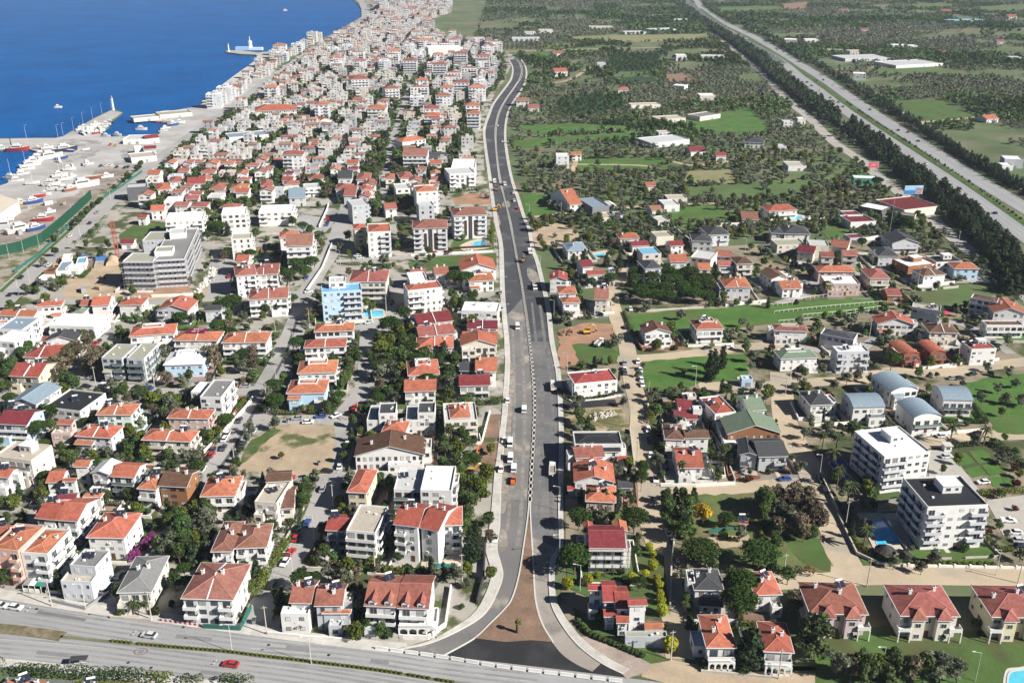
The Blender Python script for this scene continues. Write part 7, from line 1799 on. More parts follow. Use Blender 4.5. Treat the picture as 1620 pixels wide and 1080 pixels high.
for p, hd in walk([(1443,232),(1469,249),(1540,297),(1640,366)], 33): post(p.x, p.y, 10, 'lamp', 'grey lamp post standing on the grassy highway median', 'lamp posts on the highway median', hd+math.pi/2)
for p, hd in walk([(790,700),(797,600),(798,500),(790,420),(778,340),(768,270)], 40): post(p.x, p.y, 9, 'lamp', 'grey lamp post on the pavement along the boulevard', 'lamp posts along the boulevard', 0)
p = P(1407, 371); post(p.x, p.y, 24, 'lamp', 'very tall slim mast beside the workshop with maroon roofs'); 
p = P(1248, 477); post(p.x, p.y, 16, 'lamp', 'tall pale mast at the top of the trellis field')
# red and white roadside boards, trellis rows, walls
pts = line([T((0,3), 1012, 690), T((0,3), 1110, 706), T((0,3), 1290, 728)], 4); bb = MB()
for i in range(18):
    a, b = pts[0].lerp(pts[-1], i/18), pts[0].lerp(pts[-1], (i+1)/18); d = (b-a).normalized(); n_ = Vector((-d.y, d.x, 0))*.06
    k = len(bb.v); bb.v += [tuple(v) for v in (a-n_, b-n_, b+n_, a+n_)]+[(v.x, v.y, 1.0) for v in (a-n_, b-n_, b+n_, a+n_)]
    for f in ((0,1,5,4),(1,2,6,5),(2,3,7,6),(3,0,4,7),(4,5,6,7)): bb.f.append(tuple(k+j for j in f)); bb.m.append(i % 2)
o = bb.build('barrier_board', [mat('sign_red', (.5,.03,.05), .6, .05), M_trim()]); tag(o, 'red and white striped boards along the front of the brown pink twin house', 'barrier')
def wall(px, h, m, lab=None, cat='wall', th=.22, nm='garden_wall', caps=False):
    pts = [P(*p) for p in px]; c0 = pts[len(pts)//2].copy(); b = MB()
    for a, q in zip(pts, pts[1:]):
        d = (q-a).normalized(); n_ = Vector((-d.y, d.x, 0))*th; L_, R_ = a-c0, q-c0; k = len(b.v)
        b.v += [tuple(v) for v in (L_-n_, R_-n_, R_+n_, L_+n_)]+[(v.x, v.y, h) for v in (L_-n_, R_-n_, R_+n_, L_+n_)]
        for f in ((0,1,5,4),(1,2,6,5),(2,3,7,6),(3,0,4,7),(4,5,6,7)): b.f.append(tuple(k+j for j in f)); b.m.append(0)
    r = b.build(nm, m, None, tuple(c0)); lab = lab or uniq('low white garden wall' if h < 2 else 'tall white wall', (c0.x, c0.y), 30); USED.add(lab); tag(r, lab, cat)
    if caps:
        pm = cached(('pillar', h), lambda: MB().box(-.3, .3, -.3, .3, 0, h+.35).mesh('pillar', M_trim()))
        for q, hd in walk(px, 4.5, 2): link('pillar', pm, r, (q.x-c0.x, q.y-c0.y, 0), hd)
    return r
wm_ = mat('garden_wall_white', (.70,.68,.63), .9, .15, .5); wc_ = mat('garden_wall_concrete', (.45,.42,.37), .9, .15, .5); wgm = mat('hoarding_green', (.010,.066,.036), .75, .12, .3, fine=.08); wbm = mat('fence_blue', (.05,.13,.32), .7, .1)
WL = [((0,1), [(-40,545),(130,510),(270,455),(400,345),(520,235),(580,175)], 6.0, wgm, 'tall green hoarding round the boatyard'), ((0,1), [(90,645),(240,540),(360,425),(470,320),(610,205),(760,110),(900,10)], 1.6, mat('fence_teal', (.03,.125,.105), .7, .1), 'long blue green fence beside the coast road'),
 ((1,3), [(75,775),(320,800),(590,820)], 1.2, wm_, ''), ((1,3), [(865,790),(930,800),(1085,805),(1200,720),(1235,480)], 1.4, wm_, ''), ((1,3), [(320,365),(480,372),(660,382)], 1.2, wc_, ''), ((1,3), [(1400,580),(1440,420),(1455,160)], 1.6, M_dark(), 'dark mesh fence behind the boulevard pavement'), ((0,3), [(1290,735),(1520,750),(1590,610)], 1.6, mat('fence_teal', (.03,.125,.105), .7, .1), 'green fence round the brown pink twin house'), ((0,3), [(700,670),(960,690)], .9, wc_, ''), ((0,3), [(330,570),(545,620),(690,520)], 1.2, M_metal(), 'grey railing round the paved yard of the cube house'),
 ((2,2), [(300,340),(380,385),(540,370),(690,345)], .7, wm_, ''), ((2,2), [(940,915),(1160,920),(1410,905)], 1.2, wm_, ''), ((2,2), [(1255,580),(1330,690),(1410,890)], 1.5, wc_, ''), ((2,2), [(1235,770),(1262,860),(1350,860),(1338,770),(1235,770)], 1.0, wm_, 'white walls of the empty garden pool'), ((2,2), [(745,560),(775,790)], 1.4, wc_, ''), ((2,2), [(860,400),(865,500)], 1.4, wm_, ''), ((2,3), [(1195,1010),(1440,1030),(1640,1050)], .8, wc_, ''), ((2,3), [(1035,130),(1010,300),(1000,600)], 1.5, wc_, ''), ((2,3), [(1240,135),(1440,105)], 1.4, mat('fence_teal', (.03,.125,.105), .7, .1), 'green mesh fence beside the tiny hut'),
 ((3,3), [(440,20),(560,270),(690,330)], 1.2, wc_, 'low wall round the corner of the large pool'), ((3,3), [(690,330),(900,345),(1170,350),(1620,360)], .9, wm_, 'long low white wall with pillars along the sandy street'), ((3,2), [(140,385),(190,500),(430,495)], 1.4, wm_, 'white corner wall round the compact brown roofed house'), ((3,2), [(330,850),(440,1075)], 1.4, wc_, ''), ((3,2), [(970,600),(1200,580),(1370,565)], 1.2, wm_, ''), ((3,2), [(1010,175),(1180,150),(1460,120)], 1.2, wm_, ''), ((3,2), [(0,75),(180,40)], 1.2, wm_, ''), ((3,2), [(320,30),(390,90)], 1.2, wm_, ''),
 ((3,1), [(250,310),(480,300)], 2.4, wm_, ''), ((3,1), [(560,455),(700,430),(780,415)], 2.2, wm_, ''), ((3,1), [(410,450),(600,470),(780,465)], 2.4, wc_, ''), ((3,1), [(945,740),(1180,715)], 1.6, wm_, 'bright white wall at the head of the grass field'), ((3,1), [(720,340),(810,400)], 2.0, wbm, 'blue fence behind the tall mast'), ((3,1), [(1420,690),(1520,770)], 1.2, wc_, ''), ((2,1), [(1025,375),(1180,500)], 2.4, wm_, ''), ((2,1), [(1190,360),(1510,345)], 2.2, wm_, ''), ((2,1), [(270,935),(450,925)], 1.2, wm_, ''), ((2,1), [(490,910),(650,905)], 1.2, wm_, ''), ((2,1), [(800,895),(1260,865)], 1.0, wc_, ''), ((2,1), [(1350,860),(1620,830)], 1.4, wm_, ''),
 ((1,1), [(980,540),(1500,515)], 1.2, wm_, ''), ((1,1), [(320,765),(420,620),(480,470)], 1.4, wm_, ''), ((1,1), [(400,360),(450,250),(460,215)], 1.6, wm_, ''), ((1,1), [(0,410),(400,390)], 1.4, wc_, ''), ((0,1), [(960,800),(1220,790)], 1.4, wm_, ''), ((0,2), [(1200,800),(1350,650),(1560,420),(1600,365)], 1.4, wm_, ''), ((0,2), [(650,255),(970,285)], 1.2, wc_, ''), ((0,2), [(1500,290),(1600,210)], 1.0, mat('brick_wall', (.30,.13,.08), .9, .2, 1), 'low brick wall by the street corner'), ((1,2), [(1430,640),(1480,450)], 1.2, wm_, ''), ((1,2), [(600,830),(920,840)], 1.0, wm_, '')]
for t, xy, h, m, lab in WL: wall([T(t, a, b) for a, b in xy], h, m, lab or None, 'fence' if 'fence' in lab or 'hoarding' in lab or 'railing' in lab else 'wall', nm='fence' if ('fence' in lab or 'railing' in lab) else ('hoarding' if 'hoarding' in lab else 'garden_wall'), caps='pillars' in lab)
tm_ = mat('trellis_white', (.66,.65,.60), .85, .1, 1)
def trellis(px, lab):
    pts = line(px, 3); c0 = pts[0]; b = MB()
    for p, hd in walk(px, 2.6, 3): q = p-c0; b.box(q.x-.09, q.x+.09, q.y-.09, q.y+.09, 0, 1.4)
    for a, q in zip(pts, pts[1:]): b.bar(a-c0+Vector((0, 0, 1.4)), q-c0+Vector((0, 0, 1.4)), .11, 4)
    o = b.build('trellis', tm_, None, tuple(c0)); tag(o, lab, 'trellis', 'white trellis rows in the green field'); USED.add(lab)
trellis([(1215,485),(1255,482)], 'short white trellis row at the shaded end of the green field'); trellis([(1232,511),(1310,504),(1400,491)], 'longest white trellis row, nearest the houses below the green field'); trellis([(1255,477),(1310,469),(1382,464)], 'white trellis row nearest the pink palace like house'); trellis([(1225,496),(1290,489),(1395,480)], 'white trellis row in the middle of the green field'); trellis([(1270,501),(1330,496),(1400,487)], 'second white trellis row counted up from the houses')
# billboards
def board(x, y, w, h, z, m, lab, rz=0, strips=()):
    r = empty('billboard', (x, y, 0), rz)
    MB().box(-w/2, w/2, -.12, .12, z, z+h).build('panel', M_trim(), r); pn = MB().box(-w/2+.15, w/2-.15, -.16, -.125, z+.15, z+h-.15)
    f = pn.build('picture', m, r)
    for a, b, c, d, mm in strips: MB().box(-w/2+.15+(w-.3)*a, -w/2+.15+(w-.3)*b, -.175, -.163, z+.15+(h-.3)*c, z+.15+(h-.3)*d).build('picture_patch', mm, r)
    for s in (-w*.3, w*.3): MB().box(s-.15, s+.15, .13, .4, 0, z+h*.8).build('leg', M_metal(), r)
    tag(r, lab, 'billboard'); USED.add(lab)
p = P(1442, 322); board(p.x, p.y, 13, 6, 6.5, mat('poster_sky', (.30,.55,.80), .6, .2, .3), 'large billboard with a sea view picture beside the service road', rad(4), ((0,.62,0,.42,mat('poster_sea', (.04,.22,.50), .6, .15, .4)), (.6,1,0,.75,mat('poster_town', (.35,.25,.32), .7, .5, .8)), (0,.6,.42,.5,mat('poster_far', (.12,.34,.62), .6))))
p = P(1380, 276); board(p.x, p.y, 8, 4.5, 5, mat('poster_red', (.55,.10,.13), .6, .1, .4), 'red billboard on posts beside the service road', rad(4), ((.25,.75,.42,.58,mat('poster_pale', (.65,.35,.35), .6)),))
# tower crane stump by the building site
def lattice(name, x, y, h, w_, m, lab, cat):
    b = MB(); n = int(h/1.5)
    for sx in (-1, 1):
        for sy in (-1, 1): b.bar((sx*w_, sy*w_, 0), (sx*w_, sy*w_, h), .13, 4)
    for i in range(n):
        z, z1 = h*i/n, h*(i+1)/n; s = 1 if i % 2 else -1
        b.bar((-w_*s, -w_, z), (w_*s, -w_, z1), .08, 4).bar((w_, -w_*s, z), (w_, w_*s, z1), .08, 4).bar((-w_, -w_*s, z), (-w_, w_*s, z1), .08, 4).bar((-w_*s, w_, z), (w_*s, w_, z1), .08, 4)
    r = empty(name, (x, y, 0), .2); b.build('mast', m, r); MB().box(-w_*1.6, w_*1.6, -w_*1.6, w_*1.6, 0, .8).build('base', M_conc(), r); tag(r, lab, cat); USED.add(lab); return r
p = P(187, 411); r = lattice('tower_crane', p.x, p.y, 23, .9, mat('crane_red', (.42,.10,.07), .7, .15, 1), 'red lattice mast of a tower crane beside the scaffolded block', 'crane')
p = P(178, 416); tn = MB(); prf = [(3.2*math.cos(math.pi*i/10), 3.2*math.sin(math.pi*i/10)) for i in range(11)]; tn.prism(prf, -5, 5); o = tn.build('tunnel_tent', mat('tan_canvas', (.48,.36,.25), .85, .1, .6), None, (p.x, p.y, 0), .3); tag(o, 'tan tunnel shaped tent beside the tower crane', 'tent')
# lone palm stump, gazebo, dovecote
p = P(819, 1001); r = empty('palm_tree', (p.x, p.y, .16)); MB().lathe([(.35,0),(.55,.6),(.5,2.2),(.32,3.0)], 10).build('trunk', M_bark, r); o = link('crown', quads_mesh('crown', leaf_quads([(0, 0, 3.5, .7, .7, .7)], 160, .28, np.random.RandomState(2)), FOL['g']), r); tag(r, 'lone thick trunked palm with cut back yellow crown on the bare soil triangle', 'tree')
p = P(1399, 880); r = empty('gazebo', (p.x, p.y, 0)); MB().lathe([(3.2,2.4),(1.6,3.4),(1.5,3.5),(.05,4.2)], 10).build('roof', mat('gazebo_roof', (.04,.035,.035), .8, .2, 1), r)
for i in range(6): a = math.pi*i/3; MB().box(2.6*math.cos(a)-.08, 2.6*math.cos(a)+.08, 2.6*math.sin(a)-.08, 2.6*math.sin(a)+.08, 0, 2.5).build('post', M_dark(), r)
tag(r, 'dark round roofed gazebo between the large pool and the sandy street', 'gazebo')
p = P(1497, 712); r = empty('guard_hut', (p.x, p.y, 0)); MB().box(-1.3,1.3,-1.3,1.3,0,2.4).build('wall', M_trim(), r); MB().box(-1.6,1.6,-1.6,1.6,2.402,2.6).build('roof', M_conc(), r); link('window', win_mesh(1.4, 1.1), r, (0, -1.302, 1.5)); tag(r, 'small white guard hut beside the square lawn beds', 'hut')
p = P(1494, 501); r = empty('parasol', (p.x, p.y, 0)); MB().bar((0,0,0),(0,0,2.4),.05,6).build('pole', M_trim(), r); MB().lathe([(2.4,2.1),(1.4,2.6),(.05,2.9)], 10).build('canopy', mat('parasol_red', (.55,.04,.10), .7, .05), r); tag(r, 'red parasol beside the white cube house with pinkish roof', 'parasol')
p = P(127, 1052); r = empty('bus_shelter', (p.x, p.y, 0), .1); MB().box(-2.2,2.2,-.9,.9,2.4,2.5).build('roof', M_dark(), r); [MB().box(a-.05,a+.05,b-.05,b+.05,0,2.4).build('post', M_metal(), r) for a in (-2,2) for b in (-.8,.8)]; MB().box(-1.6,1.6,.3,.7,.42,.5).build('bench', M_conc(), r); tag(r, 'dark roofed bus shelter on the near kerb of the main road', 'bus shelter')
# open gable roofs peeping in along the lower edge
ROOF_EDGE = '''
03|30,1105,270,1120,1060|1.4|G|or|wh|mc|orange roof peeping over the hedge at the lower edge|
03|490,1140,600,1145,1085|1.4|G|or|wh|mc||
'''
parse_houses(ROOF_EDGE)
# ================= HARBOUR =================
for s, x, y in (('red hulled ship', 28, 233), ('white lighthouse', 179, 174), ('green hoarding', 80, 375), ('long stone jetty', 135, 197), ('cream boat shed', 12, 330), ('covered quay', 240, 186)): landmark(s, P(x, y))
def boat(x, y, L_, hull, rz, cab=1, mast=0, z=-1.0, deckm=None, lab=None, grp=None, nm='boat'):
    hm = mat('hull_'+hull, dict(w=(.52,.52,.52), r=(.36,.03,.04), b=(.03,.07,.25), k=(.03,.03,.06), n=(.25,.10,.05), y=(.6,.45,.2))[hull], .4, .05, 1)
    def f():
        b = MB(); n = 8; B = L_*.15; H = L_*.13+.4; k = 0; secs = []
        for i in range(n+1):
            t = i/n; xx = -L_/2+L_*t; w_ = B*(1-max(0, (t-.45)/.55)**2.2)*(.85+.15*min(1, t*4)); hh = H*(1+.35*t*t)
            secs.append([(xx, -w_, hh), (xx*.96, -w_*.7, 0), (xx*.96, w_*.7, 0), (xx, w_, hh)])
        for i in range(n):
            a, c = secs[i], secs[i+1]
            for j in range(3): b.face([a[j], c[j], c[j+1], a[j+1]][::-1])
            b.face([a[0], a[3], c[3], c[0]][::-1], 1)
        b.face(secs[0]); return b.mesh('hull', hm, mat('boat_deck', (.60,.56,.50), .8, .1, 1))
    r = empty(nm, (x, y, z), rz); link('hull', cached(('hull', hull, round(L_, 1)), f), r); H = L_*.13+.4; B = L_*.15
    if cab:
        def g():
            b = MB().box(-L_*.28, L_*.16, -B*.68, B*.68, H*1.02, H*1.02+L_*.07+.8, 0).box(-L_*.2, L_*.04, -B*.55, B*.55, H*1.02+L_*.07+.802, H*1.02+L_*.12+1.3, 0)
            for s in (-1, 1): b.box(-L_*.25, L_*.12, min(s*B*.68, s*(B*.68+.03)), max(s*B*.68, s*(B*.68+.03)), H*1.02+.5, H*1.02+L_*.05+.55, 1)
            b.box(L_*.161, L_*.165, -B*.6, B*.6, H*1.02+.45, H*1.02+L_*.05+.6, 1); return b.mesh('cabin', mat('cabin_white', (.58,.58,.57), .5, .08, 1), M_glass())
        link('cabin', cached(('cab', round(L_, 1)), g), r)
    if mast: link('mast', cached(('mast', round(L_)), lambda: MB().bar((0, 0, H), (-.1, 0, H+L_*1.1), .11, 5, 0, .06).bar((-.1, 0, H+1.4), (-L_*.36, 0, H+1.6), .07, 5).mesh('mast', M_trim())), r)
    lab = lab or uniq('%s%s %s' % ('' if L_ < 13 else 'large ', dict(w='white', r='red', b='blue', k='dark hulled', n='brown', y='yellow')[hull], 'sailing boat' if mast else 'motor boat'), (x, y), 40); USED.add(lab); tag(r, lab, 'boat', grp); return r
RB = random.Random(5)
p = P(29, 236.5); r = boat(p.x, p.y, 19, 'r', rad(8), 1, 0, -1.1, lab='long red hulled ship with black mast inside the basin', nm='ship'); MB().bar((-5, 0, 3), (-5.4, 0, 13), .6, 6, 0, .3).build('mast', M_dark(), r)
for x, y, L_, h_, cab, ms, onland in [(66,244,14,'w',1,0,0),(60,250,16,'w',1,0,0),(54,256,18,'w',1,0,0),(48,262,20,'w',1,0,0),(42,268,15,'w',1,1,0),(34,276,14,'w',1,0,0),(18,282,15,'w',1,1,0),(26,286,13,'w',1,0,0),(80,252,26,'w',1,0,1),(104,240,24,'k',1,0,1),(98,252,13,'b',0,0,1),(60,235.5,12,'r',1,0,0),(75,236,12,'w',1,0,1),(110,270,12,'w',1,0,1),(95,280,14,'w',1,1,1),(104,286,13,'w',1,1,1),(82,294,16,'w',1,0,1),(90,301,16,'w',1,0,1),(103,301,13,'w',1,0,1),(112,302,12,'n',1,0,1),(134,297,27,'w',1,0,1),(150,284,18,'n',0,0,1),(170,282,12,'w',1,0,1),(62,312,11,'r',0,0,1),(54,322,15,'b',1,0,1),(34,324,12,'y',1,0,1),(70,350,15,'r',1,0,1),(80,338,9,'w',1,0,1),(12,350,10,'w',1,0,1),(8,363,24,'w',1,0,1),(34,367,22,'w',1,0,1),(58,364,14,'b',1,0,1),(52,292,12,'w',0,1,1),(110,238,11,'w',1,0,1),(140,262,10,'w',1,0,1),
    (128,207,11,'w',1,0,1),(134,204,11,'w',1,0,1),(141,207,12,'w',1,0,1),(147,203,11,'w',1,0,1),(152,199,11,'w',1,0,1),(158,206,12,'w',1,0,0),(163,200,11,'w',1,0,0),(168,196,11,'w',1,0,0),(174,193,10,'k',1,0,0),(168,214.8,10,'w',1,0,0),(186,213,10,'w',1,0,0),(224,204,13,'w',1,0,0),(222,190,11,'w',1,0,0),(232,191,11,'w',1,0,0),(254,192,10,'r',1,0,0),(262,193,10,'n',1,0,0),(272,194,11,'w',1,0,0),(262,203,11,'w',1,0,0),(275,199,12,'b',1,0,1),(285,196,12,'w',1,0,1),(258,207,10,'w',1,0,0),(4,236,16,'w',1,0,0)]:
    L_ *= .84; p = P(x, y); boat(p.x, p.y, L_, h_, rad(RB.uniform(10, 50)) if onland else rad(RB.uniform(-10, 40)), cab, ms, .45 if onland else -1.1)
p = P(92, 169); boat(p.x, p.y, 8, 'w', .3, 1, 0, -1.2, lab='tiny white boat alone on the open sea near the jetty'); p = P(451, 16.5); boat(p.x, p.y, 10, 'w', .4, 1, 0, -1.2, lab='speck of a white boat on the open sea near the far shore')
for _ in range(34):
    x, y = RB.choice([(RB.uniform(60, 175), RB.uniform(236, 318)), (RB.uniform(128, 162), RB.uniform(206, 214)), (RB.uniform(262, 322), RB.uniform(176, 205))])
    p = P(x, y)
    if house_gap(p.x, p.y) < 4 or pip((x, y), [(140,250),(225,222),(250,240),(215,262),(150,272)]) or pip((x, y), basin) or y+(x-60)*1.05 > 400: continue
    boat(p.x, p.y, RB.uniform(6, 10.5), RB.choice('wwwwbrn'), rad(RB.uniform(0, 180)), RB.choice((1, 1, 0)), 1 if RB.random() < .2 else 0, .35)
def tower(x, y, h, lab, nm='lighthouse', z=0):
    r = empty(nm, (x, y, z)); MB().lathe([(1.6,0),(1.5,.8),(1.15,.85),(.85,h*.75),(1.2,h*.76),(1.2,h*.8)], 12).build('tower', M_trim(), r); MB().lathe([(.7,h*.8),(.7,h*.92),(.9,h*.93),(.05,h)], 10).build('lantern', M_metal(), r); tag(r, lab, 'lighthouse'); USED.add(lab); return r
p = P(179.5, 174.5); tower(p.x, p.y, 15, 'white lighthouse at the tip of the long stone jetty')
p = P(362, 82); tower(p.x, p.y, 13, 'small white light tower at the end of the far pier')
p = P(389, 79.5); r = empty('pier_building', (p.x, p.y, 0)); MB().box(-15, 6, -4, 4, 0, 5).build('hall', mat('pier_blue', (.30,.48,.78), .7, .1), r); MB().box(4, 26, -3.5, 4.5, 0, 4).build('annex', mat('pier_pale', (.55,.68,.85), .7, .1), r); MB().lathe([(3.4,0),(3,10),(3.4,10.2),(3.2,13),(.8,13.5),(.3,20)], 10, 0, (6, 5, 0)).build('tower', M_trim(), r); tag(r, 'white tower with blue halls on the far pier', 'pier building')
p = P(-2, 345); 
SHED = '''
01|-90,330,125,190,90|2.6|G|be|wh|nQ|cream boat shed with pale tan roof|
00|845,750,1005,735,722|1.0|F|ol|be|nS|long pale awning on the quay|
00|1010,728,1215,710,692|1.0|F|ol|be|nS|second pale awning along the covered quay|
00|775,882,925,880,850|1.2|F|lg|wh|nS||
00|925,880,1010,870,850|1.4|G|mr|wh|nS|maroon roofed kiosk at the harbour gate|
00|910,945,990,940,915|1.6|G|mr|gy|nS||
00|830,1000,990,985,950|1.2|F|be|wh|nS||
00|850,935,905,930,910|1.6|F|wh|wh|nS||
00|1380,825,1430,820,800|1.6|F|wh|wh|nS||
01|0,1020,60,1010,940|1|F|lg|lg|nS||
'''
parse_houses(SHED)
for x, y, c in ((183,231,'y'),(175,230,'o'),(207,228,'w'),(218,225,'d')): p = P(x, y); vehicle(p.x, p.y, c, 'pickup' if c == 'o' else 'car')
for p, hd in walk([(100,214),(150,186),(178,172)], 28): post(p.x, p.y, 11, 'lamp', 'pale lamp post along the sea edge of the long stone jetty', 'lamp posts on the jetty')
for x in (42, 92): p = P(x, 219); post(p.x, p.y, 12, 'lamp')
# ================= GARDEN PLOTS: paving, lawns, plot walls and hedges round each near house =================
RG = random.Random(404)
GZ = [0.0318]
PLOTM = [M_lawn, M_lawn, M_grass, mat('yard_paving', (.36,.34,.31), .9, .12, .4, fine=.12), mat('yard_tile', (.30,.20,.16), .9, .15, .8, fine=.12), mat('yard_concrete', (.44,.42,.39), .9, .14, .3, fine=.1), M_soil]
hm_count = sum(1 for o in bpy.data.objects if o.name.split('.')[0] == 'hedge')
for n_, (hx, hy, rz, hw, hd) in enumerate(HRECTS):
    q = Q((hx, hy, 0))
    if q[1] < 395 or max(hw, hd) > 16 or (q[0] > 1220 and q[1] > 920): continue
    c, s = math.cos(rz), math.sin(rz)
    def world(u, v): return Vector((hx+u*c-v*s, hy+u*s+v*c, 0))
    def free(p):
        if road_gap(p.x, p.y) < .5: return False
        for k, (a, b, r2, w2, d2) in enumerate(HRECTS):
            if k == n_ or abs(a-p.x) > 40 or abs(b-p.y) > 40: continue
            c2, s2 = math.cos(-r2), math.sin(-r2); u, v = (p.x-a)*c2-(p.y-b)*s2, (p.x-a)*s2+(p.y-b)*c2
            if abs(u) < w2+.3 and abs(v) < d2+.3: return False
        return True
    m = {}
    for side, full in (('f', 5.5), ('b', 4.0), ('l', 4.0), ('r', 4.0)):
        m[side] = 0
        for f in (1, .75, .5, .3):
            g = full*f
            pts = {'f': [(t*hw, -hd-g) for t in (-1, 0, 1)], 'b': [(t*hw, hd+g) for t in (-1, 0, 1)], 'l': [(-hw-g, t*hd) for t in (-1, 0, 1)], 'r': [(hw+g, t*hd) for t in (-1, 0, 1)]}[side]
            if all(free(world(*p)) for p in pts): m[side] = g; break
    x0, x1, y0, y1 = -hw-m['l'], hw+m['r'], -hd-m['f'], hd+m['b']
    cor = [world(x0, y0), world(x1, y0), world(x1, y1), world(x0, y1)]
    if sum(1 for v in m.values() if v > .8) < 2: continue
    GZ[0] += .00035
    mm = RG.choice(PLOTM); poly_obj('garden_plot', cor, GZ[0], mm, 'structure')
    if m['f'] > 2.5 and RG.random() < .6:
        GZ[0] += .00035; t = RG.uniform(-.5, .3)*hw
        poly_obj('garden_path', [world(t, y0), world(t+1.4, y0), world(t+1.4, -hd), world(t, -hd)], GZ[0], PLOTM[5], 'structure')
    sides = [sd for sd in 'flrb' if m[sd] > .9]
    kind = RG.choice(['wall', 'wall', 'rail', 'hedge'])
    segs = {'f': (cor[0], cor[1]), 'r': (cor[1], cor[2]), 'b': (cor[2], cor[3]), 'l': (cor[3], cor[0])}
    ctr = Vector((hx, hy, 0))
    if kind == 'hedge' and hm_count < 290:
        bl = []; hh = RG.uniform(1.2, 2.4)
        for sd in sides:
            a, b = segs[sd]; k = max(2, int((b-a).length/1.1))
            for i in range(k):
                if sd == 'f' and .42 < i/k < .58: continue
                p = a.lerp(b, i/k)-ctr; bl.append((p.x, p.y, hh*.5, .65, .65, hh*.5))
        sp = RG.choice('sssgb'); o = link('hedge', quads_mesh('hedge', leaf_quads(bl, 75*len(bl), .2, np.random.RandomState(n_), .3, .2), FOL[sp]), None, tuple(ctr)); hm_count += 1
        tag(o, uniq('clipped green hedge round the garden', (hx+.6, hy-1)), 'hedge'); continue
    b_ = MB(); th, hh = (.14, RG.uniform(.8, 1.5)) if kind == 'wall' else (.05, 1.2)
    for sd in sides:
        a, b = segs[sd]; parts = [(0, .42), (.58, 1)] if sd == 'f' else [(0, 1)]
        for t0, t1 in parts:
            A, B = a.lerp(b, t0)-ctr, a.lerp(b, t1)-ctr; d = (B-A).normalized(); nv = Vector((-d.y, d.x, 0))*th; k = len(b_.v)
            b_.v += [tuple(v) for v in (A-nv, B-nv, B+nv, A+nv)]+[(v.x, v.y, hh) for v in (A-nv, B-nv, B+nv, A+nv)]
            for f in ((0,1,5,4),(1,2,6,5),(2,3,7,6),(3,0,4,7),(4,5,6,7)): b_.f.append(tuple(k+j for j in f)); b_.m.append(0)
    mw = RG.choice([wm_, wm_, wc_, MATS['brick_wall']]) if kind == 'wall' else M_metal()
    o = b_.build('plot_wall' if kind == 'wall' else 'plot_fence', mw, None, tuple(ctr))
    tag(o, uniq(('plastered wall' if kind == 'wall' else 'grey fence')+' enclosing the plot', (hx+.6, hy-1)), 'wall' if kind == 'wall' else 'fence')
# cars left along the streets of the near quarter
k = 0
for w, hw in ROADS[:22]:
    for a, b in zip(w, w[1:]):
        q = Q(a)
        if not (0 < q[0] < 800 and 420 < q[1] < 900) or RG.random() > .13 or k > 34: continue
        d = (b-a).normalized(); nv = Vector((-d.y, d.x, 0))*(hw-1.2)*RG.choice((-1, 1)); p = a+nv
        if house_gap(p.x, p.y) < 1.5: continue
        k += 1; vehicle(p.x, p.y, RG.choice('wwwsgdkrb'), 'car', math.atan2(d.y, d.x)+RG.choice((0, math.pi)))
# bins along the kerbs
for x, y in ((402,985),(455,668),(505,735),(330,770),(170,610),(985,640),(1290,812),(1032,792),(1240,905),(560,505),(630,497),(465,452)):
    p = P(x, y); r = empty('waste_bin', (p.x, p.y, .1), RG.uniform(0, 3)); MB().prism([(-.6,.15),(.6,.15),(.75,1.1),(-.75,1.1)], -.45, .45).build('bin_body', mat('bin_blue', (.05,.13,.33), .6, .1) if x in (985, 1290) else M_metal(), r); MB().prism([(-.78,1.102),(.78,1.102),(.6,1.32),(-.6,1.32)], -.48, .48).build('lid', M_dark(), r)
    tag(r, uniq('wheeled waste bin', (p.x, p.y)), 'bin')

# clutter of the building site and the boatyard: huts, stacks, rubble
RC = random.Random(9)
for i in range(26):
    x, y = RC.choice([(RC.uniform(62, 180), RC.uniform(405, 465)), (RC.uniform(325, 345), RC.uniform(420, 465)), (RC.uniform(15, 135), RC.uniform(318, 378))])
    p = P(x, y)
    if house_gap(p.x, p.y) < 2.5 or road_gap(p.x, p.y) < 1: continue
    k = RC.choice(['container', 'stack', 'stack']); rz = RC.uniform(0, 3)
    if k == 'container':
        c = RC.choice([('blue', (.05,.14,.36)), ('white', (.55,.55,.54)), ('rust red', (.26,.08,.05)), ('grey', (.3,.31,.32))]); r = empty('site_container', (p.x, p.y, .08), rz)
        MB().box(-2.8, 2.8, -1.2, 1.2, 0, 2.5).build('shell', mat('container_'+c[0].replace(' ', '_'), c[1], .7, .15, 1), r); MB().box(2.802, 2.85, -1.0, 1.0, .1, 2.3).build('door', M_metal(), r)
        tag(r, uniq(c[0]+' steel container', (p.x, p.y), 40), 'container')
    else:
        b = MB(); 
        for q in range(RC.randint(3, 6)): b.box(-1.8+RC.uniform(-.2, .2), 1.8, -.8+RC.uniform(-.2, .2), .8, q*.3, q*.3+.24)
        o = b.build('plank_stack', mat('stack_wood', (.36,.27,.18), .9, .2, 1), None, (p.x, p.y, .08), rz); tag(o, uniq('stack of boards', (p.x, p.y), 40), 'stack')
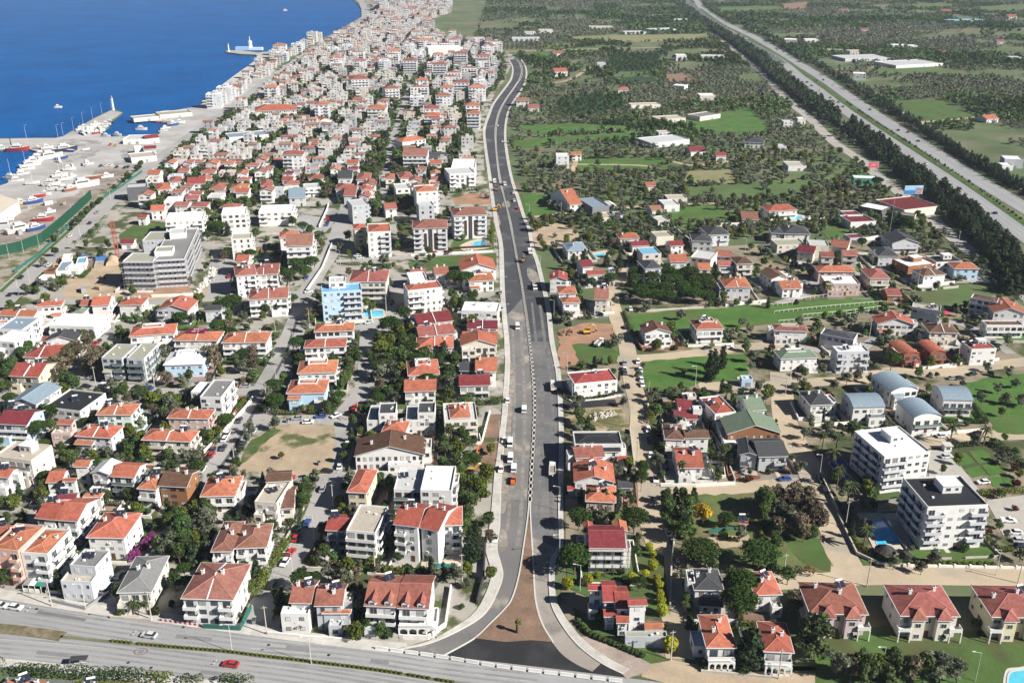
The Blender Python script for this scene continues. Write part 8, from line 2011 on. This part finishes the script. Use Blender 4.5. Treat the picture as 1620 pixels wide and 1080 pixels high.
def heap(px, n, m, lab):
    w = [P(*q) for q in px]; c0 = w[0]; b = MB()
    for i in range(n):
        t = RC.random()*(len(w)-1); j = int(t); p = w[j].lerp(w[j+1], t-j)-c0; s = RC.uniform(.3, .95); x, y = p.x+RC.gauss(0, 1.0), p.y+RC.gauss(0, 1.0); z = max(0, RC.gauss(.2, .4)); a = RC.uniform(0, 3); cc, ss = math.cos(a)*s, math.sin(a)*s; k = len(b.v)
        b.v += [(x+cc-ss, y+ss+cc, z), (x-cc-ss, y-ss+cc, z), (x-cc+ss, y-ss-cc, z), (x+cc+ss, y+ss-cc, z), (x+RC.uniform(-.3, .3), y+RC.uniform(-.3, .3), z+s*1.1)]
        for f in ((0,1,4),(1,2,4),(2,3,4),(3,0,4)): b.f.append(tuple(k+j for j in f)); b.m.append(0)
    o = b.build('rubble', m, None, (c0.x, c0.y, .06)); tag(o, lab, 'rubble', kind='stuff')
heap([(312,462),(322,452),(333,440),(338,425)], 150, mat('rubble_pale', (.50,.48,.44), .95, .2, .8), 'long heap of pale rubble beside the scaffolded block')
heap([(936,662),(950,658),(968,655)], 70, mat('rubble_grey', (.36,.33,.28), .95, .2, .8), 'grey rubble on the waste plot beside the new side street')
heap([(888,531),(900,525),(905,530)], 60, mat('rubble_earth', (.20,.12,.08), .95, .2, .8), 'dug earth heap in the red earth plot')
heap([(1330,300),(1345,292),(1330,308),(1355,300)], 160, mat('scrap', (.24,.21,.19), .9, .35, 1), 'heap of scrap in the junk yard near the green walled depot')

# maroon sheet with pale marks lying on one red roof
for o in list(bpy.data.objects):
    if o.get('label', '') == 'house with a maroon sheet covering part of its roof':
        rf = next(c for c in o.children if c.name.split('.')[0] == 'roof'); w_, d_, h_ = rf.dimensions; z_ = rf.location.z; sl = .34
        sh = MB(); X0, X1, Y0, Y1 = -.26*w_, .14*w_, -.10*d_, .36*d_; zz = z_+h_+.12
        sh.box(X0, X1, Y0, Y1, zz-.5, zz)
        q = sh.build('roof_sheet', mat('maroon_sheet', (.14,.012,.045), .7, .1, 1), o)
        mk = MB(); L_ = X1-X0; D_ = Y1-Y0
        for a, b, c, d in ((.30,.60,.60,.70),(.30,.60,.82,.92),(.30,.36,.70,.82),(.54,.60,.70,.82),(.66,.71,.58,.92),(.76,.90,.84,.92),(.76,.80,.62,.84),(.28,.34,.10,.34),(.36,.42,.10,.42),(.44,.50,.10,.34),(.60,.66,.08,.44)):
            mk.box(X0+a*L_, X0+b*L_, Y0+c*D_, Y0+d*D_, zz+.004, zz+.03)
        mk.build('sheet_mark', mat('pale_mark', (.55,.36,.36), .8, .15, 2), o)
finish_pending()
# ================= LIGHT, SKY, CAMERA =================
SUN_EL, SUN_AZ = 34.0, None
sd = Vector((.90, -.436, 0)).normalized(); el = rad(SUN_EL)
sv = Vector((sd.x*math.cos(el), sd.y*math.cos(el), math.sin(el)))
L = bpy.data.lights.new('sun', 'SUN'); L.energy = 4.8; L.angle = rad(.5); L.color = (1, .95, .87)
lo_ = bpy.data.objects.new('sun', L); COL.objects.link(lo_); lo_.rotation_euler = (-sv).to_track_quat('-Z', 'Y').to_euler()
wd = bpy.data.worlds.new('World'); S.world = wd; wd.use_nodes = True
n, l = wd.node_tree.nodes, wd.node_tree.links
sk = n.new('ShaderNodeTexSky'); sk.sky_type = 'NISHITA'; sk.sun_disc = False; sk.sun_elevation = el
sk.sun_rotation = math.atan2(sd.x, sd.y); sk.air_density = .45; sk.dust_density = .1; sk.ozone_density = 2.5; sk.altitude = 3000
bg = n['Background']; l.new(sk.outputs[0], bg.inputs['Color']); bg.inputs['Strength'].default_value = .05
cam = bpy.data.cameras.new('camera'); co = bpy.data.objects.new('camera', cam); COL.objects.link(co)
co.location = (0, 0, CH); co.rotation_euler = (math.pi/2-TH, 0, 0)
cam.sensor_width = 36; cam.lens = 36*F/1620; cam.clip_start = 1; cam.clip_end = 30000
S.camera = co
S.view_settings.view_transform = 'Standard'; S.view_settings.look = 'None'; S.view_settings.exposure = .95; S.view_settings.gamma = 1
S.cycles.max_bounces = 5; S.cycles.diffuse_bounces = 1; S.cycles.glossy_bounces = 2; S.cycles.volume_bounces = 0
HAZE = 0.00005
if HAZE:
    x = 3600
    hb = MB().box(-x, x, -500, 4200, -4, 205)
    hm = bpy.data.materials.new('haze'); hm.use_nodes = True; hn = hm.node_tree.nodes; hn.remove(hn['Principled BSDF'])
    pv = hn.new('ShaderNodeVolumePrincipled'); pv.inputs['Density'].default_value = HAZE; pv.inputs['Color'].default_value = (.72,.84,1,1)
    hm.node_tree.links.new(pv.outputs[0], hn['Material Output'].inputs['Volume'])
    o = hb.build('haze', hm); o['kind'] = 'stuff'
